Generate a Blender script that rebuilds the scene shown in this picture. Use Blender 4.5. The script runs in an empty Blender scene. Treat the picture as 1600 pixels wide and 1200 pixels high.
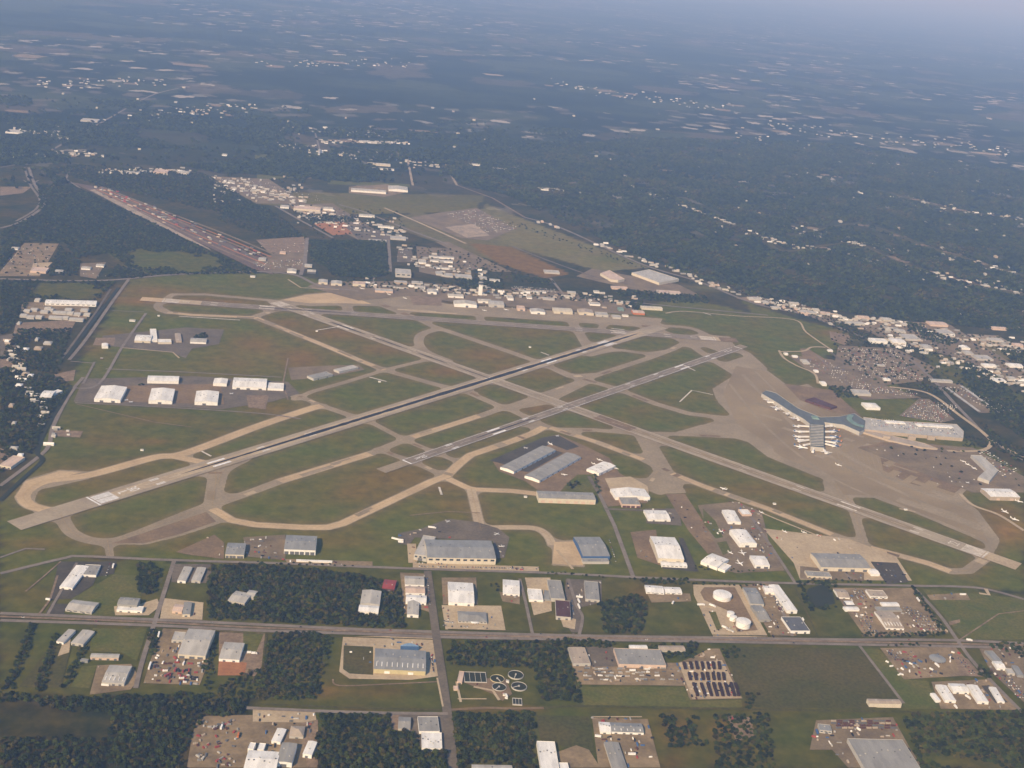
import bpy, bmesh, math, random
import numpy as np
from mathutils import Vector, Matrix
R_ = math.radians
random.seed(7); rng = np.random.default_rng(7)
SC = bpy.context.scene
COL = SC.collection

# ---------------------------------------------------------------- camera, sky, sun, exposure
F, PITCH, ROLL, CAMH = 1982.73, R_(19.0804), R_(5.653), 1185.87
cam = bpy.data.cameras.new('camera'); camo = bpy.data.objects.new('camera', cam); COL.objects.link(camo)
cam.sensor_width = 36.0; cam.lens = 36.0*F/1600.0; cam.clip_start = 1.0; cam.clip_end = 1200000.0
camo.matrix_world = Matrix.Translation((0, 0, CAMH)) @ Matrix.Rotation(math.pi/2-PITCH, 4, 'X') @ Matrix.Rotation(ROLL, 4, 'Z')
SC.camera = camo
SC.render.resolution_x = 1024; SC.render.resolution_y = 768; SC.render.resolution_percentage = 100
SUN_EL, SUN_AZ = R_(34), R_(180+28)           # azimuth clockwise from the +Y view direction
W = bpy.data.worlds.new("World"); SC.world = W; W.use_nodes = True
wn = W.node_tree; bgn = wn.nodes['Background']
sky = wn.nodes.new('ShaderNodeTexSky'); sky.sky_type = 'NISHITA'; sky.sun_disc = False
sky.sun_elevation = SUN_EL; sky.sun_rotation = SUN_AZ; sky.altitude = 1000; sky.air_density = 1.2; sky.dust_density = .3; sky.ozone_density = 6
wn.links.new(sky.outputs[0], bgn.inputs[0]); bgn.inputs[1].default_value = 0.135
sl = bpy.data.lights.new('sun', 'SUN'); sl.energy = 5.0; sl.angle = R_(0.53); sl.color = (1.0, 0.80, 0.52)
so = bpy.data.objects.new('sun', sl); COL.objects.link(so)
sdir = Vector((math.sin(SUN_AZ)*math.cos(SUN_EL), math.cos(SUN_AZ)*math.cos(SUN_EL), math.sin(SUN_EL)))
so.rotation_euler = sdir.to_track_quat('Z', 'Y').to_euler(); so.location = (0, 0, 3000)
SC.view_settings.view_transform = 'Standard'; SC.view_settings.look = 'None'; SC.view_settings.gamma = 1.0
SC.view_settings.use_curve_mapping = False; SC.view_settings.exposure = 0.30
SC.render.engine = 'CYCLES'
SC.cycles.max_bounces = 4; SC.cycles.diffuse_bounces = 2; SC.cycles.glossy_bounces = 1; SC.cycles.volume_bounces = 0
SC.cycles.transparent_max_bounces = 4

# ---------------------------------------------------------------- plan helpers (the ground plan was surveyed from the photograph)
cosRoll, sinRoll, cosPitch, sinPitch = math.cos(ROLL), math.sin(ROLL), math.cos(PITCH), math.sin(PITCH)
def G(px, py, z=0.0):
    x = (px-800)/F; y = -(py-600)/F
    x, y = cosRoll*x-sinRoll*y, sinRoll*x+cosRoll*y
    d = (x, cosPitch+y*sinPitch, -sinPitch+y*cosPitch)
    t = (CAMH-z)/-d[2]
    return Vector((d[0]*t, d[1]*t, z))
def PX(p):
    x, y, z = p[0], p[1], p[2]-CAMH
    u = x; v = y*sinPitch+z*cosPitch; w = y*cosPitch-z*sinPitch
    u, v = cosRoll*u+sinRoll*v, -sinRoll*u+cosRoll*v
    return 800+F*u/w, 600-F*v/w
def slant(p): return math.sqrt(p[0]**2+p[1]**2+(CAMH-p[2])**2)
GA = R_(8.6); GU = Vector((math.cos(GA), math.sin(GA), 0)); GV = Vector((-math.sin(GA), math.cos(GA), 0))

# ---------------------------------------------------------------- materials
MATS = {}
def mat(name, c1, c2=None, scale=40, rough=.9, detail=5, coord='world', stretch=(1, 1, 1), lo=.35, hi=.65, fine=.0, metal=0, rnd=0):
    if name in MATS: return MATS[name]
    m = bpy.data.materials.new(name); m.use_nodes = True; nt = m.node_tree; N = nt.nodes; L = nt.links
    b = N['Principled BSDF']; b.inputs['Roughness'].default_value = rough; b.inputs['Metallic'].default_value = metal
    b.inputs['Specular IOR Level'].default_value = .12 if coord == 'object' else .02
    c2 = c2 or tuple(v*.8 for v in c1)
    if coord == 'world':
        g = N.new('ShaderNodeNewGeometry'); src = g.outputs['Position']
    else:
        g = N.new('ShaderNodeTexCoord'); src = g.outputs['Object']
    mp = N.new('ShaderNodeMapping'); mp.inputs['Scale'].default_value = stretch; L.new(src, mp.inputs[0])
    n = N.new('ShaderNodeTexNoise'); n.inputs['Scale'].default_value = 1.0/scale; n.inputs['Detail'].default_value = detail
    n.inputs['Roughness'].default_value = .62; L.new(mp.outputs[0], n.inputs['Vector'])
    r = N.new('ShaderNodeMapRange'); r.inputs[1].default_value = lo; r.inputs[2].default_value = hi; L.new(n.outputs[0], r.inputs[0])
    mx = N.new('ShaderNodeMix'); mx.data_type = 'RGBA'; L.new(r.outputs[0], mx.inputs[0])
    mx.inputs[6].default_value = (*c1, 1); mx.inputs[7].default_value = (*c2, 1)
    out = mx.outputs[2]
    if fine:
        n2 = N.new('ShaderNodeTexNoise'); n2.inputs['Scale'].default_value = 1.0/6; n2.inputs['Detail'].default_value = 3; L.new(src, n2.inputs['Vector'])
        r2 = N.new('ShaderNodeMapRange'); r2.inputs[1].default_value = .3; r2.inputs[2].default_value = .7
        r2.inputs[3].default_value = 1-fine; r2.inputs[4].default_value = 1+fine; L.new(n2.outputs[0], r2.inputs[0])
        vm = N.new('ShaderNodeVectorMath'); vm.operation = 'SCALE'; L.new(out, vm.inputs[0]); L.new(r2.outputs[0], vm.inputs['Scale']); out = vm.outputs[0]
    if rnd:
        oi = N.new('ShaderNodeObjectInfo'); r3 = N.new('ShaderNodeMapRange'); r3.inputs[3].default_value = 1-rnd; r3.inputs[4].default_value = 1+rnd
        L.new(oi.outputs['Random'], r3.inputs[0])
        vm = N.new('ShaderNodeVectorMath'); vm.operation = 'SCALE'; L.new(out, vm.inputs[0]); L.new(r3.outputs[0], vm.inputs['Scale']); out = vm.outputs[0]
    L.new(out, b.inputs['Base Color'])
    MATS[name] = m
    return m
PAL = {'w': (.80, .77, .70), 'c': (.60, .53, .40), 'g': (.30, .285, .25), 'dg': (.13, .13, .13), 'bg': (.27, .268, .25), 'b': (.10, .045, .035),
       't': (.42, .34, .25), 'lg': (.46, .43, .37), 'bl': (.06, .12, .25), 'gr': (.19, .27, .22), 'k': (.025, .025, .03), 'r': (.30, .06, .05),
       'lb': (.22, .32, .42), 'p': (.60, .45, .34), 'or': (.5, .16, .04), 'y': (.50, .43, .24), 'db': (.045, .024, .016), 'fw': (.50, .46, .38), 'tg': (.13, .138, .128)}
def roofm(k): c = PAL[k]; return mat('roof_'+k, c, tuple(v*.60 for v in c), scale=12, coord='object', stretch=(1, .3, 1), rough=.6, lo=.38, hi=.85)
def wallm(k): c = PAL[k]; return mat('wall_'+k, c, tuple(v*.82 for v in c), scale=5, coord='object', stretch=(1, 1, .3), rough=.75, lo=.35, hi=.8)
def paint(k): return mat('paint_'+k, PAL[k], tuple(v*.9 for v in PAL[k]), scale=3, coord='object', rough=.4)

# ---------------------------------------------------------------- mesh helpers
def tag(o, label=None, cat=None, group=None, kind=None):
    if label: o['label'] = label
    if cat: o['category'] = cat
    if group: o['group'] = group
    if kind: o['kind'] = kind
    return o
def mesh_obj(name, verts, faces, m, parent=None, smooth=False):
    me = bpy.data.meshes.new(name); me.from_pydata([tuple(v) for v in verts], [], faces); me.update()
    for mm in (m if isinstance(m, (list, tuple)) else [m]): me.materials.append(mm)
    if smooth: me.polygons.foreach_set('use_smooth', [True]*len(me.polygons))
    o = bpy.data.objects.new(name, me); COL.objects.link(o)
    if parent: o.parent = parent
    return o
class MB:
    def __init__(s): s.v = []; s.f = []
    def add(s, vs, fs):
        n = len(s.v); s.v += [tuple(v) for v in vs]; s.f += [tuple(i+n for i in f) for f in fs]; return s
    def box(s, x0, x1, y0, y1, z0, z1, top=None):
        t = top or (0, 0)
        return s.add([(x0, y0, z0), (x1, y0, z0), (x1, y1, z0), (x0, y1, z0), (x0+t[0], y0+t[1], z1), (x1-t[0], y0+t[1], z1), (x1-t[0], y1-t[1], z1), (x0+t[0], y1-t[1], z1)],
                     [(0, 3, 2, 1), (4, 5, 6, 7), (0, 1, 5, 4), (1, 2, 6, 5), (2, 3, 7, 6), (3, 0, 4, 7)])
    def loft(s, rings, cap=True):
        n = len(rings[0]); vs = [v for r in rings for v in r]; fs = []
        for k in range(len(rings)-1):
            for i in range(n): j = (i+1) % n; fs.append((k*n+i, k*n+j, (k+1)*n+j, (k+1)*n+i))
        if cap: fs += [tuple(range(n))[::-1], tuple((len(rings)-1)*n+i for i in range(n))]
        return s.add(vs, fs)
    def cyl(s, x, y, z0, z1, r0, r1=None, n=16):
        r1 = r0 if r1 is None else r1
        return s.loft([[(x+r*math.cos(2*math.pi*i/n), y+r*math.sin(2*math.pi*i/n), z) for i in range(n)] for r, z in ((r0, z0), (r1, z1))])
    def build(s, name, m, parent=None, smooth=False): return mesh_obj(name, s.v, s.f, m, parent, smooth)
def empty(name, loc, rz=0):
    o = bpy.data.objects.new(name, None); COL.objects.link(o); o.location = loc; o.rotation_euler = (0, 0, rz); o.empty_display_size = 5; return o
def dup(o, loc, rz, label=None, group=None, scale=None):
    c = o.copy(); COL.objects.link(c); c.location = loc; c.rotation_euler = (0, 0, rz)
    if label: c['label'] = label
    if group: c['group'] = group
    if scale: c.scale = scale
    for ch in o.children:
        d = ch.copy(); COL.objects.link(d); d.parent = c
        for g in ch.children: e = g.copy(); COL.objects.link(e); e.parent = d
    return c
ZL = {}
LAYER = {.5: (0, .1), .52: (0, .1), .1: (1, .75), .12: (1, .75), .55: (2, 1.3), .3: (2, 1.3), .7: (3, 1.6), .75: (3, 1.6), .78: (3, 1.6), .82: (3, 1.6), 1.0: (4, 1.8), 1.12: (5, 1.86), 1.2: (5, 1.86)}
def nz(base):
    k, z = LAYER[base]; ZL[k] = ZL.get(k, 0)+1; return z+.002*ZL[k]
def sheet(name, pts, m, z, kind='structure', world=False):
    P = [Vector((p[0], p[1], z)) for p in pts] if world else [G(p[0], p[1]) + Vector((0, 0, z)) for p in pts]
    bm = bmesh.new(); vs = [bm.verts.new(p) for p in P]; f = bm.faces.new(vs)
    bmesh.ops.triangulate(bm, faces=[f]); bmesh.ops.recalc_face_normals(bm, faces=bm.faces)
    for f in bm.faces:
        if f.normal.z < 0: f.normal_flip()
    me = bpy.data.meshes.new(name); bm.to_mesh(me); bm.free(); me.materials.append(m)
    o = bpy.data.objects.new(name, me); COL.objects.link(o); o['kind'] = kind; return o
def smooth_line(P, n=6):
    out = []
    for i in range(len(P)-1):
        a, b, c, d = P[max(i-1, 0)], P[i], P[i+1], P[min(i+2, len(P)-1)]
        for k in range(n):
            t = k/n
            out.append(.5*((2*b)+(c-a)*t+(2*a-5*b+4*c-d)*t*t+(3*b-a-3*c+d)*t**3))
    out.append(P[-1]); return out
def strip_mesh(P, w):
    vs, fs = [], []
    for i, p in enumerate(P):
        a = P[max(i-1, 0)]; b = P[min(i+1, len(P)-1)]; d = (b-a); d.z = 0; d.normalize(); n = Vector((-d.y, d.x, 0))*(w/2)
        vs += [p+n, p-n]
        if i: k = 2*i; fs.append((k-2, k-1, k+1, k))
    return vs, fs
def strip(name, pts, w, m, z, smooth=False, kind='structure'):
    P = [G(*p) + Vector((0, 0, z)) for p in pts]
    if smooth: P = smooth_line(P)
    vs, fs = strip_mesh(P, w)
    o = mesh_obj(name, vs, fs, m); o['kind'] = kind; return o

# ---------------------------------------------------------------- ground: one sheet to the horizon, land cover in a colour attribute
def inpoly(X, Y, poly):
    r = np.zeros(X.shape, bool); n = len(poly)
    for i in range(n):
        x0, y0 = poly[i][0], poly[i][1]; x1, y1 = poly[(i+1) % n][0], poly[(i+1) % n][1]
        if y0 == y1: continue
        c = ((y0 > Y) != (y1 > Y)) & (X < (x1-x0)*(Y-y0)/(y1-y0)+x0); r ^= c
    return r
def axis(lo, hi, step, far_lo, far_hi):
    mid = list(np.arange(lo, hi, step)); a = []; s = step; x = lo
    while x > far_lo: s *= 1.18; x -= s; a.append(x)
    b = []; s = step; x = mid[-1]
    while x < far_hi: s *= 1.18; x += s; b.append(x)
    return np.array(a[::-1]+mid+b)
FAR = 420000.0
gx = axis(-1900, 3000, 16, -FAR*.8, FAR*.8); gy = axis(1100, 6500, 16, -9000, FAR)
GX, GY = np.meshgrid(gx, gy); nx_, ny_ = len(gx), len(gy)
C_WOOD = np.array((.024, .032, .008)); C_GRASS = np.array((.088, .102, .009)); C_BROWN = np.array((.185, .105, .022)); C_OLIVE = np.array((.125, .115, .018))
C_DRY = np.array((.16, .145, .05))
cov = np.tile(C_WOOD, (ny_, nx_, 1)).astype(float)
def zone(pts, c):
    P = [G(*p) for p in pts]; cov[inpoly(GX, GY, P)] = c
AIRFIELD = [(0, 790), (60, 705), (85, 640), (130, 560), (205, 436), (330, 425), (460, 428), (560, 452), (800, 500), (1010, 480), (1060, 462), (1240, 505), (1290, 545),
            (1300, 590), (1400, 600), (1500, 680), (1600, 740), (1600, 925), (1480, 917), (1200, 910), (900, 898), (560, 886), (270, 876), (130, 870), (0, 896)]
zone(AIRFIELD, C_GRASS)
zone([(0, 896), (110, 872), (270, 878), (240, 972), (0, 960)], C_GRASS*.8)
zone([(270, 878), (560, 886), (900, 898), (1200, 910), (1480, 917), (1600, 930), (1600, 1200), (400, 1200), (400, 1090), (0, 1085), (0, 965), (240, 972)], C_GRASS*.72)
zone([(0, 1085), (385, 1098), (300, 1200), (0, 1200)], C_WOOD*.8)
zone([(90, 600), (440, 640), (300, 710), (80, 735)], C_GRASS*.9)
zone([(760, 318), (800, 335), (1015, 418), (940, 424), (800, 385), (735, 350)], C_DRY)
zone([(650, 330), (735, 350), (800, 385), (880, 425), (850, 432), (700, 385), (600, 350)], C_DRY*.8)
zone([(420, 300), (760, 305), (740, 330), (560, 335), (400, 318)], C_OLIVE)
zone([(730, 380), (800, 386), (890, 428), (850, 434), (780, 412)], C_BROWN*.95)
zone([(1160, 470), (1250, 500), (1330, 520), (1300, 555), (1200, 520)], C_GRASS)
zone([(170, 395), (260, 385), (330, 398), (400, 424), (240, 430), (200, 420)], C_GRASS*.8)
zone([(60, 442), (170, 442), (150, 468), (50, 466)], C_GRASS*.75)
zone([(1440, 550), (1500, 560), (1600, 620), (1600, 640), (1480, 600)], C_GRASS*.7)
zone([(1490, 525), (1600, 540), (1600, 570), (1520, 545)], C_DRY*.9)
# soft stains of dry grass and bare soil: (px, py, rx, ry, strength, colour)
BL = [(620, 745, 90, 25, .7, C_BROWN), (690, 760, 50, 14, .6, C_BROWN), (560, 770, 60, 20, .5, C_BROWN), (500, 845, 90, 14, .5, C_BROWN), (470, 560, 45, 22, .9, C_BROWN),
      (400, 540, 40, 20, .8, C_BROWN), (380, 560, 30, 18, .8, C_OLIVE), (530, 520, 60, 14, .9, C_BROWN), (600, 545, 60, 12, .8, C_BROWN), (450, 505, 40, 10, .8, C_BROWN), (700, 580, 45, 10, .9, C_BROWN),
      (760, 555, 60, 14, .8, C_BROWN), (800, 575, 40, 8, .8, C_BROWN), (845, 585, 40, 10, .6, C_BROWN), (840, 637, 35, 9, 1., C_BROWN), (900, 628, 25, 7, 1., C_BROWN), (830, 520, 60, 10, .5, C_BROWN),
      (240, 455, 70, 10, .8, C_BROWN), (220, 470, 60, 8, 1., C_BROWN), (330, 472, 90, 5, 1., C_BROWN), (300, 470, 50, 6, .8, C_BROWN), (350, 575, 90, 30, .35, C_BROWN), (430, 640, 60, 14, .6, C_BROWN),
      (180, 690, 60, 15, .4, C_BROWN), (240, 655, 70, 10, .5, C_BROWN), (170, 745, 120, 18, .45, C_BROWN), (160, 760, 50, 8, .4, C_BROWN), (240, 690, 30, 6, .7, C_BROWN), (1000, 640, 25, 8, .4, C_BROWN),
      (930, 700, 60, 12, .5, C_BROWN), (1180, 765, 90, 14, .55, C_BROWN), (1240, 790, 60, 10, .5, C_BROWN), (1400, 845, 60, 10, .4, C_BROWN), (1420, 830, 60, 10, .4, C_BROWN), (960, 690, 40, 8, .4, C_BROWN),
      (1570, 830, 50, 25, 1., C_BROWN*1.3), (1560, 800, 40, 14, .8, C_BROWN), (1080, 620, 30, 10, .3, C_BROWN), (1240, 620, 25, 8, .5, C_BROWN), (1160, 590, 10, 4, .5, C_BROWN), (690, 700, 30, 6, .4, C_BROWN),
      (720, 790, 60, 16, .6, C_BROWN), (640, 800, 50, 14, .5, C_OLIVE), (870, 740, 30, 8, .5, C_OLIVE), (60, 850, 50, 12, .5, C_BROWN), (300, 855, 60, 8, .6, C_BROWN), (180, 520, 30, 10, .5, C_BROWN),
      (150, 545, 20, 10, .6, C_BROWN), (510, 1080, 30, 12, .8, C_BROWN), (600, 1080, 60, 10, .6, C_BROWN*.6), (640, 1095, 60, 6, .5, C_OLIVE), (1220, 1040, 70, 24, .7, C_BROWN*.42), (1280, 1085, 50, 14, .6, C_OLIVE*.8),
      (1310, 1030, 40, 10, .7, C_WOOD), (930, 1090, 30, 8, .7, C_OLIVE), (1060, 1145, 30, 25, .8, C_BROWN*.8), (1130, 1140, 20, 18, .8, C_BROWN), (1050, 1190, 30, 14, .8, C_BROWN*.7), (1120, 1190, 25, 14, .5, C_BROWN*.6),
      (1005, 930, 22, 18, .8, C_BROWN*.65), (1020, 960, 40, 9, .5, C_OLIVE), (1160, 1100, 60, 5, .5, C_BROWN*.6), (790, 1108, 90, 3.5, .9, C_BROWN*.9), (560, 1108, 110, 3, .5, C_BROWN*.6),
      (1320, 530, 40, 6, .6, C_DRY), (1300, 520, 30, 6, .7, C_BROWN), (1260, 480, 40, 8, .5, C_BROWN), (1110, 450, 60, 6, .6, C_DRY), (860, 390, 60, 12, .5, C_OLIVE), (960, 405, 40, 8, .8, C_GRASS),
      (60, 1130, 90, 20, .6, C_OLIVE*.35), (90, 1040, 40, 30, .5, C_OLIVE), (60, 925, 40, 20, .4, C_OLIVE), (1540, 960, 50, 25, .5, C_OLIVE), (1360, 660, 20, 8, .5, C_BROWN)]
for (bx, by, rx, ry, s, c) in BL:
    o = G(bx, by); ex = G(bx+rx, by)-o; ey = G(bx, by-ry)-o
    det = ex.x*ey.y-ex.y*ey.x; dx = GX-o.x; dy = GY-o.y
    a = (dx*ey.y-dy*ey.x)/det; b = (ex.x*dy-ex.y*dx)/det
    w = np.clip(np.exp(-(a*a+b*b)*1.3)*s, 0, 1)[..., None]; cov = cov*(1-w)+np.array(c)*w
EDGE_LATER = True
farw = np.clip((GY-5600)/1500, 0, 1)
verts = np.stack([GX, GY, np.zeros_like(GX)], -1).reshape(-1, 3)
ii = np.arange(ny_*nx_).reshape(ny_, nx_)
quads = np.stack([ii[:-1, :-1], ii[:-1, 1:], ii[1:, 1:], ii[1:, :-1]], -1).reshape(-1, 4)
me = bpy.data.meshes.new('ground'); me.vertices.add(len(verts)); me.vertices.foreach_set('co', verts.ravel())
me.loops.add(quads.size); me.loops.foreach_set('vertex_index', quads.ravel())
me.polygons.add(len(quads)); me.polygons.foreach_set('loop_start', np.arange(0, quads.size, 4)); me.polygons.foreach_set('loop_total', np.full(len(quads), 4))
me.update(calc_edges=True)
ca = me.color_attributes.new('cover', 'FLOAT_COLOR', 'POINT')
ca.data.foreach_set('color', np.concatenate([cov, farw[..., None]], -1).reshape(-1, 4).astype(np.float32).ravel())
def ground_mat():
    m = bpy.data.materials.new('ground_cover'); m.use_nodes = True; N = m.node_tree.nodes; L = m.node_tree.links; b = N['Principled BSDF']
    b.inputs['Roughness'].default_value = 1; b.inputs['Specular IOR Level'].default_value = 0
    at = N.new('ShaderNodeAttribute'); at.attribute_name = 'cover'; g = N.new('ShaderNodeNewGeometry')
    def noise(sc, det, st=(1, 1, 1), rz=GA):
        mp = N.new('ShaderNodeMapping'); mp.inputs['Scale'].default_value = st; mp.inputs['Rotation'].default_value = (0, 0, -rz); L.new(g.outputs['Position'], mp.inputs[0])
        n = N.new('ShaderNodeTexNoise'); n.inputs['Scale'].default_value = 1/sc; n.inputs['Detail'].default_value = det; n.inputs['Roughness'].default_value = .65; L.new(mp.outputs[0], n.inputs['Vector']); return n.outputs[0]
    def rngn(s, a, b_, c=0., d=1.):
        r = N.new('ShaderNodeMapRange'); r.inputs[1].default_value = a; r.inputs[2].default_value = b_; r.inputs[3].default_value = c; r.inputs[4].default_value = d; L.new(s, r.inputs[0]); return r.outputs[0]
    def mix(f, a, b_, mode='MIX'):
        x = N.new('ShaderNodeMix'); x.data_type = 'RGBA'; x.blend_type = mode
        for i, v in ((0, f), (6, a), (7, b_)):
            if hasattr(v, 'links'): L.new(v, x.inputs[i])
            else: x.inputs[i].default_value = v if i == 0 else (*v, 1)
        return x.outputs[2]
    def mul(a, b_):
        x = N.new('ShaderNodeMath'); x.operation = 'MULTIPLY'; L.new(a, x.inputs[0])
        if hasattr(b_, 'links'): L.new(b_, x.inputs[1])
        else: x.inputs[1].default_value = b_
        return x.outputs[0]
    # near: mottled by mowing and soil
    c = mix(rngn(noise(120, 8), .35, .7, 0, .45), at.outputs['Color'], tuple(C_BROWN*.8))
    v = rngn(noise(30, 7), .25, .75, .62, 1.38)
    vm = N.new('ShaderNodeVectorMath'); vm.operation = 'SCALE'; L.new(c, vm.inputs[0]); L.new(v, vm.inputs['Scale']); c = vm.outputs[0]
    # far: woods, clearings, suburbs, brown plots
    def cells(sc, rand):
        mp = N.new('ShaderNodeMapping'); mp.inputs['Rotation'].default_value = (0, 0, -GA); L.new(g.outputs['Position'], mp.inputs[0])
        v_ = N.new('ShaderNodeTexVoronoi'); v_.distance = 'CHEBYCHEV'; v_.inputs['Scale'].default_value = 1/sc; v_.inputs['Randomness'].default_value = rand; nz_ = N.new('ShaderNodeTexNoise'); nz_.inputs['Scale'].default_value = 2.2/sc; nz_.inputs['Detail'].default_value = 4; L.new(mp.outputs[0], nz_.inputs['Vector'])
        sc_ = N.new('ShaderNodeVectorMath'); sc_.operation = 'SCALE'; sc_.inputs['Scale'].default_value = sc*.8; L.new(nz_.outputs['Color'], sc_.inputs[0]); ad_ = N.new('ShaderNodeVectorMath'); L.new(mp.outputs[0], ad_.inputs[0]); L.new(sc_.outputs[0], ad_.inputs[1]); L.new(ad_.outputs[0], v_.inputs['Vector'])
        s_ = N.new('ShaderNodeSeparateColor'); L.new(v_.outputs['Color'], s_.inputs[0]); return s_.outputs
    c1, c2, c3 = cells(520, .8), cells(110, .9), cells(1500, .7)
    f = mix(rngn(noise(900, 6, (.6, 1, 1)), .46, .62), (.014, .020, .008), (.036, .045, .018))
    f = mix(mul(rngn(c1[0], .72, .78), .7), f, (.058, .065, .026))
    f = mix(mul(rngn(c1[1], .88, .92), .7), f, (.11, .085, .055))
    f = mix(mul(rngn(c2[0], .86, .89), mul(rngn(c3[2], .50, .60), .7)), f, (.15, .125, .095))
    f = mix(mul(rngn(c2[1], .94, .97), mul(rngn(c3[2], .40, .55), .9)), f, (.40, .35, .29))
    f = mix(mul(rngn(noise(110, 6), .50, .70), .7), f, (.008, .013, .005))
    L.new(mix(at.outputs['Alpha'], c, f), b.inputs['Base Color'])
    return m
me.materials.append(ground_mat())
gobj = bpy.data.objects.new('ground', me); COL.objects.link(gobj); gobj['kind'] = 'structure'

# ---------------------------------------------------------------- surfaces
M = {
 'conc': mat('concrete', (.46, .36, .225), (.36, .275, .17), 60, fine=.12), 'tan': mat('tan_concrete', (.52, .38, .215), (.40, .29, .165), 70, fine=.1),
 'taxi': mat('taxiway_concrete', (.31, .245, .155), (.235, .185, .115), 90, fine=.12), 'apron': mat('apron_concrete', (.38, .30, .20), (.28, .215, .145), 110, lo=.3, hi=.7, fine=.1),
 'asph': mat('asphalt', (.088, .074, .05), (.062, .053, .038), 40, fine=.15), 'asg': mat('worn_asphalt', (.165, .132, .09), (.112, .092, .066), 45, fine=.15),
 'road': mat('road_surface', (.23, .19, .15), (.17, .14, .11), 40, fine=.1), 'dirt': mat('dirt', (.26, .185, .115), (.17, .12, .075), 22, fine=.2),
 'gravel': mat('gravel', (.29, .21, .115), (.16, .118, .066), 45, detail=9, fine=.12), 'clay': mat('red_clay', (.36, .165, .07), (.28, .12, .05), 14, fine=.1),
 'grass': mat('mown_grass', (.078, .090, .012), (.125, .108, .022), 60, fine=.2), 'field': mat('rough_field', (.060, .060, .012), (.092, .072, .018), 110, fine=.25),
 'lot': mat('car_lot', (.23, .172, .10), (.145, .11, .068), 60, detail=9, fine=.12), 'rw': mat('runway_concrete', (.36, .295, .20), (.275, .22, .15), 80, fine=.08),
 'rwg': mat('grooved_asphalt', (.25, .20, .14), (.18, .142, .10), 60, fine=.1), 'rub': mat('rubber_stain', (.028, .025, .024), (.062, .053, .044), 40, stretch=(1, 1, 1), lo=.5, hi=.72),
 'water': mat('dark_water', (.030, .034, .016), (.036, .036, .018), 30, rough=.6), 'white': mat('white_marking', (.80, .78, .74), (.6, .58, .54), 9, fine=.1),
 'faint': mat('worn_marking', (.66, .60, .50), (.46, .40, .32), 9, fine=.1), 'rail': mat('rail_yard_ballast', (.17, .11, .075), (.10, .075, .055), 45, detail=9, fine=.25),
 'ramp': mat('ramp_concrete', (.31, .235, .135), (.20, .15, .085), 260, detail=9, lo=.3, hi=.7, fine=.06),
 'brn': mat('brown_pavement', (.235, .16, .085), (.155, .108, .062), 60, fine=.15), 'far': mat('far_clearing', (.42, .32, .22), (.22, .18, .13), 60, fine=.2),
}
PATCH = []
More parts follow.
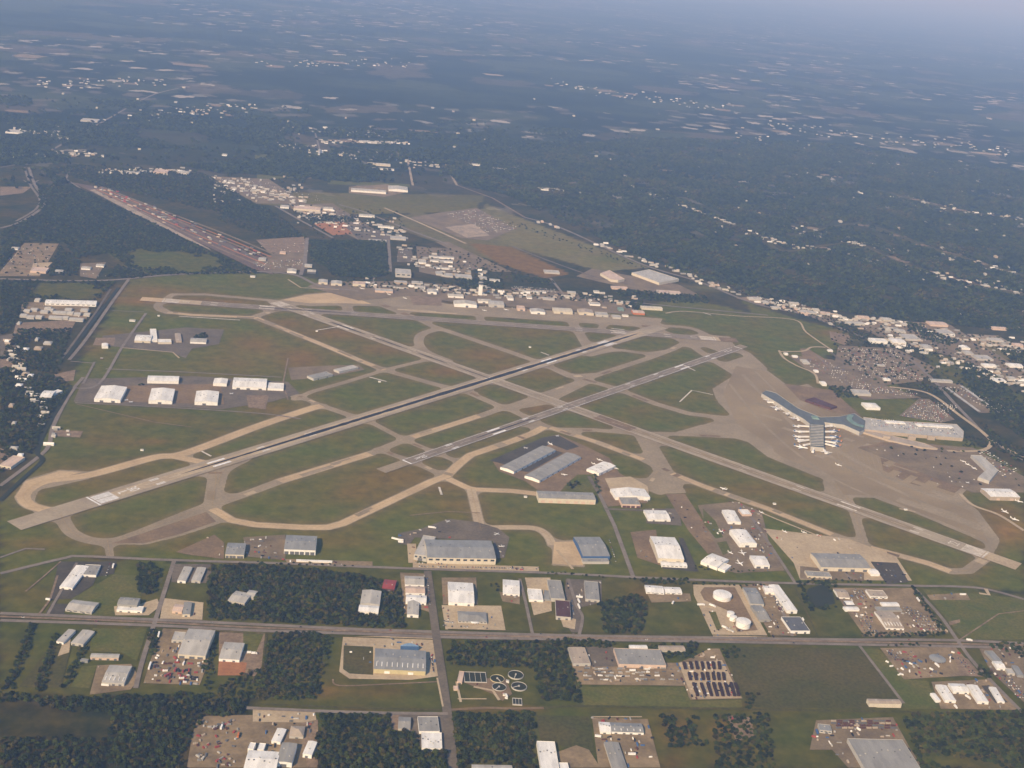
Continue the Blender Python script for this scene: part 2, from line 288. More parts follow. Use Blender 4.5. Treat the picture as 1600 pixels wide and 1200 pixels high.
# pavement of the airfield: strips and aprons merged on a raster, corners rounded, traced back to a mesh
TAXI = [  # (pixels in the survey photo, width in metres, smooth, surface of a centre strip or None)
 ([(90, 800), (48, 790), (38, 772), (70, 752), (140, 742), (240, 715), (290, 708), (400, 667), (480, 640), (503, 634)], 32, 1, 'tan'),
 ([(503, 634), (467, 619), (420, 611), (340, 606)], 20, 0, None), ([(503, 634), (550, 650), (572, 655)], 24, 0, None),
 ([(272, 713), (310, 721), (340, 727)], 28, 0, 'tan'),
 ([(332, 790), (400, 766), (437, 752), (575, 710)], 26, 0, None), ([(437, 752), (578, 709)], 28, 0, 'tan'), ([(575, 710), (645, 682), (750, 650), (775, 641), (800, 634), (897, 600), (935, 585), (1012, 560), (1050, 546), (1070, 536), (1040, 520)], 24, 0, None),
 ([(645, 683), (748, 650)], 24, 0, 'tan'),
 ([(335, 727), (338, 750), (332, 790)], 38, 0, None), ([(380, 718), (350, 735), (340, 760)], 30, 1, None),
 ([(95, 805), (112, 832), (145, 845), (180, 845), (215, 834), (260, 816), (300, 800), (332, 788)], 28, 1, None),
 ([(332, 795), (362, 813), (400, 820), (475, 824), (512, 824), (535, 818), (675, 752), (697, 744), (717, 725), (735, 711), (800, 689), (832, 677), (850, 667)], 26, 0, 'tan'),
 ([(700, 748), (732, 763), (745, 765), (800, 767), (842, 772)], 24, 0, 'tan'), ([(736, 764), (752, 831)], 24, 0, 'conc'), ([(748, 825), (800, 824), (838, 826), (856, 838), (863, 852)], 22, 1, 'conc'),
 ([(248, 480), (262, 488), (300, 492), (398, 496), (500, 537), (562, 563), (600, 578), (682, 601), (740, 614)], 26, 0, None), ([(398, 496), (500, 537), (562, 563), (600, 578)], 22, 0, 'tan'), ([(262, 488), (300, 492), (398, 496)], 20, 0, 'tan'),
 ([(254, 470), (247, 477), (250, 484), (265, 489)], 26, 1, None), ([(400, 494), (425, 486), (455, 481)], 26, 0, None),
 ([(540, 462), (590, 474), (612, 483), (650, 497), (675, 509), (800, 551), (845, 567), (900, 590), (960, 606), (1025, 631), (1075, 646), (1150, 655)], 28, 0, None),
 ([(683, 514), (660, 522), (654, 534), (665, 549), (700, 564)], 30, 1, None), ([(605, 577), (668, 562)], 18, 0, None), ([(598, 579), (540, 597), (487, 612), (460, 624)], 18, 0, None),
 ([(255, 470), (270, 460), (320, 460), (430, 470)], 22, 0, None), ([(540, 460), (590, 474), (620, 484), (800, 495), (950, 505), (1028, 511)], 30, 0, None),
 ([(541, 474), (544, 486)], 34, 0, None), ([(746, 490), (752, 500)], 26, 0, None), ([(892, 500), (905, 520), (920, 545)], 34, 0, None), ([(948, 505), (940, 512)], 24, 0, None),
 ([(1030, 509), (1075, 512), (1102, 522), (1117, 531)], 26, 1, None), ([(1036, 518), (1070, 532), (1098, 552), (1130, 572), (1160, 590)], 30, 0, None), ([(920, 555), (962, 547), (1010, 552), (1040, 549)], 24, 1, None),
 ([(845, 567), (890, 588), (935, 585)], 28, 0, None), ([(1150, 545), (1165, 552), (1190, 575)], 36, 0, None),
 ([(720, 608), (775, 632), (800, 641), (850, 665), (875, 673), (930, 690), (1005, 718), (1050, 740), (1100, 760), (1200, 795), (1300, 835), (1360, 856), (1450, 880), (1485, 893), (1512, 892), (1545, 868)], 26, 0, None),
 ([(860, 668), (930, 690), (1005, 718)], 22, 0, 'tan'), ([(1050, 740), (1100, 760), (1200, 795), (1300, 835)], 22, 0, 'tan'), ([(1360, 856), (1450, 880), (1485, 893)], 24, 0, 'tan'),
 ([(575, 657), (632, 687), (668, 702), (712, 720), (722, 722)], 18, 0, None), ([(590, 702), (632, 717), (660, 728), (697, 745)], 20, 0, None),
 ([(875, 671), (930, 672), (990, 677), (1060, 678), (1160, 683)], 24, 0, None), ([(1310, 760), (1330, 790), (1350, 850)], 22, 1, None), ([(1305, 757), (1312, 776)], 60, 0, None),
 ([(912, 600), (850, 630), (790, 640)], 20, 0, None), ([(168, 845), (172, 868)], 14, 0, None), ([(1030, 735), (1015, 752), (985, 748), (975, 752)], 20, 0, None), ([(1052, 762), (1030, 770), (1010, 762)], 22, 0, None)]
APRON = [
 [(1135, 566), (1160, 558), (1200, 580), (1235, 606), (1262, 600), (1290, 618), (1350, 655), (1375, 682), (1400, 690), (1460, 697), (1500, 715), (1522, 752), (1500, 775), (1530, 800), (1562, 845), (1550, 868), (1535, 846), (1375, 778), (1315, 776), (1304, 758), (1290, 750), (1200, 714), (1170, 691), (1140, 682), (1060, 681), (1060, 674), (1145, 651), (1122, 628), (1113, 608), (1145, 588)],
 [(428, 471), (475, 460), (540, 454), (552, 462), (592, 478), (535, 477), (485, 478), (462, 476)], [(22, 778), (40, 750), (94, 734), (140, 737), (140, 748), (60, 765), (50, 790)],
 [(170, 850), (200, 838), (325, 795), (342, 818), (280, 838), (225, 851)], [(992, 681), (1022, 687), (1072, 770), (1040, 771)], [(864, 845), (903, 844), (913, 886), (862, 883)],
 [(560, 460), (640, 462), (700, 475), (960, 492), (1035, 498), (1028, 510), (800, 494), (620, 484)], [(1078, 524), (1090, 522), (1140, 526), (1150, 545), (1130, 552), (1098, 540)]]
RC = 3.0; rx0, rx1, ry0, ry1 = -1350.0, 2000.0, 1750.0, 5100.0
RX, RY = np.meshgrid(np.arange(rx0, rx1, RC), np.arange(ry0, ry1, RC))
fld = np.zeros(RX.shape)
def burn_line(P, w):
    for a, b in zip(P[:-1], P[1:]):
        lo = (min(a.x, b.x)-w, min(a.y, b.y)-w); hi = (max(a.x, b.x)+w, max(a.y, b.y)+w)
        i0, i1 = max(int((lo[0]-rx0)/RC), 0), max(int((hi[0]-rx0)/RC)+2, 0); j0, j1 = max(int((lo[1]-ry0)/RC), 0), max(int((hi[1]-ry0)/RC)+2, 0)
        X, Y = RX[j0:j1, i0:i1], RY[j0:j1, i0:i1]
        if X.size == 0: continue
        d = b-a; l2 = max(d.x**2+d.y**2, 1e-6); t = np.clip(((X-a.x)*d.x+(Y-a.y)*d.y)/l2, 0, 1)
        dd = np.hypot(X-a.x-t*d.x, Y-a.y-t*d.y)
        fld[j0:j1, i0:i1] = np.maximum(fld[j0:j1, i0:i1], np.clip((w/2-dd)/RC+.5, 0, 1))
RWY = {'r422': ((430, 473), (1540, 868), 46), 'r1230': ((75, 806), (1032, 511), 54), 'r1230b': ((635, 723), (1150, 545), 32), 'r1735': ((255, 470), (1117, 530), 46)}
for a, b, w in RWY.values(): burn_line([G(*a), G(*b)], w-3)
for pts, w, sm, _ in TAXI:
    P = [G(*p) for p in pts]; burn_line(smooth_line(P) if sm else P, w)
for pts in APRON: fld[inpoly(RX, RY, [G(*p) for p in pts])] = 1
def disc_fft(mask, r):
    h, w = mask.shape; y, x = np.ogrid[:h, :w]; y = np.minimum(y, h-y); x = np.minimum(x, w-x)
    k = ((x*x+y*y) <= r*r).astype(float); return np.fft.irfft2(np.fft.rfft2(mask.astype(float))*np.fft.rfft2(k), s=mask.shape)
m0 = fld > .5; r = 6
dil = disc_fft(m0, r) > .5; clo = ~(disc_fft(~dil, r) > .5)
soft = np.maximum(fld, disc_fft(clo, 1.5)/9.0); soft = disc_fft(soft, 1.01)/5.0
def trace(f, name, m, z, thr=.5):
    ny, nx = f.shape; V, Fc = [], []; ins = f >= thr
    cell = ins[:-1, :-1].astype(int)+ins[:-1, 1:]+ins[1:, 1:]+ins[1:, :-1]
    full = cell == 4
    for j in range(ny-1):
        row = full[j]; d = np.diff(np.concatenate([[0], row.astype(int), [0]])); st = np.where(d == 1)[0]; en = np.where(d == -1)[0]
        for s, e in zip(st, en):
            n = len(V); y0 = ry0+j*RC; y1 = y0+RC; V += [(rx0+s*RC, y0, z), (rx0+e*RC, y0, z), (rx0+e*RC, y1, z), (rx0+s*RC, y1, z)]; Fc.append((n, n+1, n+2, n+3))
    for j, i in zip(*np.where((cell > 0) & (cell < 4))):
        co = ((j, i), (j, i+1), (j+1, i+1), (j+1, i)); poly = []
        for k in range(4):
            a, b = co[k], co[(k+1) % 4]; fa, fb = f[a], f[b]
            if fa >= thr: poly.append((rx0+a[1]*RC, ry0+a[0]*RC, z))
            if (fa >= thr) != (fb >= thr):
                t = (thr-fa)/(fb-fa); poly.append((rx0+(a[1]+t*(b[1]-a[1]))*RC, ry0+(a[0]+t*(b[0]-a[0]))*RC, z))
        if len(poly) > 2: n = len(V); V += poly; Fc.append(tuple(range(n, n+len(poly))))
    o = mesh_obj(name, V, Fc, m); o['kind'] = 'structure'; return o
trace(soft, 'taxiway', M['taxi'], .06)
wid = disc_fft(soft > .45, 8)/200.0; wid = np.clip(disc_fft(wid, 4)/50.0, 0, 1)
ix = np.clip(((GX-rx0)/RC).astype(int), 0, wid.shape[1]-1); iy = np.clip(((GY-ry0)/RC).astype(int), 0, wid.shape[0]-1); inside = (GX > rx0) & (GX < rx1) & (GY > ry0) & (GY < ry1)
we = (np.clip(wid[iy, ix]*1.6, 0, .6)*inside)[..., None]; cov = cov*(1-we)+np.array((.16, .115, .045))*we
ca = gobj.data.color_attributes['cover']; ca.data.foreach_set('color', np.concatenate([cov, farw[..., None]], -1).reshape(-1, 4).astype(np.float32).ravel())
for pts, w, sm, s in TAXI:
    if s: strip('taxiway', pts, w*.86, M[s], nz(.5), sm)
pr_ = random.Random(9)
for pts, w, sm, s in TAXI:
    P = [G(*q) for q in pts]; P = smooth_line(P) if sm else P; seg = [(P[i], P[i+1]) for i in range(len(P)-1) if (P[i+1]-P[i]).length > 70]
    for a_, b_ in seg:
        for k in range(1+int((b_-a_).length/260)):
            t0 = pr_.uniform(0, .75); t1 = min(1, t0+pr_.uniform(.12, .4)); e_ = pr_.choice((-1, 0, 1))*w*.14; d_ = (b_-a_).normalized(); n_ = Vector((-d_.y, d_.x, 0)); up = Vector((0, 0, nz(.52)))
            vs, fs = strip_mesh([a_+(b_-a_)*t0+n_*e_+up, a_+(b_-a_)*t1+n_*e_+up], w*(.5 if e_ else .8)); o = mesh_obj('pavement_patch', vs, fs, M[pr_.choice(['taxi', 'conc', 'ramp', 'tan' if s else 'taxi', 'brn'])]); o['kind'] = 'structure'
for k in range(34):
    x = pr_.uniform(0, 1); c_ = G(1165+x*350+pr_.uniform(-20, 30), 610+x*215+pr_.uniform(-25, 15)); wd = pr_.uniform(15, 60); ln = pr_.uniform(30, 110); a_ = math.radians(-36 if pr_.random() < .7 else 54); u_ = Vector((math.cos(a_), math.sin(a_), 0)); v_ = Vector((-u_.y, u_.x, 0))
    if not inpoly(np.array([c_.x, (c_+u_*ln).x, (c_-u_*ln).x]), np.array([c_.y, (c_+u_*ln).y, (c_-u_*ln).y]), [G(*q) for q in APRON[0]]).all(): continue
    PATCH.append(([c_-u_*ln-v_*wd*.3, c_+u_*ln-v_*wd*.3, c_+u_*ln+v_*wd*.3, c_-u_*ln+v_*wd*.3], pr_.choice(['taxi', 'ramp', 'ramp'])))
sheet('apron', [(1150, 572), (1195, 580), (1232, 606), (1262, 603), (1290, 620), (1345, 655), (1372, 684), (1460, 700), (1490, 716), (1500, 760), (1400, 740), (1300, 735), (1210, 700), (1150, 660), (1130, 615)], M['ramp'], nz(.5))
sheet('apron', [(1195, 655), (1370, 735), (1520, 800), (1545, 850), (1535, 843), (1375, 775), (1318, 773), (1300, 745), (1210, 710)], M['ramp'], nz(.5))
sheet('apron', [(1370, 690), (1400, 693), (1440, 700), (1500, 718), (1515, 752), (1490, 772), (1420, 755), (1380, 735)], M['brn'], nz(.5))
sheet('taxiway', [(23, 777), (40, 752), (94, 736), (128, 738), (100, 745), (60, 756), (42, 772), (52, 788), (44, 790)], M['tan'], nz(.5))
sheet('apron', [(175, 849), (203, 840), (322, 800), (338, 815), (280, 835), (225, 849)], M['brn'], nz(.5))
sheet('apron', [(440, 469), (478, 461), (538, 456), (548, 463), (580, 475), (535, 474), (485, 474)], M['tan'], nz(.5))
sheet('apron', [(866, 847), (902, 846), (911, 884), (863, 881)], M['tan'], nz(.5))
for q_, k_ in PATCH: sheet('pavement_patch', q_, M[k_], nz(.5), world=True)
for pts, w in (([(1160, 585), (1215, 640), (1300, 715), (1420, 775), (1530, 828)], 14), ([(1140, 600), (1190, 660), (1260, 720), (1330, 762), (1460, 812), (1525, 838)], 9), ([(1180, 580), (1240, 640)], 8), ([(1300, 700), (1400, 752), (1500, 790)], 18), ([(1150, 668), (1240, 728)], 10)): strip('apron_stain', pts, w, M['taxi'], nz(.5), True)
for k in range(9): strip('apron_joint', [(1302+k*8, 690+k*1.5), (1318+k*8, 735+k*2)], 2.0, M['taxi'], nz(.5))
strip('road', [(1062, 628), (1081, 610), (1100, 614), (1114, 617)], 4, M['faint'], nz(.5)); strip('road', [(1430, 800), (1416, 797), (1405, 795)], 7, M['conc'], nz(.5)); strip('road', [(1170, 793), (1215, 812), (1280, 838)], 5, M['conc'], nz(.5))
for p_, q_ in (((494, 517), (530, 511)), ((845, 551), (858, 556)), ((1069, 572), (1086, 580)), ((315, 706), (330, 714)), ((686, 762), (690, 774)), ((577, 590), (604, 597)), ((280, 495), (375, 501)), ((1098, 489), (1111, 493)), ((955, 514), (976, 516)), ((958, 519), (979, 521)), ((405, 478), (428, 480)), ((405, 482), (428, 484))): strip('pavement_marking', [p_, q_], 5, M['faint'], nz(1.2))
# parcels, yards and lots
PARC = [
 ('grass', [(398, 242), (505, 239), (512, 275), (402, 281)]), ('grass', [(512, 282), (640, 288), (640, 292), (512, 288)]), ('dirt', [(0, 292), (50, 292), (36, 302), (0, 306)]), ('field', [(0, 366), (40, 362), (60, 374), (0, 384)]),
 ('asg', [(130, 592), (300, 588), (450, 597), (468, 615), (425, 628), (345, 640), (115, 628)]), ('brn', [(195, 603), (345, 600), (350, 632), (190, 628)]), ('dirt', [(385, 618), (420, 618), (415, 640), (388, 637)]),
 ('asg', [(160, 525), (290, 512), (350, 515), (342, 538), (300, 545), (290, 560), (265, 550), (160, 540)]), ('dirt', [(150, 528), (180, 528), (178, 540), (145, 540)]), ('dirt', [(85, 585), (118, 578), (115, 595), (85, 598)]), ('dirt', [(85, 672), (130, 674), (125, 684), (85, 682)]),
 ('lot', [(450, 575), (500, 572), (560, 570), (570, 578), (510, 590), (455, 594)]),
 ('gravel', [(310, 1120), (375, 1118), (490, 1116), (498, 1150), (490, 1200), (292, 1200), (300, 1150)]), ('conc', [(395, 1105), (492, 1110), (495, 1130), (395, 1128)]), ('dirt', [(470, 1130), (497, 1125), (497, 1200), (480, 1200)]),
 ('asg', [(612, 1117), (692, 1118), (698, 1172), (660, 1172), (640, 1142), (614, 1140)]), ('dirt', [(610, 1118), (624, 1118), (622, 1142), (612, 1140)]), ('gravel', [(925, 1122), (1012, 1124), (1032, 1200), (935, 1200)]), ('field', [(838, 1118), (920, 1120), (930, 1178), (845, 1158)]),
 ('gravel', [(870, 1176), (900, 1165), (920, 1172), (938, 1200), (878, 1200)]), ('lot', [(1275, 1126), (1395, 1121), (1422, 1170), (1442, 1200), (1325, 1200), (1300, 1172), (1265, 1172)]),
 ('gravel', [(893, 1038), (1060, 1036), (1085, 1026), (1108, 1014), (1124, 1014), (1160, 1092), (1078, 1094), (1070, 1072), (903, 1070)]), ('conc', [(1060, 1036), (1128, 1032), (1158, 1091), (1082, 1093), (1074, 1072)]), ('asg', [(890, 1010), (962, 1012), (968, 1042), (896, 1042)]),
 ('field', [(1128, 1011), (1342, 1014), (1412, 1096), (1360, 1108), (1182, 1106), (1162, 1091)]), ('grass', [(1345, 1014), (1372, 1014), (1420, 1062), (1450, 1065), (1465, 1108), (1415, 1108)]), ('grass', [(900, 1074), (1068, 1074), (1080, 1096), (1158, 1094), (1160, 1106), (910, 1106)]),
 ('gravel', [(1375, 1013), (1492, 1011), (1532, 1055), (1412, 1062)]), ('dirt', [(1490, 1022), (1512, 1030), (1535, 1058), (1500, 1056)]), ('gravel', [(1455, 1066), (1545, 1062), (1590, 1110), (1470, 1108)]), ('asph', [(1533, 1072), (1545, 1071), (1575, 1098), (1555, 1099)]), ('lot', [(1530, 1014), (1600, 1010), (1600, 1098), (1548, 1050)]),
 ('gravel', [(1300, 919), (1425, 919), (1482, 990), (1352, 996), (1330, 965)]), ('conc', [(1083, 914), (1155, 914), (1200, 995), (1115, 997), (1084, 930)]), ('brn', [(1094, 926), (1100, 918), (1148, 918), (1184, 985), (1152, 988), (1138, 955), (1100, 938)]), ('grass', [(1108, 957), (1118, 956), (1128, 983), (1120, 985)]),
 ('gravel', [(1158, 914), (1214, 911), (1245, 994), (1206, 996)]), ('conc', [(536, 995), (680, 994), (686, 1057), (642, 1063), (546, 1061), (530, 1050)]), ('field', [(537, 1009), (583, 1011), (583, 1055), (546, 1053), (536, 1046)]), ('conc', [(690, 946), (783, 947), (790, 986), (696, 984)]), ('gravel', [(690, 903), (744, 903), (746, 945), (692, 945)]),
 ('gravel', [(625, 895), (668, 897), (674, 958), (655, 952), (632, 960)]), ('conc', [(820, 903), (860, 903), (862, 955), (834, 962)]), ('asg', [(884, 905), (940, 907), (940, 942), (905, 950), (910, 985), (895, 992), (880, 968)]), ('conc', [(874, 962), (900, 968), (898, 984), (880, 980)]), ('gravel', [(1010, 926), (1078, 928), (1080, 940), (1018, 942)]),
 ('gravel', [(780, 925), (812, 932), (812, 945), (785, 940)]), ('asph', [(92, 878), (182, 878), (178, 897), (150, 902), (145, 915), (112, 936), (78, 937)]), ('asph', [(80, 944), (106, 944), (100, 962), (70, 962)]), ('grass', [(112, 936), (178, 898), (225, 900), (218, 950), (145, 965), (100, 958), (106, 945)]),
 ('grass', [(145, 982), (230, 984), (214, 1034), (190, 1020), (140, 1018)]), ('field', [(30, 1074), (82, 1005), (112, 1010), (95, 1075)]), ('grass', [(128, 1042), (152, 1040), (140, 1076), (110, 1074)]), ('gravel', [(152, 1040), (205, 1038), (218, 1060), (204, 1078), (140, 1086)]), ('conc', [(105, 985), (112, 985), (108, 1020), (90, 1026), (98, 1005)]), ('gravel', [(255, 982), (332, 984), (326, 1035), (312, 1071), (224, 1068), (236, 1030)]),
 ('dirt', [(342, 986), (416, 990), (410, 1040), (398, 1058), (342, 1040)]), ('clay', [(342, 1033), (386, 1036), (382, 1056), (340, 1056)]), ('grass', [(380, 985), (412, 992), (400, 1020), (380, 1018)]), ('conc', [(255, 935), (318, 942), (316, 969), (250, 967)]), ('conc', [(178, 948), (220, 944), (246, 936), (250, 948), (232, 962), (180, 962)]), ('asg', [(270, 882), (330, 882), (330, 912), (268, 910)]),
 ('conc', [(645, 880), (842, 886), (842, 893), (645, 889)]), ('asg', [(622, 834), (660, 826), (700, 811), (745, 816), (778, 826), (796, 840), (788, 872), (776, 873), (770, 846), (648, 840), (640, 852), (622, 850)]), ('conc', [(636, 850), (650, 850), (652, 880), (638, 880)]), ('gravel', [(445, 874), (582, 878), (582, 886), (450, 882)]), ('lot', [(380, 840), (446, 836), (446, 876), (385, 870)]), ('brn', [(275, 863), (335, 836), (350, 848), (350, 874), (300, 868)]),
 ('brn', [(770, 722), (850, 684), (872, 679), (916, 698), (952, 716), (968, 740), (1002, 758), (1012, 786), (950, 792), (932, 765), (916, 744), (892, 750), (872, 772), (840, 766), (820, 752), (780, 737)]), ('asph', [(765, 720), (848, 684), (872, 680), (905, 698), (886, 704), (860, 694), (795, 728)]), ('asph', [(825, 718), (870, 705), (880, 708), (826, 738), (808, 736)]), ('grass', [(902, 742), (925, 742), (938, 765), (925, 772), (880, 762)]),
 ('conc', [(945, 748), (985, 745), (1012, 760), (1015, 780), (960, 780)]), ('brn', [(985, 832), (1025, 828), (1032, 884), (996, 872)]), ('asph', [(1060, 840), (1068, 842), (1092, 894), (1036, 889), (1030, 880), (1070, 876)]), ('asg', [(1008, 795), (1060, 795), (1065, 822), (1010, 818)]), ('brn', [(1040, 772), (1070, 772), (1112, 835), (1122, 862), (1106, 866), (1076, 830)]),
 ('lot', [(1090, 790), (1150, 784), (1190, 800), (1202, 850), (1226, 892), (1150, 896), (1106, 884), (1120, 855), (1105, 825)]), ('grass', [(1098, 795), (1118, 815), (1130, 840), (1118, 842), (1100, 820)]), ('grass', [(1120, 848), (1135, 846), (1142, 862), (1130, 868)]),
 ('conc', [(1192, 826), (1325, 842), (1400, 870), (1425, 908), (1250, 906), (1240, 880)]), ('asph', [(1360, 878), (1402, 880), (1420, 910), (1386, 914)]), ('lot', [(1250, 885), (1300, 890), (1350, 895), (1350, 908), (1250, 905)]), ('grass', [(1440, 920), (1600, 936), (1600, 1000), (1505, 1000)]), ('gravel', [(1448, 930), (1510, 927), (1516, 938), (1454, 938)]), ('dirt', [(1482, 972), (1500, 968), (1500, 973), (1484, 978)]),
 ('lot', [(690, 332), (745, 325), (805, 358), (762, 376), (720, 372), (640, 340)]), ('far', [(695, 355), (740, 350), (765, 368), (730, 372)]), ('lot', [(440, 320), (520, 318), (610, 375), (560, 375), (500, 345)]), ('far', [(455, 322), (500, 320), (525, 330), (480, 336)]), ('clay', [(490, 350), (535, 346), (560, 365), (520, 368)]), ('asg', [(540, 355), (570, 352), (630, 374), (560, 374)]),
 ('rail', [(112, 285), (150, 292), (230, 320), (340, 372), (402, 402), (428, 430), (395, 420), (330, 388), (230, 342)]), ('far', [(140, 297), (230, 345), (330, 392), (326, 388), (235, 340), (148, 296)]), ('lot', [(395, 410), (480, 375), (480, 420), (430, 428)]), ('dirt', [(400, 375), (475, 370), (480, 395), (420, 395)]),
 ('gravel', [(38, 380), (92, 381), (62, 432), (0, 432), (0, 425)]), ('lot', [(125, 412), (166, 410), (150, 436), (125, 432)]), ('conc', [(52, 412), (82, 410), (62, 430), (45, 430)]), ('gravel', [(35, 472), (140, 474), (135, 500), (30, 496)]), ('dirt', [(25, 505), (120, 500), (110, 518), (20, 525)]), ('dirt', [(0, 700), (22, 712), (16, 735), (0, 735)]), ('dirt', [(0, 560), (45, 560), (40, 572), (0, 575)]), ('asg', [(0, 525), (28, 520), (25, 555), (0, 558)]),
 ('lot', [(1310, 540), (1400, 545), (1462, 575), (1440, 596), (1385, 602), (1302, 576)]), ('lot', [(1230, 555), (1300, 562), (1390, 605), (1440, 622), (1350, 625), (1290, 600)]), ('lot', [(1405, 650), (1436, 623), (1452, 624), (1492, 656), (1470, 661)]), ('lot', [(1340, 700), (1400, 690), (1520, 700), (1600, 745), (1600, 770), (1520, 770)]), ('brn', [(1225, 600), (1300, 610), (1345, 650), (1300, 645), (1250, 625)]),
 ('lot', [(1320, 500), (1480, 505), (1600, 580), (1600, 605), (1480, 555), (1380, 530)]), ('far', [(1510, 522), (1560, 525), (1595, 545), (1540, 540)]), ('lot', [(1462, 598), (1500, 600), (1562, 645), (1530, 646)]), ('gravel', [(545, 292), (605, 288), (640, 300), (600, 308), (545, 302)]), ('lot', [(560, 470), (640, 462), (720, 474), (990, 492), (990, 478), (880, 460), (640, 440), (500, 440), (480, 448)]),
 ('dirt', [(640, 462), (690, 466), (690, 478), (645, 476)]), ('lot', [(320, 275), (420, 280), (480, 320), (400, 318)]), ('brn', [(1250, 545), (1262, 545), (1300, 568), (1290, 575), (1255, 562)]), ('dirt', [(1296, 518), (1330, 525), (1320, 540), (1298, 532)]), ('lot', [(925, 420), (1060, 445), (1095, 462), (1020, 460), (900, 432)]), ('asg', [(622, 388), (642, 388), (648, 410), (620, 410)]), ('lot', [(650, 385), (715, 390), (760, 415), (700, 435), (655, 425)]), ('lot', [(680, 378), (700, 378), (800, 425), (770, 425)]),
 ('lot', [(800, 450), (870, 455), (930, 462), (930, 472), (800, 468)]), ('dirt', [(1150, 466), (1185, 462), (1210, 475), (1190, 478)]), ('lot', [(1210, 478), (1300, 490), (1320, 510), (1280, 500)]), ('brn', [(712, 1062), (790, 1060), (800, 1085), (785, 1096), (770, 1085)]), ('dirt', [(1135, 1118), (1175, 1122), (1180, 1150), (1150, 1160)]),
]
NAMES = {'asg': 'parking_area', 'brn': 'yard', 'dirt': 'dirt_patch', 'gravel': 'yard', 'conc': 'concrete_yard', 'field': 'field', 'grass': 'lawn', 'asph': 'asphalt_lot', 'clay': 'clay_pile_ground', 'lot': 'parking_lot', 'rail': 'rail_yard_ground', 'far': 'clearing'}
for k, pts in PARC: sheet(NAMES[k], pts, M[k], nz(.1))
for i, (o_, k_, w_) in enumerate([(2, 'dirt', 10), (7, 'clay', 9), (11, 'asg', 12), (16, 'brn', 12), (20, 'clay', 10), (25, 'lot', 12)]):
    strip('rail_track_bed', [(150+o_*.3, 298-o_*.25), (232+o_*.5, 338-o_*.5), (332+o_*.8, 386-o_*.8), (412+o_*.6, 420-o_*.9)], w_, M[k_], nz(.12), True)
# far clearings beyond the airfield: (px, py, width, height)
for (x, y, w, h) in [(220, 186, 26, 6), (142, 188, 28, 5), (105, 134, 22, 5), (65, 121, 18, 3), (203, 131, 28, 5), (28, 205, 30, 8), (80, 210, 34, 6), (75, 217, 30, 4), (15, 242, 18, 4), (60, 242, 26, 5), (110, 243, 34, 7), (220, 268, 40, 6), (270, 267, 50, 9), (340, 165, 30, 5), (365, 180, 40, 6), (28, 174, 60, 8), (300, 102, 80, 8), (45, 88, 60, 8), (290, 136, 20, 3),
        (380, 97, 40, 5), (515, 97, 70, 5), (430, 104, 40, 6), (370, 134, 40, 5), (520, 204, 50, 6), (470, 192, 30, 5), (545, 221, 80, 6), (585, 205, 40, 4), (450, 226, 30, 6), (500, 238, 10, 16), (540, 241, 34, 6), (590, 257, 44, 9), (650, 260, 26, 4), (620, 243, 26, 5), (660, 205, 60, 5), (690, 113, 30, 6), (770, 117, 40, 4), (750, 127, 40, 4), (480, 277, 24, 7), (745, 256, 26, 3), (780, 263, 30, 3),
        (858, 134, 22, 4), (945, 142, 50, 6), (965, 150, 26, 4), (985, 147, 30, 4), (1100, 175, 30, 6), (1130, 172, 40, 6), (1150, 165, 40, 4), (1105, 223, 26, 3), (1040, 266, 30, 4), (965, 234, 22, 4), (920, 275, 30, 6), (1180, 270, 40, 5), (870, 295, 50, 5), (960, 300, 60, 5),
        (1220, 206, 40, 5), (1270, 182, 50, 6), (1360, 213, 60, 6), (1480, 226, 40, 6), (1250, 228, 40, 5), (1360, 243, 50, 6), (1420, 260, 70, 5), (1500, 280, 60, 5), (1300, 275, 40, 6), (1540, 240, 60, 5), (1580, 262, 30, 5), (1510, 269, 26, 4), (1250, 310, 30, 8), (1500, 318, 40, 7), (1555, 335, 50, 7), (1390, 310, 60, 7), (1320, 345, 40, 7), (1430, 320, 60, 6), (1520, 360, 40, 7), (1230, 355, 50, 8), (1270, 357, 30, 7),
        (1290, 388, 30, 5), (1390, 402, 60, 6), (1420, 408, 50, 6), (1490, 430, 60, 6), (1520, 440, 50, 6), (1580, 455, 50, 5), (1440, 385, 40, 6), (1500, 397, 40, 8), (1330, 385, 40, 5), (1445, 450, 40, 8), (1570, 365, 50, 6), (1205, 455, 14, 8), (1230, 470, 30, 6), (990, 303, 50, 4)]:
    o = G(x, y); s = slant(o)/F; wm = w*s*.8; hm = h*s*slant(o)/CAMH*.6
    if random.random() < .35: continue
    P = []
    for k in range(14):
        a = 2*math.pi*k/14; q = random.uniform(.65, 1.1); c, s_ = math.cos(a), math.sin(a)
        c = math.copysign(abs(c)**.6, c); s_ = math.copysign(abs(s_)**.6, s_)
        P.append(o+GU*(wm*.5*c*q)+GV*(hm*.5*s_*q))
    sheet('clearing', P, M[random.choice(['far', 'dirt', 'dirt', 'lot', 'gravel'])], nz(.1), world=True)
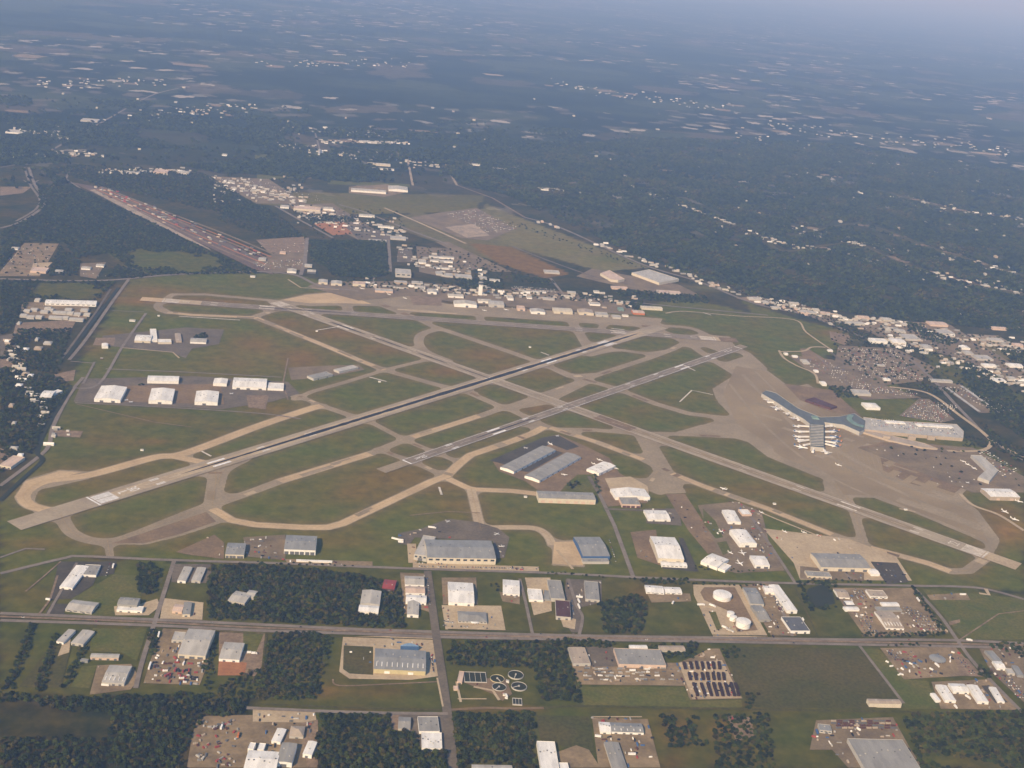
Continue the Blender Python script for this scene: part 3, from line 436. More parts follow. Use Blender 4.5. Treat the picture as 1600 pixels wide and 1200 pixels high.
# roads
RD = [
 ('dirt_track', [(702, 1110), (760, 1107), (800, 1108), (850, 1107)], 6, 'brn'), ('ditch', [(400, 1101), (560, 1107), (690, 1110)], 5, 'field'), ('ditch', [(850, 1108), (910, 1104), (1160, 1109), (1280, 1111), (1440, 1113)], 6, 'field'), ('ditch', [(240, 981), (400, 991), (680, 1000)], 3, 'field'), ('ditch', [(700, 984), (900, 989), (1100, 993), (1460, 997)], 3, 'field'), ('ditch', [(1242, 918), (1278, 996)], 4, 'field'), ('ditch', [(416, 990), (405, 1095)], 4, 'field'), ('footpath', [(520, 1062), (530, 1072), (600, 1070), (684, 1066)], 3, 'dirt'), ('dirt_track', [(40, 925), (70, 900), (95, 878)], 3, 'dirt'), ('dirt_track', [(1500, 1000), (1560, 960), (1600, 955)], 3, 'dirt'), ('dirt_track', [(120, 632), (240, 660), (300, 668)], 3, 'dirt'), ('dirt_track', [(640, 806), (700, 800), (750, 802)], 3, 'dirt'), ('dirt_track', [(450, 560), (442, 600), (450, 625)], 4, 'dirt'),
 ('road', [(0, 959), (240, 969), (390, 976), (560, 984), (680, 988), (900, 994), (1100, 997), (1300, 1000), (1480, 1001), (1600, 1006)], 9, 'road'), ('road', [(0, 970), (240, 978), (400, 986), (560, 991), (680, 996), (900, 1000), (1100, 1003), (1300, 1007), (1600, 1013)], 9, 'road'),
 ('median', [(0, 964), (240, 973), (390, 981), (560, 987), (680, 992), (900, 997), (1100, 1000), (1300, 1003), (1600, 1009)], 6, 'dirt'),
 ('road', [(0, 897), (100, 873), (130, 870), (270, 876), (440, 881), (560, 886), (700, 891), (860, 896), (1000, 903), (1200, 911), (1430, 916), (1490, 917), (1540, 921), (1600, 937)], 9, 'road'), ('road', [(0, 872), (40, 858), (70, 859)], 5, 'road'),
 ('road', [(668, 893), (681, 990), (697, 1100), (709, 1210)], 15, 'asg'), ('road', [(683, 1060), (692, 1105)], 3, 'conc'), ('road', [(272, 877), (242, 972), (222, 1035), (212, 1076)], 8, 'road'), ('road', [(385, 1107), (500, 1112), (600, 1115), (700, 1116)], 8, 'road'), ('road', [(936, 772), (960, 822), (990, 904)], 9, 'road'),
 ('road', [(1168, 800), (1205, 855), (1242, 911)], 7, 'road'), ('road', [(1425, 916), (1468, 962), (1497, 1003), (1525, 1040), (1600, 1117)], 8, 'road'), ('road', [(1343, 1010), (1412, 1100)], 6, 'road'), ('road', [(905, 992), (910, 965), (900, 945), (888, 905)], 6, 'road'), ('road', [(812, 905), (822, 945), (832, 992)], 6, 'road'), ('road', [(1205, 912), (1238, 995)], 6, 'road'), ('road', [(120, 880), (75, 960)], 5, 'road'), ('road', [(60, 962), (78, 938), (90, 900)], 4, 'dirt'),
 ('road', [(201, 437), (172, 477), (135, 530), (108, 563)], 10, 'road'), ('road', [(117, 605), (100, 632), (82, 670), (77, 695), (62, 713), (0, 760)], 10, 'road'), ('road', [(130, 590), (117, 605)], 9, 'road'), ('road', [(173, 452), (150, 488), (93, 566)], 7, 'asg'),
 ('canal', [(185, 450), (150, 496), (103, 560)], 11, 'water'), ('canal', [(111, 606), (90, 640), (70, 674), (58, 706), (66, 720), (40, 745), (0, 783)], 11, 'water'), ('road', [(228, 490), (192, 541), (155, 600), (115, 607)], 8, 'road'), ('road', [(148, 566), (130, 600)], 6, 'road'), ('road', [(110, 565), (145, 568)], 5, 'road'), ('road', [(165, 577), (290, 582), (440, 590)], 6, 'road'), ('road', [(117, 630), (240, 636), (400, 646), (470, 655)], 6, 'road'), ('road', [(192, 544), (270, 551), (280, 560)], 5, 'conc'), ('road', [(175, 486), (225, 488)], 4, 'road'),
 ('road', [(0, 436), (100, 439), (175, 438), (240, 432), (300, 428), (400, 425), (460, 430), (500, 447), (560, 455)], 14, 'road'), ('road', [(450, 437), (470, 450), (530, 453)], 6, 'conc'), ('road', [(45, 262), (55, 290), (70, 312), (62, 328), (30, 348), (0, 357)], 12, 'road'), ('road', [(38, 262), (48, 290), (62, 312), (55, 328), (25, 346)], 9, 'road'), ('road', [(40, 258), (75, 238), (125, 210), (165, 188), (235, 150), (280, 138)], 14, 'road'), ('road', [(0, 262), (40, 255)], 10, 'road'), ('road', [(37, 282), (48, 290), (60, 282)], 7, 'road'), ('road', [(110, 265), (103, 280), (125, 294)], 9, 'road'),
 ('road', [(635, 240), (645, 290)], 12, 'far'), ('road', [(693, 248), (703, 270), (714, 290)], 12, 'far'), ('road', [(490, 200), (500, 235)], 10, 'road'), ('road', [(820, 340), (880, 358), (1000, 412), (1090, 440), (1160, 468), (1200, 480), (1300, 500)], 14, 'road'), ('road', [(715, 290), (770, 310), (820, 340)], 10, 'dirt'), ('road', [(530, 320), (570, 332), (640, 360), (700, 382)], 12, 'road'), ('road', [(600, 325), (650, 346), (728, 381)], 12, 'conc'), ('road', [(430, 322), (470, 345), (520, 372)], 12, 'road'),
 ('road', [(480, 372), (476, 410), (470, 430)], 14, 'road'), ('road', [(607, 375), (610, 425)], 12, 'road'), ('road', [(800, 385), (850, 405), (920, 430), (960, 440)], 12, 'asg'), ('road', [(560, 440), (585, 450), (640, 445), (700, 452), (800, 462), (960, 470), (1040, 478), (1200, 493)], 10, 'road'), ('road', [(584, 428), (585, 455)], 8, 'road'), ('road', [(860, 435), (880, 460)], 10, 'road'), ('road', [(1040, 490), (1070, 487), (1150, 494), (1240, 500), (1260, 520), (1300, 548)], 7, 'conc'),
 ('road', [(1217, 548), (1225, 560), (1245, 572), (1272, 584), (1278, 600)], 8, 'conc'), ('road', [(1217, 550), (1255, 549), (1268, 543), (1290, 543)], 8, 'conc'), ('road', [(1275, 555), (1300, 578), (1340, 568)], 7, 'road'), ('road', [(1280, 500), (1330, 520), (1420, 560), (1500, 640), (1545, 685), (1600, 720)], 12, 'road'), ('road', [(1390, 605), (1450, 615), (1500, 650), (1540, 680), (1548, 695), (1530, 705), (1480, 705)], 12, 'conc'), ('road', [(1550, 690), (1600, 715)], 10, 'conc'),
 ('road', [(1500, 772), (1520, 790), (1560, 805), (1600, 830)], 10, 'conc'), ('road', [(1540, 921), (1545, 930), (1530, 928)], 8, 'conc'), ('road', [(1320, 896), (1330, 905)], 6, 'road'), ('fenced_track', [(925, 1121), (1003, 1121)], 3, 'conc'), ('road', [(713, 1066), (720, 1098)], 4, 'conc'), ('road', [(715, 1093), (760, 1093)], 3, 'conc'), ('road', [(740, 1074), (770, 1080), (780, 1095)], 5, 'conc'),
 ('road', [(870, 860), (895, 890)], 6, 'conc'), ('road', [(945, 796), (1005, 798)], 8, 'asg'), ('road', [(920, 745), (935, 770)], 10, 'asg'), ('road', [(1345, 700), (1420, 690), (1500, 705)], 12, 'brn'), ('road', [(1290, 545), (1320, 568), (1300, 578)], 9, 'asg'), ('road', [(1200, 378), (1230, 393), (1330, 380), (1400, 408), (1500, 440), (1600, 460)], 26, 'field'), ('road', [(1240, 370), (1340, 350), (1440, 380), (1600, 430)], 20, 'field'),
]
for n, pts, w, s in RD: strip(n, pts, w, M[s], nz(.55 if s != 'water' else .3), smooth=len(pts) > 3)
for pts, wd in (([(1330, 382), (1400, 408), (1500, 440), (1600, 462)], 40), ([(1340, 348), (1440, 383), (1600, 432)], 45), ([(1390, 300), (1480, 325), (1600, 345)], 60), ([(1000, 300), (1100, 335), (1210, 378)], 25)): strip('corridor', pts, wd, M['far'] if 0 else M['field'], nz(.1), True)
for x, y in ((1372, 400), (1395, 405), (1410, 409), (1455, 425), (1480, 434), (1510, 444), (1350, 352), (1400, 368), (1440, 383), (1490, 395), (1530, 412), (1430, 312), (1470, 320), (1500, 328), (1550, 337)):
    o = G(x, y); sheet('clearing', [o+GU*(random.uniform(30, 70)*math.cos(a*.7))+GV*(random.uniform(15, 35)*math.sin(a*.7)) for a in range(9)], M['dirt'], nz(.1), world=True)
for pts in ([(1262, 921), (1285, 914), (1300, 925), (1305, 944), (1275, 950), (1258, 940)],): sheet('pond', pts, M['water'], nz(.3))
# ---------------------------------------------------------------- runways and their paint
def rect_on(a, d, s0, s1, t0, t1, z):   # along a runway axis
    n = Vector((-d.y, d.x, 0)); up = Vector((0, 0, z)); return [a+d*s0+n*t0+up, a+d*s1+n*t0+up, a+d*s1+n*t1+up, a+d*s0+n*t1+up]
def text_on(body, a, d, s, size, z, m, MBv):
    cu = bpy.data.curves.new('t', 'FONT'); cu.body = body; cu.size = size; cu.align_x = 'CENTER'
    o = bpy.data.objects.new('t', cu); COL.objects.link(o); dg = bpy.context.evaluated_depsgraph_get(); me = bpy.data.meshes.new_from_object(o.evaluated_get(dg))
    n = Vector((d.y, -d.x, 0)); vs = [a+d*(s+v.co.y*1.5)+n*v.co.x+Vector((0, 0, z)) for v in me.vertices]; MBv.add(vs, [tuple(p.vertices) for p in me.polygons])
    bpy.data.objects.remove(o); bpy.data.curves.remove(cu); bpy.data.meshes.remove(me)
def runway(a, b, w, base, pads, centre, edge, nums, disp=(0, 0), rubber=(), aims=(True, True), bars=(True, True)):
    A, B = G(*a), G(*b); d = (B-A).normalized(); L_ = (B-A).length; zb = nz(.75)
    mb = MB(); mb.add(rect_on(A, d, 0, L_, -w/2, w/2, zb), [(0, 1, 2, 3)]); o = mb.build('runway', base); o['kind'] = 'structure'
    for s0, s1, m in pads: mb = MB(); mb.add(rect_on(A, d, s0, s1, -w*.48, w*.48, nz(.7)), [(0, 1, 2, 3)]); o = mb.build('blast_pad', m); o['kind'] = 'structure'
    for s0, s1, t0, t1, m in centre: mb = MB(); mb.add(rect_on(A, d, s0, s1, t0, t1, nz(.78)), [(0, 1, 2, 3)]); o = mb.build('runway_surface', m); o['kind'] = 'structure'
    for s0, s1, hw in rubber:
        mb = MB(); n = 40; z = nz(1.12); prev = None; nv = Vector((-d.y, d.x, 0))
        for k in range(n+1):
            t = k/n; h = hw*(math.sin(math.pi*t)**.5)*random.uniform(.75, 1.2)+.3; p = A+d*(s0+(s1-s0)*t)+Vector((0, 0, z)); q = (p+nv*h, p-nv*h)
            if prev: mb.add([prev[0], prev[1], q[1], q[0]], [(0, 1, 2, 3)])
            prev = q
        o = mb.build('rubber_streak', M['rub']); o['kind'] = 'structure'
    mk = MB(); z = nz(1.0)
    cl = MB(); s = disp[0]+70
    while s < L_-disp[1]-110: cl.add(rect_on(A, d, s, s+36, -.45, .45, z), [(0, 1, 2, 3)]); s += 61
    o = cl.build('runway_centre_line', M['faint']); o['kind'] = 'structure'
    if edge:
        for e in (-1, 1): mk.add(rect_on(A, d, 0, L_, e*(w/2-edge)-.6, e*(w/2-edge)+.6, z), [(0, 1, 2, 3)])
    for k, (P, D, o_) in enumerate(((A, d, disp[0]), (B, -d, disp[1]))):
        if bars[k]:
            for i in range(6):
                for e in (-1, 1): t = e*(2.5+i*3.3); mk.add(rect_on(P, D, o_+6, o_+51, t-1.2, t+1.2, z) if abs(t)+1.2 < w/2 else [], [(0, 1, 2, 3)] if abs(t)+1.2 < w/2 else [])
            mk.add(rect_on(P, D, o_-1, o_+3, -w/2+1, w/2-1, z), [(0, 1, 2, 3)])
        if aims[k]:
            for e in (-1, 1): mk.add(rect_on(P, D, o_+305, o_+355, e*11-3.5, e*11+3.5, z), [(0, 1, 2, 3)])
            for q in (150, 450, 600):
                for e in (-1, 1):
                    for j in range(3 if q < 200 else 2 if q < 500 else 1): t = e*(9+j*3.2); mk.add(rect_on(P, D, o_+q, o_+q+23, t-.9, t+.9, z), [(0, 1, 2, 3)])
        for txt, off, size in nums[k]: text_on(txt, P, D, o_+off, size, z, None, mk)
    o = mk.build('runway_markings', M['faint'] if edge == 2.5 else M['white']); o['kind'] = 'structure'
runway(*RWY['r1735'][:2], 46, M['rwg'], [(-70, 0, M['tan']), (1829, 1890, M['brn'])], [(0, 120, -22, 22, M['conc']), (1760, 1829, -22, 22, M['conc'])], 2.5, ([('35', 62, 20)], [('17', 62, 20)]), rubber=[(300, 600, 3)])
runway(*RWY['r422'][:2], 46, M['rw'], [(2334, 2440, M['conc'])], [(0, 150, -20, 20, M['taxi']), (260, 1300, -10, 10, M['taxi']), (1300, 1420, -19, 19, M['brn']), (1420, 2200, -9, 9, M['ramp'])], 2.5, ([('4', 62, 22)], [('22', 62, 22)]), rubber=[(260, 420, 3), (450, 600, 2.2), (640, 760, 2.2), (790, 940, 1.8)])
runway(*RWY['r1230'][:2], 54, M['rw'], [(-75, 0, M['rw'])], [(150, 2200, -14, 14, M['rw'] if 0 else M['conc'])], 0, ([('L', 62, 22), ('30', 88, 22)], [('R', 62, 22), ('12', 88, 22)]), disp=(105, 300), rubber=[(330, 820, 3), (480, 1300, 6), (760, 1950, 8), (1500, 2180, 7)])
runway(*RWY['r1230b'][:2], 32, M['rwg'], [(-85, 0, M['taxi']), (1563, 1600, M['taxi'])], [], 1.5, ([('R', 30, 16), ('30', 50, 16)], [('L', 30, 16), ('12', 50, 16)]), rubber=[(250, 500, 2)], bars=(False, False))
A = G(635, 723); d = (G(1150, 545)-A).normalized(); mk = MB(); z = nz(1.0)
mk.add(rect_on(A, d, 0, 4, -15, 15, z), [(0, 1, 2, 3)]); mk.add(rect_on(A, d, 1559, 1563, -15, 15, z), [(0, 1, 2, 3)]); o = mk.build('runway_markings', M['white']); o['kind'] = 'structure'
# taxiway hold lines and yellow centre lines
mk = MB(); z = nz(1.0); ym = mat('yellow_marking', (.40, .26, .07), (.3, .2, .08), 10)
for pts, w, sm, _ in TAXI:
    P = [G(*p)+Vector((0, 0, z)) for p in pts]; vs, fs = strip_mesh(smooth_line(P) if sm else P, .5); mk.add(vs, fs)
o = mk.build('taxiway_markings', ym); o['kind'] = 'structure'
# ---------------------------------------------------------------- buildings
FOOT = []      # footprints, kept free of trees
br = random.Random(11)
def rect_from(a, b, c, h):
    A, B, C = G(*a, h), G(*b, h), G(*c, h); u = B-A; w = u.length; u.normalize(); v = Vector((-u.y, u.x, 0)); d = (C-A).dot(v); return A, u, v, w, max(d, 3)
def building(name, label, cat, A, u, w, d, h, typ='flat', rk='w', wk=None, doors=1, wins=0, vents=0, group=None, ribs=0, detail=True, dk='dg'):
    wk = wk or rk; rz = math.atan2(u.y, u.x); v = Vector((-u.y, u.x, 0))
    root = empty(name, (A.x, A.y, 0), rz); tag(root, label, cat, group)
    FOOT.append((A.x, A.y, u.x, u.y, w, d))
    rise = {'flat': 0, 'gx': d*.09, 'gv': w*.09, 'arch': w*.14, 'hx': d*.16}[typ]
    if d > 35 or w > 60: rise *= .6
    wb, rb = MB(), MB(); wb.box(0, w, 0, d, -.5, h)
    o = .35
    if typ == 'flat':
        rb.box(.25, w-.25, .25, d-.25, h, h+.15)
        for (x0, x1, y0, y1) in ((0, w, 0, .25), (0, w, d-.25, d), (0, .25, .25, d-.25), (w-.25, w, .25, d-.25)): wb.box(x0, x1, y0, y1, h, h+.7)
    elif typ == 'gx':
        rb.add([(-o, -o, h), (w+o, -o, h), (w+o, d/2, h+rise), (-o, d/2, h+rise), (w+o, d+o, h), (-o, d+o, h), (-o, -o, h+.3), (w+o, -o, h+.3), (w+o, d/2, h+rise+.3), (-o, d/2, h+rise+.3), (w+o, d+o, h+.3), (-o, d+o, h+.3)],
               [(0, 3, 2, 1), (3, 5, 4, 2), (6, 7, 8, 9), (9, 8, 10, 11), (0, 1, 7, 6), (4, 5, 11, 10), (1, 2, 8, 7), (2, 4, 10, 8), (0, 6, 9, 3), (3, 9, 11, 5)])
        for x in (0, w): wb.add([(x, 0, h), (x, d, h), (x, d/2, h+rise)], [(0, 1, 2)])
    elif typ == 'gv':
        rb.add([(-o, -o, h), (-o, d+o, h), (w/2, d+o, h+rise), (w/2, -o, h+rise), (w+o, d+o, h), (w+o, -o, h), (-o, -o, h+.3), (-o, d+o, h+.3), (w/2, d+o, h+rise+.3), (w/2, -o, h+rise+.3), (w+o, d+o, h+.3), (w+o, -o, h+.3)],
               [(0, 1, 2, 3), (3, 2, 4, 5), (6, 9, 8, 7), (9, 11, 10, 8), (0, 6, 7, 1), (4, 10, 11, 5), (1, 7, 8, 2), (2, 8, 10, 4), (0, 3, 9, 6), (3, 5, 11, 9)])
        for y in (0, d): wb.add([(0, y, h), (w, y, h), (w/2, y, h+rise)], [(0, 1, 2)])
    elif typ == 'arch':
        n = 10; pr = [(w/2-math.cos(math.pi*k/n)*(w/2+o), h+math.sin(math.pi*k/n)*rise) for k in range(n+1)]
        rb.loft([[(x, y, z) for x, z in pr]+[(x, y, z+.4) for x, z in pr[::-1]] for y in (-o, d+o)])
        for y in (0, d): wb.add([(x, y, z) for x, z in pr], [tuple(range(n+1))])
    else:
        e = min(w, d)*.42; rb.add([(-o, -o, h), (w+o, -o, h), (w+o, d+o, h), (-o, d+o, h), (e, d/2, h+rise), (w-e, d/2, h+rise)], [(0, 1, 5, 4), (2, 3, 4, 5), (1, 2, 5), (3, 0, 4), (0, 3, 2, 1)])
    wb.build('wall', wallm(wk), root); roof = rb.build('roof', roofm(rk), root)
    if not detail: return root
    vents = max(vents, min(7, int(w*d/br.uniform(260, 600))))
    def zr(x, y):
        if typ == 'gx': return h+.3+rise*(1-abs(y-d/2)/(d/2))
        if typ == 'gv': return h+.3+rise*(1-abs(x-w/2)/(w/2))
        if typ == 'arch': return h+.4+rise*math.sqrt(max(0, 1-((x-w/2)/(w/2))**2))
        return h+.15
    for k in range(doors):
        dw = min(w*.8/doors, 4.5 if h < 8 else 9); x = w*(k+.5)/doors+br.uniform(-.1, .1)*w/doors; b = MB(); b.box(x-dw/2, x+dw/2, -.12, 0.02, 0, min(h*.62, 6.5)); b.build('door', wallm(dk), root)
    for k in range(wins):
        ww = w/wins*.55; x = w*(k+.5)/wins; b = MB(); b.box(x-ww/2, x+ww/2, -.1, .02, h*.55, h*.82); b.build('window', mat('window_glass', (.03, .04, .05), rough=.2), root)
    for k in range(vents):
        x = w*(k+.5)/vents; y = d*br.uniform(.3, .7); z = zr(x, y); b = MB(); b.box(x-.9, x+.9, y-.9, y+.9, z-.6, z+1.1); b.build('roof_vent', wallm('lg' if br.random() < .6 else 'dg'), root)
    if ribs:
        for k in range(ribs):
            x = w*(k+.5)/ribs; b = MB(); y0, y1 = d*.12, d*.30
            b.box(x-.7, x+.7, (d/2 if typ != 'gx' else y0), (d/2+3 if typ != 'gx' else y1), zr(x, y0)-.5, zr(x, y1 if typ == 'gx' else y0)+.12); b.build('skylight', roofm('w'), root)
    return root
def B(label, a, b, c, h, typ='flat', rk='w', wk=None, cat='warehouse', name=None, **kw):
    A, u, v, w, d = rect_from(a, b, c, h); return building(name or cat.replace(' ', '_'), label, cat, A, u, w, d, h, typ, rk, wk, **kw)
def S(label, cx, cy, w, d, h, rk='w', typ='gx', wk=None, cat='building', group=None, detail=False, ang=None, **kw):
    if rk == 'w' and cy < 520: rk = 'fw'; wk = wk or 'fw'
    C = G(cx, cy, h); s = slant(C)/F; wm, dm = w*s, max(d*s*slant(C)/CAMH*.8, 7); a = GA if ang is None else R_(ang); u = Vector((math.cos(a), math.sin(a), 0)); v = Vector((-u.y, u.x, 0))
    return building(cat.replace(' ', '_'), label, cat, C-u*(wm/2)-v*(dm/2), u, wm, dm, h, typ, rk, wk, group=group, detail=detail, **kw)
def prism(name, label, cat, pts, h, rk, wk, para=.8):
    P = [G(x, y, h) for x, y in pts]; c = sum(P, Vector())/len(P); ar = sum(P[i].x*P[(i+1) % len(P)].y-P[(i+1) % len(P)].x*P[i].y for i in range(len(P)))
    if ar < 0: P = P[::-1]
    L = [(p.x-c.x, p.y-c.y) for p in P]; root = empty(name, (c.x, c.y, 0)); tag(root, label, cat); n = len(L)
    b = MB(); b.v = [(x, y, -.5) for x, y in L]+[(x, y, h+para) for x, y in L]; b.f = [(i, (i+1) % n, n+(i+1) % n, n+i) for i in range(n)]; b.build('wall', wallm(wk), root)
    from mathutils.geometry import tessellate_polygon
    tri = [t if (L[t[1]][0]-L[t[0]][0])*(L[t[2]][1]-L[t[0]][1])-(L[t[1]][1]-L[t[0]][1])*(L[t[2]][0]-L[t[0]][0]) > 0 else t[::-1] for t in tessellate_polygon([[Vector((x, y, 0)) for x, y in L]])]
    me = bpy.data.meshes.new('roof'); me.from_pydata([(x, y, h) for x, y in L], [], tri); me.materials.append(roofm(rk)); o = bpy.data.objects.new('roof', me); COL.objects.link(o); o.parent = root
    xs = [p[0] for p in L]; ys = [p[1] for p in L]; FOOT.append((c.x+min(xs), c.y+min(ys), 1, 0, max(xs)-min(xs), max(ys)-min(ys))); return root

# -- streets nearest the camera, lower left
B('long white warehouse beside a black car park near the left edge', (93, 917), (113, 919), (108, 882), 5, 'gv', 'w', doors=2, vents=2)
B('grey roofed wing behind the long white warehouse in the black car park', (126, 898), (150, 899), (129, 882), 5, 'flat', 'g', 'w', vents=2)
B('pale grey double roofed workshop above the divided road at far left', (102, 952), (143, 957), (113, 937), 5, 'gx', 'lg', 'lg', cat='workshop', doors=2, wins=4)
B('grey roofed shop building with a white lean-to in front', (183, 944), (214, 946), (187, 933), 9, 'gx', 'g', 'g', cat='workshop', doors=0, vents=2)
B('low white lean-to attached below the grey roofed shop', (182, 953), (222, 955), (184, 946), 5, 'flat', 'w', 'w', cat='shed', doors=3)
B('small tan workshop left of its grey twin in a paved yard', (269, 955), (284, 956), (271, 944), 5, 'gx', 'p', 'p', cat='workshop')
B('small grey roofed workshop joined to the tan one', (285, 960), (297, 960), (288, 941), 6, 'gv', 'g', 'c', cat='workshop')
B('narrow white shed, left of two below the divided road', (88, 1002), (99, 1004), (96, 981), 5, 'gv', 'lg', 'w', cat='shed')
B('pale grey shed, right of two below the divided road', (111, 1004), (130, 1007), (117, 982), 5, 'gv', 'lg', 'lg', cat='shed', doors=2)
B('low grey barn with a lit pinkish front beside the hedge fields', (141, 1027), (185, 1028), (143, 1021), 5, 'gx', 'lg', 'p', cat='barn', doors=4)
B('blue grey lean-to at the end of the low grey barn', (125, 1032), (137, 1033), (127, 1029), 4, 'flat', 'bg', 'bg', cat='shed')
B('grey roofed warehouse at the end of the side road by the dark wood', (159, 1066), (194, 1068), (168, 1039), 6, 'gx', 'lg', 'lg', doors=3, vents=2, ribs=5)
B('small white annex on the front corner of the side road warehouse', (158, 1069), (170, 1070), (159, 1065), 3.5, 'flat', 'w', 'w', cat='shed', detail=False)
B('large pale grey warehouse with a cream front and machinery yard', (278, 1022), (321, 1025), (290, 982), 8, 'gx', 'lg', 'c', doors=3, vents=5)
B('grey side wing on the left of the cream fronted warehouse', (268, 1000), (286, 1001), (273, 987), 6, 'flat', 'lg', 'lg', cat='shed', doors=2)
B('pale grey warehouse beside the orange clay heap', (342, 1029), (374, 1031), (347, 1003), 6, 'gx', 'lg', 'w', doors=2, vents=2)
B('grey L shaped building hidden among trees in the big wood', (356, 938), (382, 943), (357, 921), 5, 'gx', 'lg', 'lg', cat='house', doors=1)
B('grey wing of the L shaped building in the big wood', (383, 932), (396, 934), (384, 921), 4.5, 'gx', 'lg', 'lg', cat='house', detail=False)
B('very large white warehouse cut off by the bottom edge', (381, 1200), (431, 1203), (386, 1172), 8, 'gx', 'w', 'w', doors=2, vents=4)
B('grey ridged hall against the large white warehouse at the bottom edge', (432, 1190), (456, 1192), (436, 1160), 9, 'gv', 'g', 'w', doors=1, vents=2)
B('white hall on the right of the ridged grey hall at the bottom edge', (473, 1178), (487, 1180), (476, 1157), 7, 'gv', 'w', 'w')
B('narrow white shed standing in the bottom yard by the green lawn', (424, 1158), (438, 1160), (427, 1137), 5, 'gv', 'w', 'w', cat='shed')
B('brown grey hipped house in the bottom yard', (452, 1150), (474, 1151), (455, 1134), 5, 'hx', 't', 'lg', cat='house')
B('white store on the roof line of the large bottom warehouse', (402, 1171), (412, 1172), (404, 1161), 6, 'flat', 'w', 'w', cat='shed', detail=False)
B('tall narrow white silo house left of the bottom warehouse', (387, 1170), (396, 1171), (389, 1160), 8, 'flat', 'w', 'w', cat='shed', detail=False)
bb = B('huge blue grey roofed distribution hall with yellowish front', (584, 1045), (665, 1049), (583, 1013), 9, 'gx', 'bg', 'y', cat='distribution hall', doors=2, ribs=10, dk='w')
B('grey roofed warehouse with a white front end inside the wood', (563, 943), (593, 945), (569, 922), 7, 'gv', 'lg', 'lg', vents=1)
B('white front part of the warehouse inside the wood', (560, 955), (591, 957), (562, 945), 6, 'gx', 'w', 'w', doors=2)
B('white ribbed hall, lowest of three in a stack by the crossroads', (634, 940), (666, 942), (634, 929), 6, 'gx', 'w', 'w', doors=3)
B('pale tan hall, middle of three in a stack by the crossroads', (634, 926), (664, 927), (634, 916), 6, 'gx', 'p', 'w', doors=2, vents=3)
B('pale grey hall, topmost of three in a stack by the crossroads', (633, 913), (663, 914), (633, 900), 6, 'gx', 'lg', 'w', doors=2, vents=2)
B('grey roofed hall with a white end below the stack of three halls', (636, 960), (654, 961), (636, 938), 6, 'gv', 'lg', 'w')
B('dark maroon shed between the wood and the white halls', (597, 919), (616, 921), (598, 905), 5, 'gx', 'r', 'b', cat='shed')
B('big white warehouse with tan centre right of the crossroads', (701, 941), (741, 943), (695, 909), 7, 'gx', 'w', 'w', doors=2, vents=3)
B('low grey office with a curved white entrance in a square car park', (716, 970), (761, 972), (718, 955), 5, 'hx', 'g', 'lg', cat='office', wins=8, doors=0)
B('white warehouse right of the brown vacant lot', (786, 927), (812, 929), (780, 905), 5, 'gx', 'w', 'w', doors=3, vents=3)
B('square white store on a concrete drive', (827, 937), (849, 938), (826, 920), 5, 'flat', 'w', 'w', cat='shop')
B('grey link building between the square white store and dark hall', (850, 936), (860, 937), (849, 922), 4, 'flat', 'bg', 'bg', cat='shed', detail=False)
B('dark grey flat roofed hall joined to a brown roofed one', (861, 935), (883, 936), (855, 906), 7, 'flat', 'g', 'lg', doors=1, vents=3)
B('red brown roofed hall with pale end wall', (869, 963), (892, 965), (862, 937), 7, 'flat', 'b', 'lg', doors=2, vents=2)
B('dark grey flat hall at the edge of the overgrown plot', (915, 936), (937, 938), (906, 907), 6, 'flat', 'g', 'lg', doors=2, vents=2)
B('low white shop row, left half, beside the tank yard road', (1010, 925), (1038, 927), (1006, 914), 4, 'gx', 'w', 'w', cat='shop', wins=4)
B('low white shop row, right half, with a round bush in front', (1040, 926), (1066, 927), (1038, 917), 4, 'gx', 'w', 'w', cat='shop', wins=3)
B('blue grey hall right of the tank yard', (1173, 943), (1194, 944), (1164, 918), 7, 'gx', 'bg', 'lg', doors=2)
B('grey hall below the blue grey one right of the tank yard', (1187, 968), (1204, 968), (1175, 946), 6, 'gx', 'g', 'g', doors=1)
B('tall narrow white hall with bright roof by a parts yard', (1230, 954), (1246, 954), (1207, 914), 7, 'gv', 'w', 'w', doors=1)
B('short white hall left of the tall narrow white hall', (1196, 925), (1210, 926), (1191, 915), 6, 'gx', 'w', 'w', doors=1)
B('dark flat roofed store with bright white walls by the pond', (1236, 986), (1266, 986), (1222, 964), 6, 'flat', 'dg', 'w', cat='store', doors=2, vents=1)
B('pale tan ribbed workshop in the middle of the salvage yard', (1385, 981), (1413, 982), (1367, 955), 5, 'gx', 't', 'w', cat='workshop', doors=3, vents=3, ribs=6)
B('long white canopy above the ribbed salvage workshop', (1380, 947), (1406, 947), (1378, 941), 4, 'gx', 'w', 'w', cat='shed', detail=False)
B('tan grey office at the top of the salvage yard', (1360, 932), (1387, 933), (1357, 922), 5, 'flat', 't', 'w', cat='office', doors=2, wins=4)
B('tan shed at the upper left corner of the salvage yard', (1310, 933), (1328, 934), (1302, 920), 4, 'gx', 't', 'w', cat='shed')
B('small white roofed shed in the salvage yard left side, lower one', (1321, 953), (1343, 953), (1320, 948), 4, 'gx', 'w', 'w', cat='shed', detail=False)
B('small white roofed shed in the salvage yard left side, upper one', (1323, 945), (1335, 945), (1322, 939), 4, 'gx', 'w', 'dg', cat='shed', detail=False)
B('grey lean-to shed behind the ribbed salvage workshop', (1372, 954), (1410, 954), (1370, 948), 4, 'flat', 'g', 'g', cat='shed', detail=False)
B('long white hall, first on the left of the white row at right', (1477, 1094), (1494, 1095), (1460, 1070), 6, 'gv', 'w', 'w')
B('square white hall set between two long white halls at right', (1490, 1080), (1515, 1081), (1486, 1068), 6, 'gx', 'w', 'w', doors=2)
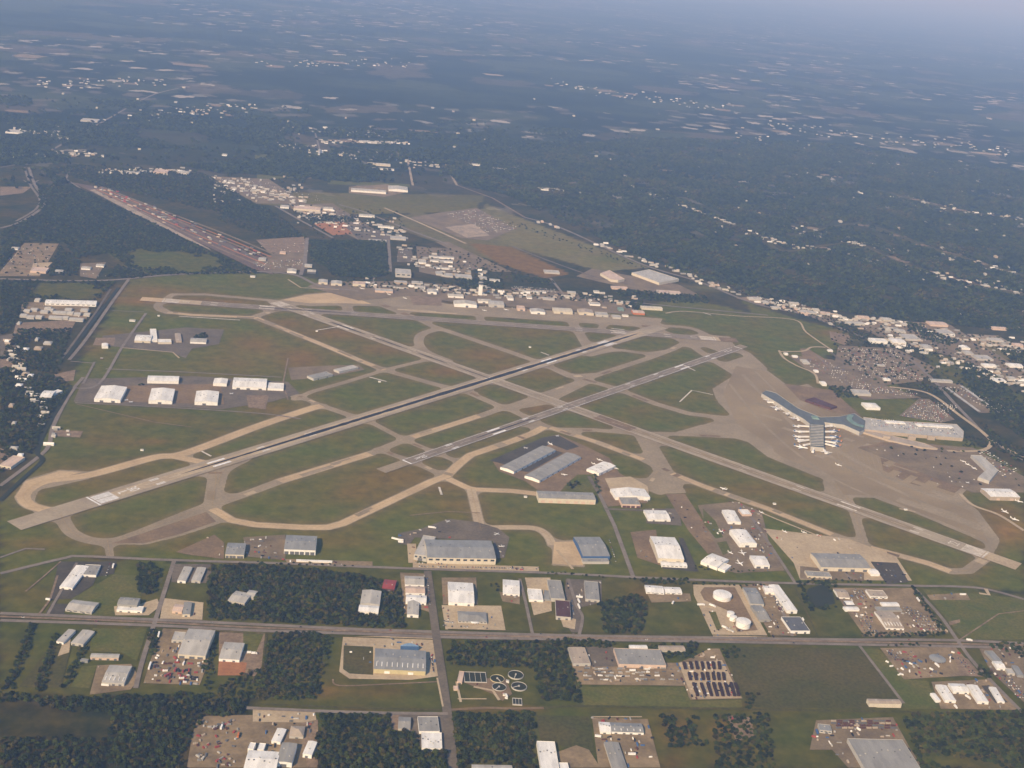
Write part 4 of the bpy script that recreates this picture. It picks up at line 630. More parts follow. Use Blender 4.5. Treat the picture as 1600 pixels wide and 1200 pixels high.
B('long white hall with an attached square hall at right', (1528, 1096), (1545, 1097), (1512, 1070), 6, 'gv', 'w', 'w')
B('narrow white hall on black asphalt, last of the white row', (1559, 1096), (1570, 1097), (1542, 1073), 4, 'gv', 'w', 'w')
B('small white tent like shed left of the white halls', (1462, 1095), (1470, 1095), (1458, 1084), 4, 'arch', 'w', 'w', cat='shed', detail=False)
B('tan roofed shed with a bright cream wall alone on the field edge', (1359, 1099), (1409, 1100), (1355, 1092), 8, 'gx', 't', 'c', cat='barn', doors=0)
B('huge flat grey warehouse running out of the bottom edge', (1352, 1203), (1441, 1205), (1325, 1154), 8, 'flat', 'g', 'lg', doors=2, vents=9)
B('small grey office at the corner of the big grey lot', (1281, 1141), (1300, 1143), (1278, 1131), 6, 'flat', 'bg', 'lg', cat='office', doors=1, wins=3)
B('white roofed shop on the right edge below the divided road', (1558, 1044), (1572, 1045), (1553, 1033), 5, 'gx', 'w', 'w', cat='shop')
B('grey roofed shop behind the white one on the right edge', (1553, 1033), (1566, 1033), (1542, 1017), 5, 'flat', 'bg', 'g', cat='shop', detail=False)
B('pale grey shop in front of the white one on the right edge', (1575, 1052), (1586, 1053), (1570, 1044), 5, 'flat', 'lg', 'lg', cat='shop')
B('blue grey shed cut by the right edge', (1590, 1055), (1600, 1056), (1581, 1040), 5, 'gv', 'bg', 'bg', cat='shed', detail=False)
B('dark grey roofed sales hall of the building supply yard', (967, 1038), (1041, 1040), (960, 1013), 7, 'flat', 'g', 'p', cat='store', doors=3, vents=6)
B('tan grey flat roofed shed at the left end of the supply yard', (896, 1037), (923, 1037), (889, 1012), 6, 'flat', 't', 'lg', cat='shed', doors=2)
B('long thin grey canopy beside the road above the supply yard', (1032, 1016), (1071, 1016), (1030, 1009), 4, 'gx', 't', 'lg', cat='shed', detail=False)
B('small white gabled porch on the road side of the sales hall', (985, 1013), (1012, 1013), (987, 1008), 5, 'gx', 'w', 'w', cat='shed', detail=False)
B('white roofed hall end with rows of vents near the bottom', (938, 1143), (955, 1144), (936, 1128), 5, 'gx', 'w', 'w', vents=4)
B('blue grey roofed hall joined to the white roofed end near the bottom', (956, 1143), (1006, 1145), (955, 1129), 5, 'gx', 'bg', 'w', doors=4, ribs=5)
B('long grey roofed hall on the tan yard at the bottom edge', (957, 1201), (980, 1201), (951, 1160), 5, 'gv', 'g', 'lg', vents=3)
B('white warehouse at the bottom edge beside the round gravel patch', (845, 1201), (874, 1202), (836, 1158), 7, 'flat', 'w', 'w', vents=4)
B('low white extension of the bottom white warehouse', (876, 1204), (890, 1204), (875, 1192), 5, 'flat', 'w', 'w', cat='shed', detail=False)
B('grey roofed house with a white end below the brown track', (622, 1138), (641, 1139), (622, 1120), 4, 'gx', 'g', 'lg', cat='house')
B('grey flat hall by the main road below the brown track', (655, 1143), (687, 1143), (655, 1120), 5, 'flat', 'g', 'w', doors=0, vents=3)
B('white flat hall with many vents by the main road', (659, 1169), (691, 1170), (657, 1144), 5, 'flat', 'w', 'w', doors=4, vents=8)
B('long pale green roofed building at the bottom edge', (738, 1204), (801, 1205), (738, 1195), 5, 'gx', 'lg', 'lg', doors=0)
B('small pale control building at the water treatment plant', (714, 1065), (722, 1066), (713, 1048), 4, 'flat', 'p', 'p', cat='pump house')
B('tiny pale hut at the water treatment plant gate', (709, 1077), (716, 1077), (709, 1072), 3, 'flat', 'p', 'p', cat='hut', detail=False)
# -- airport edge buildings
B('blue grey roofed hangar with a cream front near the left taxiway', (352, 866), (381, 867), (354, 848), 8, 'gx', 'bg', 'c', cat='hangar', doors=5)
B('grey roofed hangar with a white front band beside brown grass', (444, 858), (493, 860), (447, 836), 11, 'gx', 'bg', 'w', cat='hangar', doors=6)
B('long low white shed in front of the grey hangar', (463, 876), (519, 878), (463, 874), 3.5, 'gx', 'w', 'w', cat='shed', detail=False)
B('wide blue grey roofed hangar with a cream front and white jets', (668, 871), (775, 873), (667, 843), 14, 'gx', 'bg', 'c', cat='hangar', doors=0, wins=10)
B('taller pale end bay at the left of the wide blue grey hangar', (647, 866), (667, 869), (646, 834), 13, 'flat', 'lg', 'lg', cat='hangar', wins=3)
B('narrow white shed, left of two beside the left side road', (277, 907), (290, 908), (284, 885), 5, 'gv', 'lg', 'w', cat='shed')
B('narrow pale shed, right of two beside the left side road', (299, 907), (313, 908), (305, 886), 5, 'gv', 'lg', 'lg', cat='shed')
B('long grey hangar, upper of two parallel hangars', (803, 737), (868, 703), (785, 728), 7, 'gx', 'g', 'w', cat='hangar', doors=8)
B('long grey hangar, lower of two parallel hangars', (843, 751), (908, 714), (822, 742), 7, 'gx', 'g', 'w', cat='hangar', doors=8)
B('white lozenge shaped hangar right of the parallel grey hangars', (936, 740), (962, 728), (916, 733), 7, 'gx', 'w', 'w', cat='hangar', doors=3)
B('long grey roofed hangar with a tall cream front by a taxiway', (842, 778), (931, 781), (840, 767), 12, 'gx', 'g', 'c', cat='hangar', doors=7, dk='p')
B('bright white double roofed hangar', (962, 777), (1016, 777), (959, 764), 8, 'gv', 'w', 'w', cat='hangar', doors=0)
B('grey roofed hangar with pink doors in front of the white double one', (972, 788), (1001, 789), (967, 776), 8, 'flat', 'g', 'p', cat='hangar', doors=4, dk='b')
B('white hangar on dark tarmac left of the brown taxi lane', (1013, 811), (1048, 812), (1009, 797), 6, 'gx', 'w', 'w', cat='hangar', doors=2)
B('largest white hangar with a bright roof beside dark asphalt', (1029, 872), (1069, 874), (1017, 838), 12, 'gx', 'w', 'c', cat='hangar', doors=2)
B('low white annex in front of the largest white hangar', (1034, 883), (1074, 885), (1034, 877), 5, 'gx', 'w', 'w', cat='shed', doors=0, wins=6)
B('blue grey roofed hangar with a bright blue wall and tan ramp', (911, 869), (953, 869), (900, 839), 9, 'gx', 'bg', 'bl', cat='hangar', doors=2, wins=0, dk='bl')
B('low blue grey canopy in front of the blue walled hangar', (911, 878), (952, 878), (910, 873), 5, 'flat', 'g', 'lg', cat='shed', doors=0)
B('white hangar turned at an angle beside the ramp end', (1095, 877), (1121, 887), (1106, 862), 7, 'gx', 'w', 'w', cat='hangar')
B('small white annex of the angled hangar', (1122, 888), (1133, 892), (1126, 878), 5, 'flat', 'w', 'w', cat='shed', detail=False)
B('white hangar at the top of the right ramp', (1138, 815), (1158, 816), (1128, 797), 7, 'gv', 'w', 'w', cat='hangar')
B('small tan white hut at the upper corner of the right ramp', (1160, 804), (1175, 804), (1158, 796), 5, 'flat', 'w', 'p', cat='hut', detail=False)
B('white ribbed hangar in the middle of the right ramp', (1156, 850), (1183, 850), (1145, 829), 9, 'arch', 'w', 'w', cat='hangar')
B('white hangar at the foot of the right ramp', (1180, 883), (1203, 884), (1171, 868), 8, 'gx', 'w', 'w', cat='hangar', doors=2)
B('very wide grey arched hangar with a cream front on a tan apron', (1283, 886), (1361, 888), (1262, 864), 10, 'gx', 'g', 'c', cat='hangar', doors=4)
B('low tan annex strip in front of the wide grey hangar', (1262, 900), (1300, 902), (1258, 892), 5, 'flat', 'g', 'c', cat='shed', doors=5)
B('small white store right of the wide grey hangar', (1362, 897), (1375, 897), (1360, 889), 6, 'gx', 'w', 'w', cat='shed', detail=False)
B('white roofed hangar near the right edge with a tan door', (1548, 776), (1594, 777), (1532, 763), 10, 'gx', 'w', 't', cat='hangar', doors=2, dk='p')
B('white folded roof hangar, first of three at the left ramp', (147, 623), (188, 625), (161, 603), 9, 'gv', 'w', 'w', cat='hangar', doors=2)
B('white gabled hangar, second of three at the left ramp', (232, 626), (269, 627), (241, 607), 9, 'gv', 'w', 'w', cat='hangar')
B('white gabled hangar, third of three at the left ramp', (304, 628), (340, 629), (310, 611), 9, 'gv', 'w', 'w', cat='hangar')
B('low white twin arched hangar behind the left ramp', (230, 595), (279, 596), (236, 587), 8, 'gx', 'w', 'w', cat='hangar', detail=False)
B('small white gabled hangar behind the left ramp', (333, 599), (354, 600), (336, 591), 8, 'gv', 'w', 'w', cat='hangar', detail=False)
B('long white hangar at the right end of the left ramp', (363, 604), (416, 606), (368, 590), 8, 'gx', 'w', 'w', cat='hangar', doors=3)
B('small white annex at the end of the long white hangar', (418, 607), (443, 608), (419, 598), 6, 'flat', 'w', 'w', cat='shed', detail=False)
B('cream white shed at the remote compound in the grass', (210, 532), (235, 533), (213, 523), 7, 'gx', 'w', 'c', cat='shed')
B('slender white arm of the L shaped building in the remote compound', (236, 532), (246, 532), (249, 514), 6, 'flat', 'w', 'w', cat='shed', detail=False)
B('white foot of the L shaped building in the remote compound', (247, 535), (268, 535), (248, 530), 6, 'flat', 'w', 'c', cat='shed', detail=False)
B('tan shed right of the L shaped building', (275, 533), (284, 533), (278, 521), 5, 'gv', 't', 't', cat='shed', detail=False)
B('pale grey shed with a lit end at the remote compound', (297, 534), (322, 535), (298, 528), 6, 'gx', 'lg', 'w', cat='shed', detail=False)
B('small round roofed hut in the dirt patch beside the canal road', (159, 542), (169, 542), (161, 537), 5, 'arch', 'w', 'w', cat='hut', detail=False)
B('grey flat roofed radar building on a tarmac patch', (490, 592), (520, 585), (486, 586), 6, 'flat', 'g', 'lg', cat='building', doors=2)
B('pale building beside the radar tarmac patch', (530, 581), (560, 574), (527, 576), 6, 'flat', 'lg', 'lg', cat='building', detail=False)
# -- left edge
B('long white row building at the top of the walled compound', (70, 474), (150, 476), (71, 468), 7, 'gx', 'w', 'w', cat='row building', doors=0, wins=10)
for i, (x, y) in enumerate([(170, 740), (215, 732), (280, 745), (315, 735), (355, 750), (395, 752), (440, 755), (485, 760), (530, 735), (545, 762), (150, 768), (195, 778), (245, 778), (330, 780), (370, 783), (410, 783), (455, 792), (500, 795), (300, 725), (430, 732)]):
    S('small pale roofed house in the walled compound left of the canal', x/4, 300+y/4, 8.5+(i*7 % 3), 4.5, 5, 'w' if i % 3 == 0 else 'lg', group='houses in the walled compound left of the canal', cat='house')
S('white hut above the walled compound corner', 59, 468, 7, 5, 5, 'w', cat='hut')
for i, (x, y, w) in enumerate([(28, 542, 9), (40, 545, 11), (60, 543, 14), (75, 535, 15), (58, 529, 6), (30, 601, 12), (40, 583, 12), (22, 660, 7), (22, 699, 14), (32, 710, 10), (18, 632, 8), (15, 560, 8), (30, 504, 6), (48, 586, 10)]):
    S('small pale house among trees left of the canal', x, y, w*.75, 4.5, 4.5, ['lg', 'w', 't', 'lg'][i % 4], 'hx', group='houses among trees left of the canal', cat='house')
B('white roofed school like building beside the canal bend', (62, 620), (80, 621), (67, 610), 6, 'gx', 'w', 'lg', cat='building')
B('low white wing beside the building at the canal bend', (82, 617), (98, 611), (84, 611), 5, 'flat', 'w', 'w', cat='building', detail=False)
B('tan flat building cut by the left edge', (-2, 727), (17, 730), (3, 709), 6, 'flat', 'p', 'c', cat='building', doors=3)
# -- far side of the airport
for (l, x, y, w, d, h, rk, ty, wk, c) in [
 ('grey fronted hangar, left end of the far hangar row', 505, 439, 15, 8, 10, 'lg', 'gv', 'c', 'hangar'), ('pale hangar, second in the far hangar row', 526, 441, 18, 8, 10, 'lg', 'gv', 'c', 'hangar'), ('tan flat hangar beside the tree lined avenue', 561, 442, 21, 7, 11, 'p', 'flat', 'c', 'hangar'),
 ('tall pale banded office block, left of the control tower', 630, 424, 26, 12, 18, 'lg', 'flat', 'lg', 'office block'), ('low tan building in front of the banded office block', 626, 440, 22, 5, 9, 'lg', 'flat', 't', 'building'), ('low pale building right of the banded office block', 652, 441, 19, 5, 8, 'lg', 'flat', 'lg', 'building'), ('white row building behind the square white hangar', 656, 448, 18, 4, 7, 'w', 'gx', 'w', 'building'),
 ('square white hangar between two ramps, far side', 675, 454, 15, 8, 11, 'w', 'gv', 'w', 'hangar'), ('pale arched hangar left of the large white hangar', 600, 453, 30, 6, 9, 'lg', 'flat', 'p', 'hangar'), ('white low hangar behind the large gabled white hangar', 712, 461, 26, 6, 9, 'w', 'gx', 'w', 'hangar'), ('large white gabled hangar with a dark open door', 727, 473, 38, 9, 13, 'w', 'gv', 'w', 'hangar'), ('wide pale hangar just right of the control tower base', 757, 469, 22, 6, 10, 'w', 'gx', 'w', 'hangar'), ('pale double hangar right of the control tower', 775, 473, 26, 10, 12, 'w', 'gx', 'lg', 'hangar'),
 ('white shed by the far approach road', 456, 422, 15, 7, 8, 'w', 'gv', 'w', 'shed'), ('white dark fronted shop left of the dense tree square', 487, 423, 14, 6, 8, 'w', 'gx', 'dg', 'shop'), ('pale shop beside the dense tree square', 482, 414, 12, 5, 8, 'lg', 'gx', 'lg', 'shop'), ('long white roofed hotel wing, upper of two', 690, 401, 42, 3, 9, 'w', 'gx', 'w', 'hotel'), ('long white roofed hotel wing, lower of two', 690, 407, 38, 3, 9, 'w', 'gx', 'w', 'hotel'), ('white stepped building left of the hotel wings', 660, 408, 12, 8, 8, 'w', 'flat', 'w', 'building'), ('long white low building below the hotel wings', 690, 418, 28, 3, 7, 'w', 'gx', 'w', 'building'), ('wide grey flat warehouse below the hotel wings', 724, 431, 28, 8, 9, 'lg', 'flat', 'lg', 'warehouse'), ('grey warehouse left of the wide grey one', 701, 429, 14, 7, 8, 'lg', 'flat', 'lg', 'warehouse'), ('small grey hall left of the grey warehouses', 686, 426, 11, 7, 8, 'lg', 'flat', 'lg', 'hall'), ('white roofed shop behind the control tower', 773, 437, 17, 4, 8, 'w', 'gx', 'w', 'shop'), ('pale grey shop behind the control tower, left one', 755, 434, 12, 6, 8, 'lg', 'flat', 'lg', 'shop'), ('pale box building right of the control tower', 797, 464, 10, 8, 10, 'w', 'flat', 'w', 'building'),
 ('pink walled hangar in the far row', 814, 480, 13, 7, 11, 'p', 'flat', 'p', 'hangar'), ('white gabled hangar right of the pink walled one', 840, 485, 24, 8, 10, 'w', 'gv', 'w', 'hangar'), ('wide cream arched hangar in the far row', 879, 484, 32, 9, 11, 'c', 'gx', 'c', 'hangar'), ('tan gabled hangar right of the cream arched one', 915, 486, 25, 9, 11, 't', 'gv', 'c', 'hangar'), ('grey hangar at the right of the far row', 940, 490, 21, 7, 9, 'lg', 'flat', 'lg', 'hangar'), ('small flat building above the far hangar row', 929, 474, 18, 5, 8, 'lg', 'flat', 'w', 'building'), ('pale green roofed hangar in the far row', 970, 482, 9, 5, 9, 'gr', 'flat', 'gr', 'hangar'), ('long cream building behind the orange shed', 1018, 480, 36, 5, 9, 'c', 'gx', 'c', 'building'), ('orange walled shed at the right end of the far row', 997, 487, 20, 7, 8, 'p', 'gx', 'or', 'shed'), ('white shed low in front of the far row', 977, 492, 10, 3, 6, 'w', 'gx', 'w', 'shed'), ('grey shed with white vehicles, right end of the far row', 963, 494, 14, 6, 7, 'lg', 'flat', 'lg', 'shed'),
 ('pale shop above the cream arched hangar', 857, 466, 20, 4, 7, 'lg', 'gx', 'lg', 'shop'), ('long low building behind the ramp of the far row', 835, 455, 40, 2.5, 6, 'w', 'gx', 'w', 'building'), ('white shop in the trees behind the far row', 827, 464, 9, 4, 7, 'w', 'gx', 'w', 'shop'), ('grey shop at the end of the diagonal road', 893, 456, 14, 4, 7, 'lg', 'gx', 'lg', 'shop'), ('white house near the far boundary road bend', 932, 455, 9, 4, 6, 'w', 'gx', 'w', 'house'), ('tan depot beside the far boundary road', 968, 449, 28, 5, 7, 'p', 'flat', 'p', 'depot'), ('pale depot row below the big flat grey warehouse', 1045, 456, 40, 6, 7, 'p', 'flat', 'lg', 'depot'), ('low grey roofed depot near the olive field corner', 862, 424, 26, 6, 7, 'lg', 'flat', 'lg', 'depot'),
 ('bright white plant building with a long roof, far middle', 576, 297, 58, 5, 12, 'w', 'gx', 'w', 'factory'), ('bright white slanted roofed factory, far middle', 622, 294, 32, 9, 12, 'w', 'gv', 'w', 'factory'), ('tan factory with bright front in the far left middle', 480, 325, 44, 7, 10, 'p', 'flat', 'c', 'factory'), ('white sheds right of the tan far factory', 513, 325, 16, 5, 10, 'w', 'gx', 'w', 'shed'), ('white long shed in the far middle yard', 573, 336, 26, 4, 8, 'w', 'gx', 'w', 'shed', ), ('pale long depot in the far middle yard', 600, 353, 20, 3, 8, 'w', 'gx', 'w', 'depot'), ('pale roofed depot at the corner of the dark lot', 622, 371, 26, 6, 8, 'lg', 'flat', 'lg', 'depot'), ('long low white shed by the dark lot', 590, 375, 30, 3, 7, 'lg', 'gx', 'lg', 'shed'), ('white depot in the brown yard left of the far factory', 445, 322, 14, 5, 8, 'w', 'gx', 'w', 'depot'), ('pale depot beside the rail yard corner', 410, 404, 12, 6, 7, 'lg', 'gx', 'lg', 'depot'), ('tan depot above the rail yard corner', 442, 394, 10, 4, 7, 'p', 'flat', 'p', 'depot'),
 ('white roofed depot at far left of the highway', 88, 205, 14, 3, 8, 'w', 'gx', 'w', 'depot'), ('white depot beside the highway bend', 106, 215, 10, 2.5, 8, 'w', 'gx', 'w', 'depot'), ('long pale depot beside the far left highway', 25, 205, 26, 6, 9, 'w', 'flat', 'w', 'depot'), ('pale flat warehouse beyond the highway', 141, 187, 26, 5, 10, 'lg', 'flat', 'lg', 'warehouse'), ('white shed in far fields left', 161, 243, 5, 3, 7, 'w', 'gx', 'w', 'shed'), ('white barn alone in far green field', 351, 241, 8, 3, 8, 'w', 'gx', 'w', 'barn'), ('pale depot group on the far left road, left part', 208, 269, 20, 4, 8, 'w', 'gx', 'w', 'depot'), ('tan depot on the far left road, middle', 252, 267, 22, 8, 9, 'p', 'flat', 'p', 'depot'), ('white depot on the far left road, right part', 288, 269, 16, 6, 8, 'w', 'gx', 'w', 'depot'), ('pale long depot in far centre', 592, 256, 38, 4, 9, 'c', 'gx', 'c', 'depot'), ('white low depot under the pale long one in far centre', 596, 263, 42, 2.5, 8, 'w', 'gx', 'w', 'depot'), ('pale depot in far centre left', 541, 241, 30, 5, 9, 'c', 'flat', 'c', 'depot'), ('white depot on far cross street', 575, 221, 30, 3, 9, 'w', 'gx', 'w', 'depot'), ('tall pale tank like depot in far centre', 499, 237, 3, 14, 9, 'w', 'gx', 'w', 'depot'), ('white depot beside far street end', 742, 256, 20, 3, 8, 'w', 'gx', 'w', 'depot'), ('pale long far depot right of the street end', 779, 263, 28, 2.5, 8, 'c', 'gx', 'c', 'depot'), ('pale long depot at the edge of the forest', 860, 295, 44, 4, 9, 'w', 'gx', 'w', 'depot'), ('tan far depot at the left lots', 62, 421, 24, 10, 8, 'p', 'flat', 'p', 'depot'), ('white shed at the left lots', 24, 387, 10, 4, 7, 'w', 'gx', 'w', 'shed'), ('white sheds at the small left scrap lot', 135, 418, 14, 5, 7, 'w', 'gx', 'w', 'shed'), ('pale shed right in the small left scrap lot', 157, 414, 12, 5, 7, 'lg', 'gx', 'w', 'shed'), ('grey shed between the two left lots', 93, 423, 12, 5, 7, 'lg', 'gx', 'lg', 'shed'), ('white hut at the bend of the far left road', 395, 431, 8, 3, 5, 'w', 'gx', 'w', 'hut'), ('white hut by the boundary grass', 207, 500, 9, 3, 4, 'w', 'gx', 'w', 'hut')]:
    S(l, x, y, w*.92, d*.75, h*.8, rk if (rk != 'w' or len(l) % 3) else 'lg', ty, wk, cat=c, detail=h >= 9 and y > 420, doors=1 if c == 'hangar' else 0, wins=3 if c in ('office block',) else 0)
prism('distribution_warehouse', 'large tan flat roofed warehouse, left of two by the far boundary road', 'warehouse', [(938, 427), (952, 422), (976, 436), (966, 438), (955, 437)], 10, 'p', 'c')
prism('distribution_warehouse', 'largest grey flat roofed warehouse with cream walls by the far boundary road', 'warehouse', [(987, 426), (1014, 421), (1061, 436), (1030, 442)], 10, 'lg', 'c')
# industrial quarter, far right
for (l, x, y, w, d, h, rk, ty) in [('white fronted apartment block facing the packed car parks', 1372, 531, 30, 6, 12, 'w', 'flat'), ('white hall right of the apartment block', 1402, 532, 24, 8, 10, 'w', 'gx'), ('grey slanted hall above the packed car parks', 1422, 526, 28, 10, 9, 'lg', 'flat'), ('pale hall at the end of the grey slanted hall', 1447, 541, 16, 8, 8, 'lg', 'gx'), ('wide tan gabled hall at the forest edge', 1464, 505, 32, 7, 9, 'p', 'gx'), ('pale hall among trees near the tan gabled one', 1476, 518, 28, 8, 8, 'lg', 'flat'), ('white gabled hall right in the industrial quarter', 1507, 542, 15, 5, 9, 'w', 'gv'), ('cream hall under the white gabled hall', 1512, 550, 14, 6, 8, 'c', 'gx'), ('long white hall at the right of the green field', 1545, 570, 22, 5, 9, 'w', 'gx'), ('pale flat hall right of the green field', 1535, 558, 30, 8, 8, 'c', 'flat'), ('white hall at the right edge among trees', 1585, 570, 24, 6, 8, 'w', 'gx'), ('white flat hall at the corner of the green field', 1560, 593, 22, 6, 8, 'w', 'flat'), ('pale hall right of the white corner hall', 1580, 590, 12, 5, 8, 'lg', 'gx'), ('tan shed by the forest edge, industrial left', 1349, 495, 18, 5, 8, 'p', 'gx'), ('white long sheds in the industrial left part', 1335, 504, 34, 5, 8, 'w', 'gx'), ('white cream hall at the forest edge', 1385, 498, 16, 5, 9, 'w', 'gx'), ('grey hall among dark trees, industrial middle', 1405, 516, 18, 5, 8, 'lg', 'gx'), ('pale sheds at the junction of boundary roads', 1240, 473, 18, 4, 7, 'w', 'gx'), ('white shed near the boundary road junction', 1212, 480, 16, 4, 7, 'w', 'gx'), ('pale depot at the boundary road below the forest', 1262, 487, 30, 5, 7, 'c', 'flat'), ('white depot at the boundary road, right', 1275, 483, 10, 4, 7, 'w', 'gx'), ('tan depot at the boundary road, far right', 1290, 489, 20, 4, 7, 'p', 'flat'), ('white sheds along the forest road, upper left', 1178, 466, 22, 5, 7, 'w', 'gx'), ('white shed along the forest road, end', 1196, 472, 12, 4, 7, 'lg', 'gx'), ('tan hall beside the bare yard', 1555, 530, 24, 5, 8, 'c', 'flat'), ('pale shed beside the bare yard, right', 1590, 538, 14, 5, 8, 'p', 'gx'), ('white shed between the halls and the forest', 1413, 506, 9, 4, 7, 'w', 'gx'), ('tan long store by the forest, far right', 1560, 512, 26, 4, 8, 'p', 'gx'), ('pale shed left of the radar loop', 1228, 552, 6, 3, 6, 'w', 'gx'), ('white huts inside the radar loop road', 1242, 556, 9, 3, 6, 'w', 'gx'), ('pale round hut inside the radar loop road', 1258, 564, 12, 8, 8, 'c', 'hx'), ('white hut at the exit of the radar loop', 1297, 547, 8, 3, 6, 'w', 'gx'), ('white hut at the apron corner road', 1275, 579, 7, 4, 6, 'w', 'gx'), ('white shed by the packed car parks entry', 1286, 598, 8, 7, 7, 'w', 'gx'), ('long cream sheds between the car parks', 1470, 594, 40, 4, 7, 'c', 'gx'), ('white shed at the car park centre', 1385, 592, 12, 4, 6, 'w', 'gx'), ('grey trailers by the car park centre', 1375, 570, 16, 3, 5, 'lg', 'gx')]:
    S(l, x, y, w*.85, d*.8, h*.8, rk if rk != 'c' else 'lg', ty, cat='hall' if 'hall' in l else 'shed')
rr = random.Random(5)
for k in range(46):
    while True:
        x, y = rr.uniform(900, 1600), rr.uniform(290, 520)
        if y < 275+.30*(x-880)+30 and y > 270: break
    S('tiny pale house roof showing among the trees of the far forest', x, y, rr.uniform(2, 4.5), 1.5, 8.5, rr.choice(['w', 'lg', 'lg', 't']), 'hx', group='house roofs in the far forest', cat='house')
for k in range(26):
    x = rr.uniform(840, 1300); y = 348+(x-840)*.345+rr.uniform(-6, 1)
    S('small pale house along the road at the forest edge', x, y, rr.uniform(3, 6), 2, 5, rr.choice(['lg', 'lg', 'p', 't']), 'hx', group='houses along the forest edge road', cat='house')
for k in range(24):
    S('small white or pale building in the dense far left suburb', rr.uniform(330, 480), rr.uniform(275, 315), rr.uniform(2, 5), 1.5, 6, rr.choice(['w', 'lg', 't']), 'gx', group='buildings of the far left suburb', cat='building')
for k in range(40):
    x = rr.uniform(20, 1580); S('tiny white building far away in the haze', x, rr.uniform(130, 250)+max(0, x-700)*.06, rr.uniform(2, 5), 1.2, 6, rr.choice(['lg', 'c', 'lg', 't']), 'gx', group='buildings far away in the haze', cat='building')
# the many small roofs of the far town beyond those built one by one
tv, tf, ti = [], [], []; tr_ = random.Random(21)
CL = [((20, 203), (100, 214), 5, 70), ((0, 242), (150, 240), 5, 60), ((150, 268), (300, 268), 5, 60), ((330, 285), (480, 312), 12, 130), ((440, 200), (620, 212), 5, 70), ((500, 221), (640, 224), 3, 60), ((430, 232), (700, 258), 8, 90), ((200, 182), (400, 168), 10, 70), ((60, 130), (260, 128), 8, 50), ((1000, 300), (1210, 374), 4, 60), ((1200, 376), (1600, 458), 6, 110), ((1240, 360), (1600, 428), 6, 90), ((1330, 306), (1600, 342), 8, 70), ((1150, 210), (1600, 300), 10, 120), ((900, 370), (1160, 462), 5, 40), ((1180, 466), (1340, 505), 6, 70), ((1330, 500), (1600, 545), 12, 110), ((1380, 530), (1600, 600), 14, 110), ((460, 335), (640, 365), 14, 90), ((560, 445), (1000, 472), 8, 120), ((620, 400), (760, 430), 14, 50), ((10, 540), (90, 690), 25, 40), ((860, 130), (1150, 172), 8, 70), ((400, 98), (640, 100), 6, 50), ((1200, 195), (1600, 240), 8, 80)]
for a_, b_, sp_, n_ in CL:
    for k in range(n_):
        t_ = tr_.random(); c_ = G(a_[0]+(b_[0]-a_[0])*t_, a_[1]+(b_[1]-a_[1])*t_+tr_.gauss(0, sp_*.5)); w_, d_, h_ = tr_.uniform(4, 12), tr_.uniform(3.5, 7), tr_.uniform(3, 5); n = len(tv)
        for sx, sy, sz in ((-1, -1, 0), (1, -1, 0), (1, 1, 0), (-1, 1, 0), (-1, -1, 1), (1, -1, 1), (1, 1, 1), (-1, 1, 1), (-1, 0, 1.5), (1, 0, 1.5)): tv.append(tuple(c_+GU*(sx*w_)+GV*(sy*d_)+Vector((0, 0, sz*h_))))
        tf += [tuple(i+n for i in f) for f in ((0, 1, 5, 4), (1, 2, 6, 9, 5), (2, 3, 7, 6), (3, 0, 4, 8, 7), (4, 5, 9, 8), (6, 7, 8, 9))]; ti += [tr_.choice((0, 0, 2, 3, 3, 4, 1))]*6
o = mesh_obj('far_town_buildings', tv, tf, [wallm(k) for k in ('fw', 'w', 't', 'g', 'lg')]); o.data.polygons.foreach_set('material_index', ti); o['kind'] = 'stuff'
# -- passenger terminal
term = prism('passenger_terminal', 'blue grey roofed passenger terminal with three arms on the apron', 'terminal', [(1190, 615), (1197, 610), (1212, 614), (1247, 638), (1282, 652), (1312, 651), (1335, 646), (1352, 657), (1350, 672), (1343, 675), (1318, 664), (1288, 660), (1288, 700), (1267, 698), (1265, 662), (1256, 655), (1238, 645), (1212, 628)], 11, 'tg', 'lg')
def on(root, P): return (P.x-root.location.x, P.y-root.location.y, P.z)
for k in range(14):
    y = 664+k*2.4; b = MB(); p, q = on(term, G(1266.5, y, 11.9)), on(term, G(1287, y+.8, 11.9)); x0, y0, x1, y1 = p[0], p[1], q[0], q[1]
    b.add([(x0, y0, 11), (x1, y1, 11), (x1-.2, y1+1.6, 11), (x0-.2, y0+1.6, 11), (x0, y0, 12.4), (x1, y1, 12.4), (x1-.2, y1+1.6, 12.4), (x0-.2, y0+1.6, 12.4)], [(4, 5, 6, 7), (0, 1, 5, 4), (1, 2, 6, 5), (2, 3, 7, 6), (3, 0, 4, 7)]); b.build('roof_rib', roofm('lg'), term)
P = [on(term, G(x, y, 13)) for x, y in ((1330, 648), (1327, 654), (1333, 660), (1342, 664), (1350, 666))]; P = smooth_line([Vector(p) for p in P]); vs, fs = strip_mesh(P, 15); nv = len(vs)
mesh_obj('curved_roof', vs+[v-Vector((0, 0, 1.5)) for v in vs], fs+[(i, i+2, i+2+nv, i+nv) for i in range(0, nv-2, 2)]+[(i+2, i, i+nv, i+2+nv) for i in range(1, nv-2, 2)], roofm('gr'), term)
b = MB(); c = on(term, G(1274, 653, 11)); b.box(c[0]-10, c[0]+10, c[1]-12, c[1]+12, 11, 14, top=(3, 3)); b.build('roof_lantern', roofm('gr'), term)
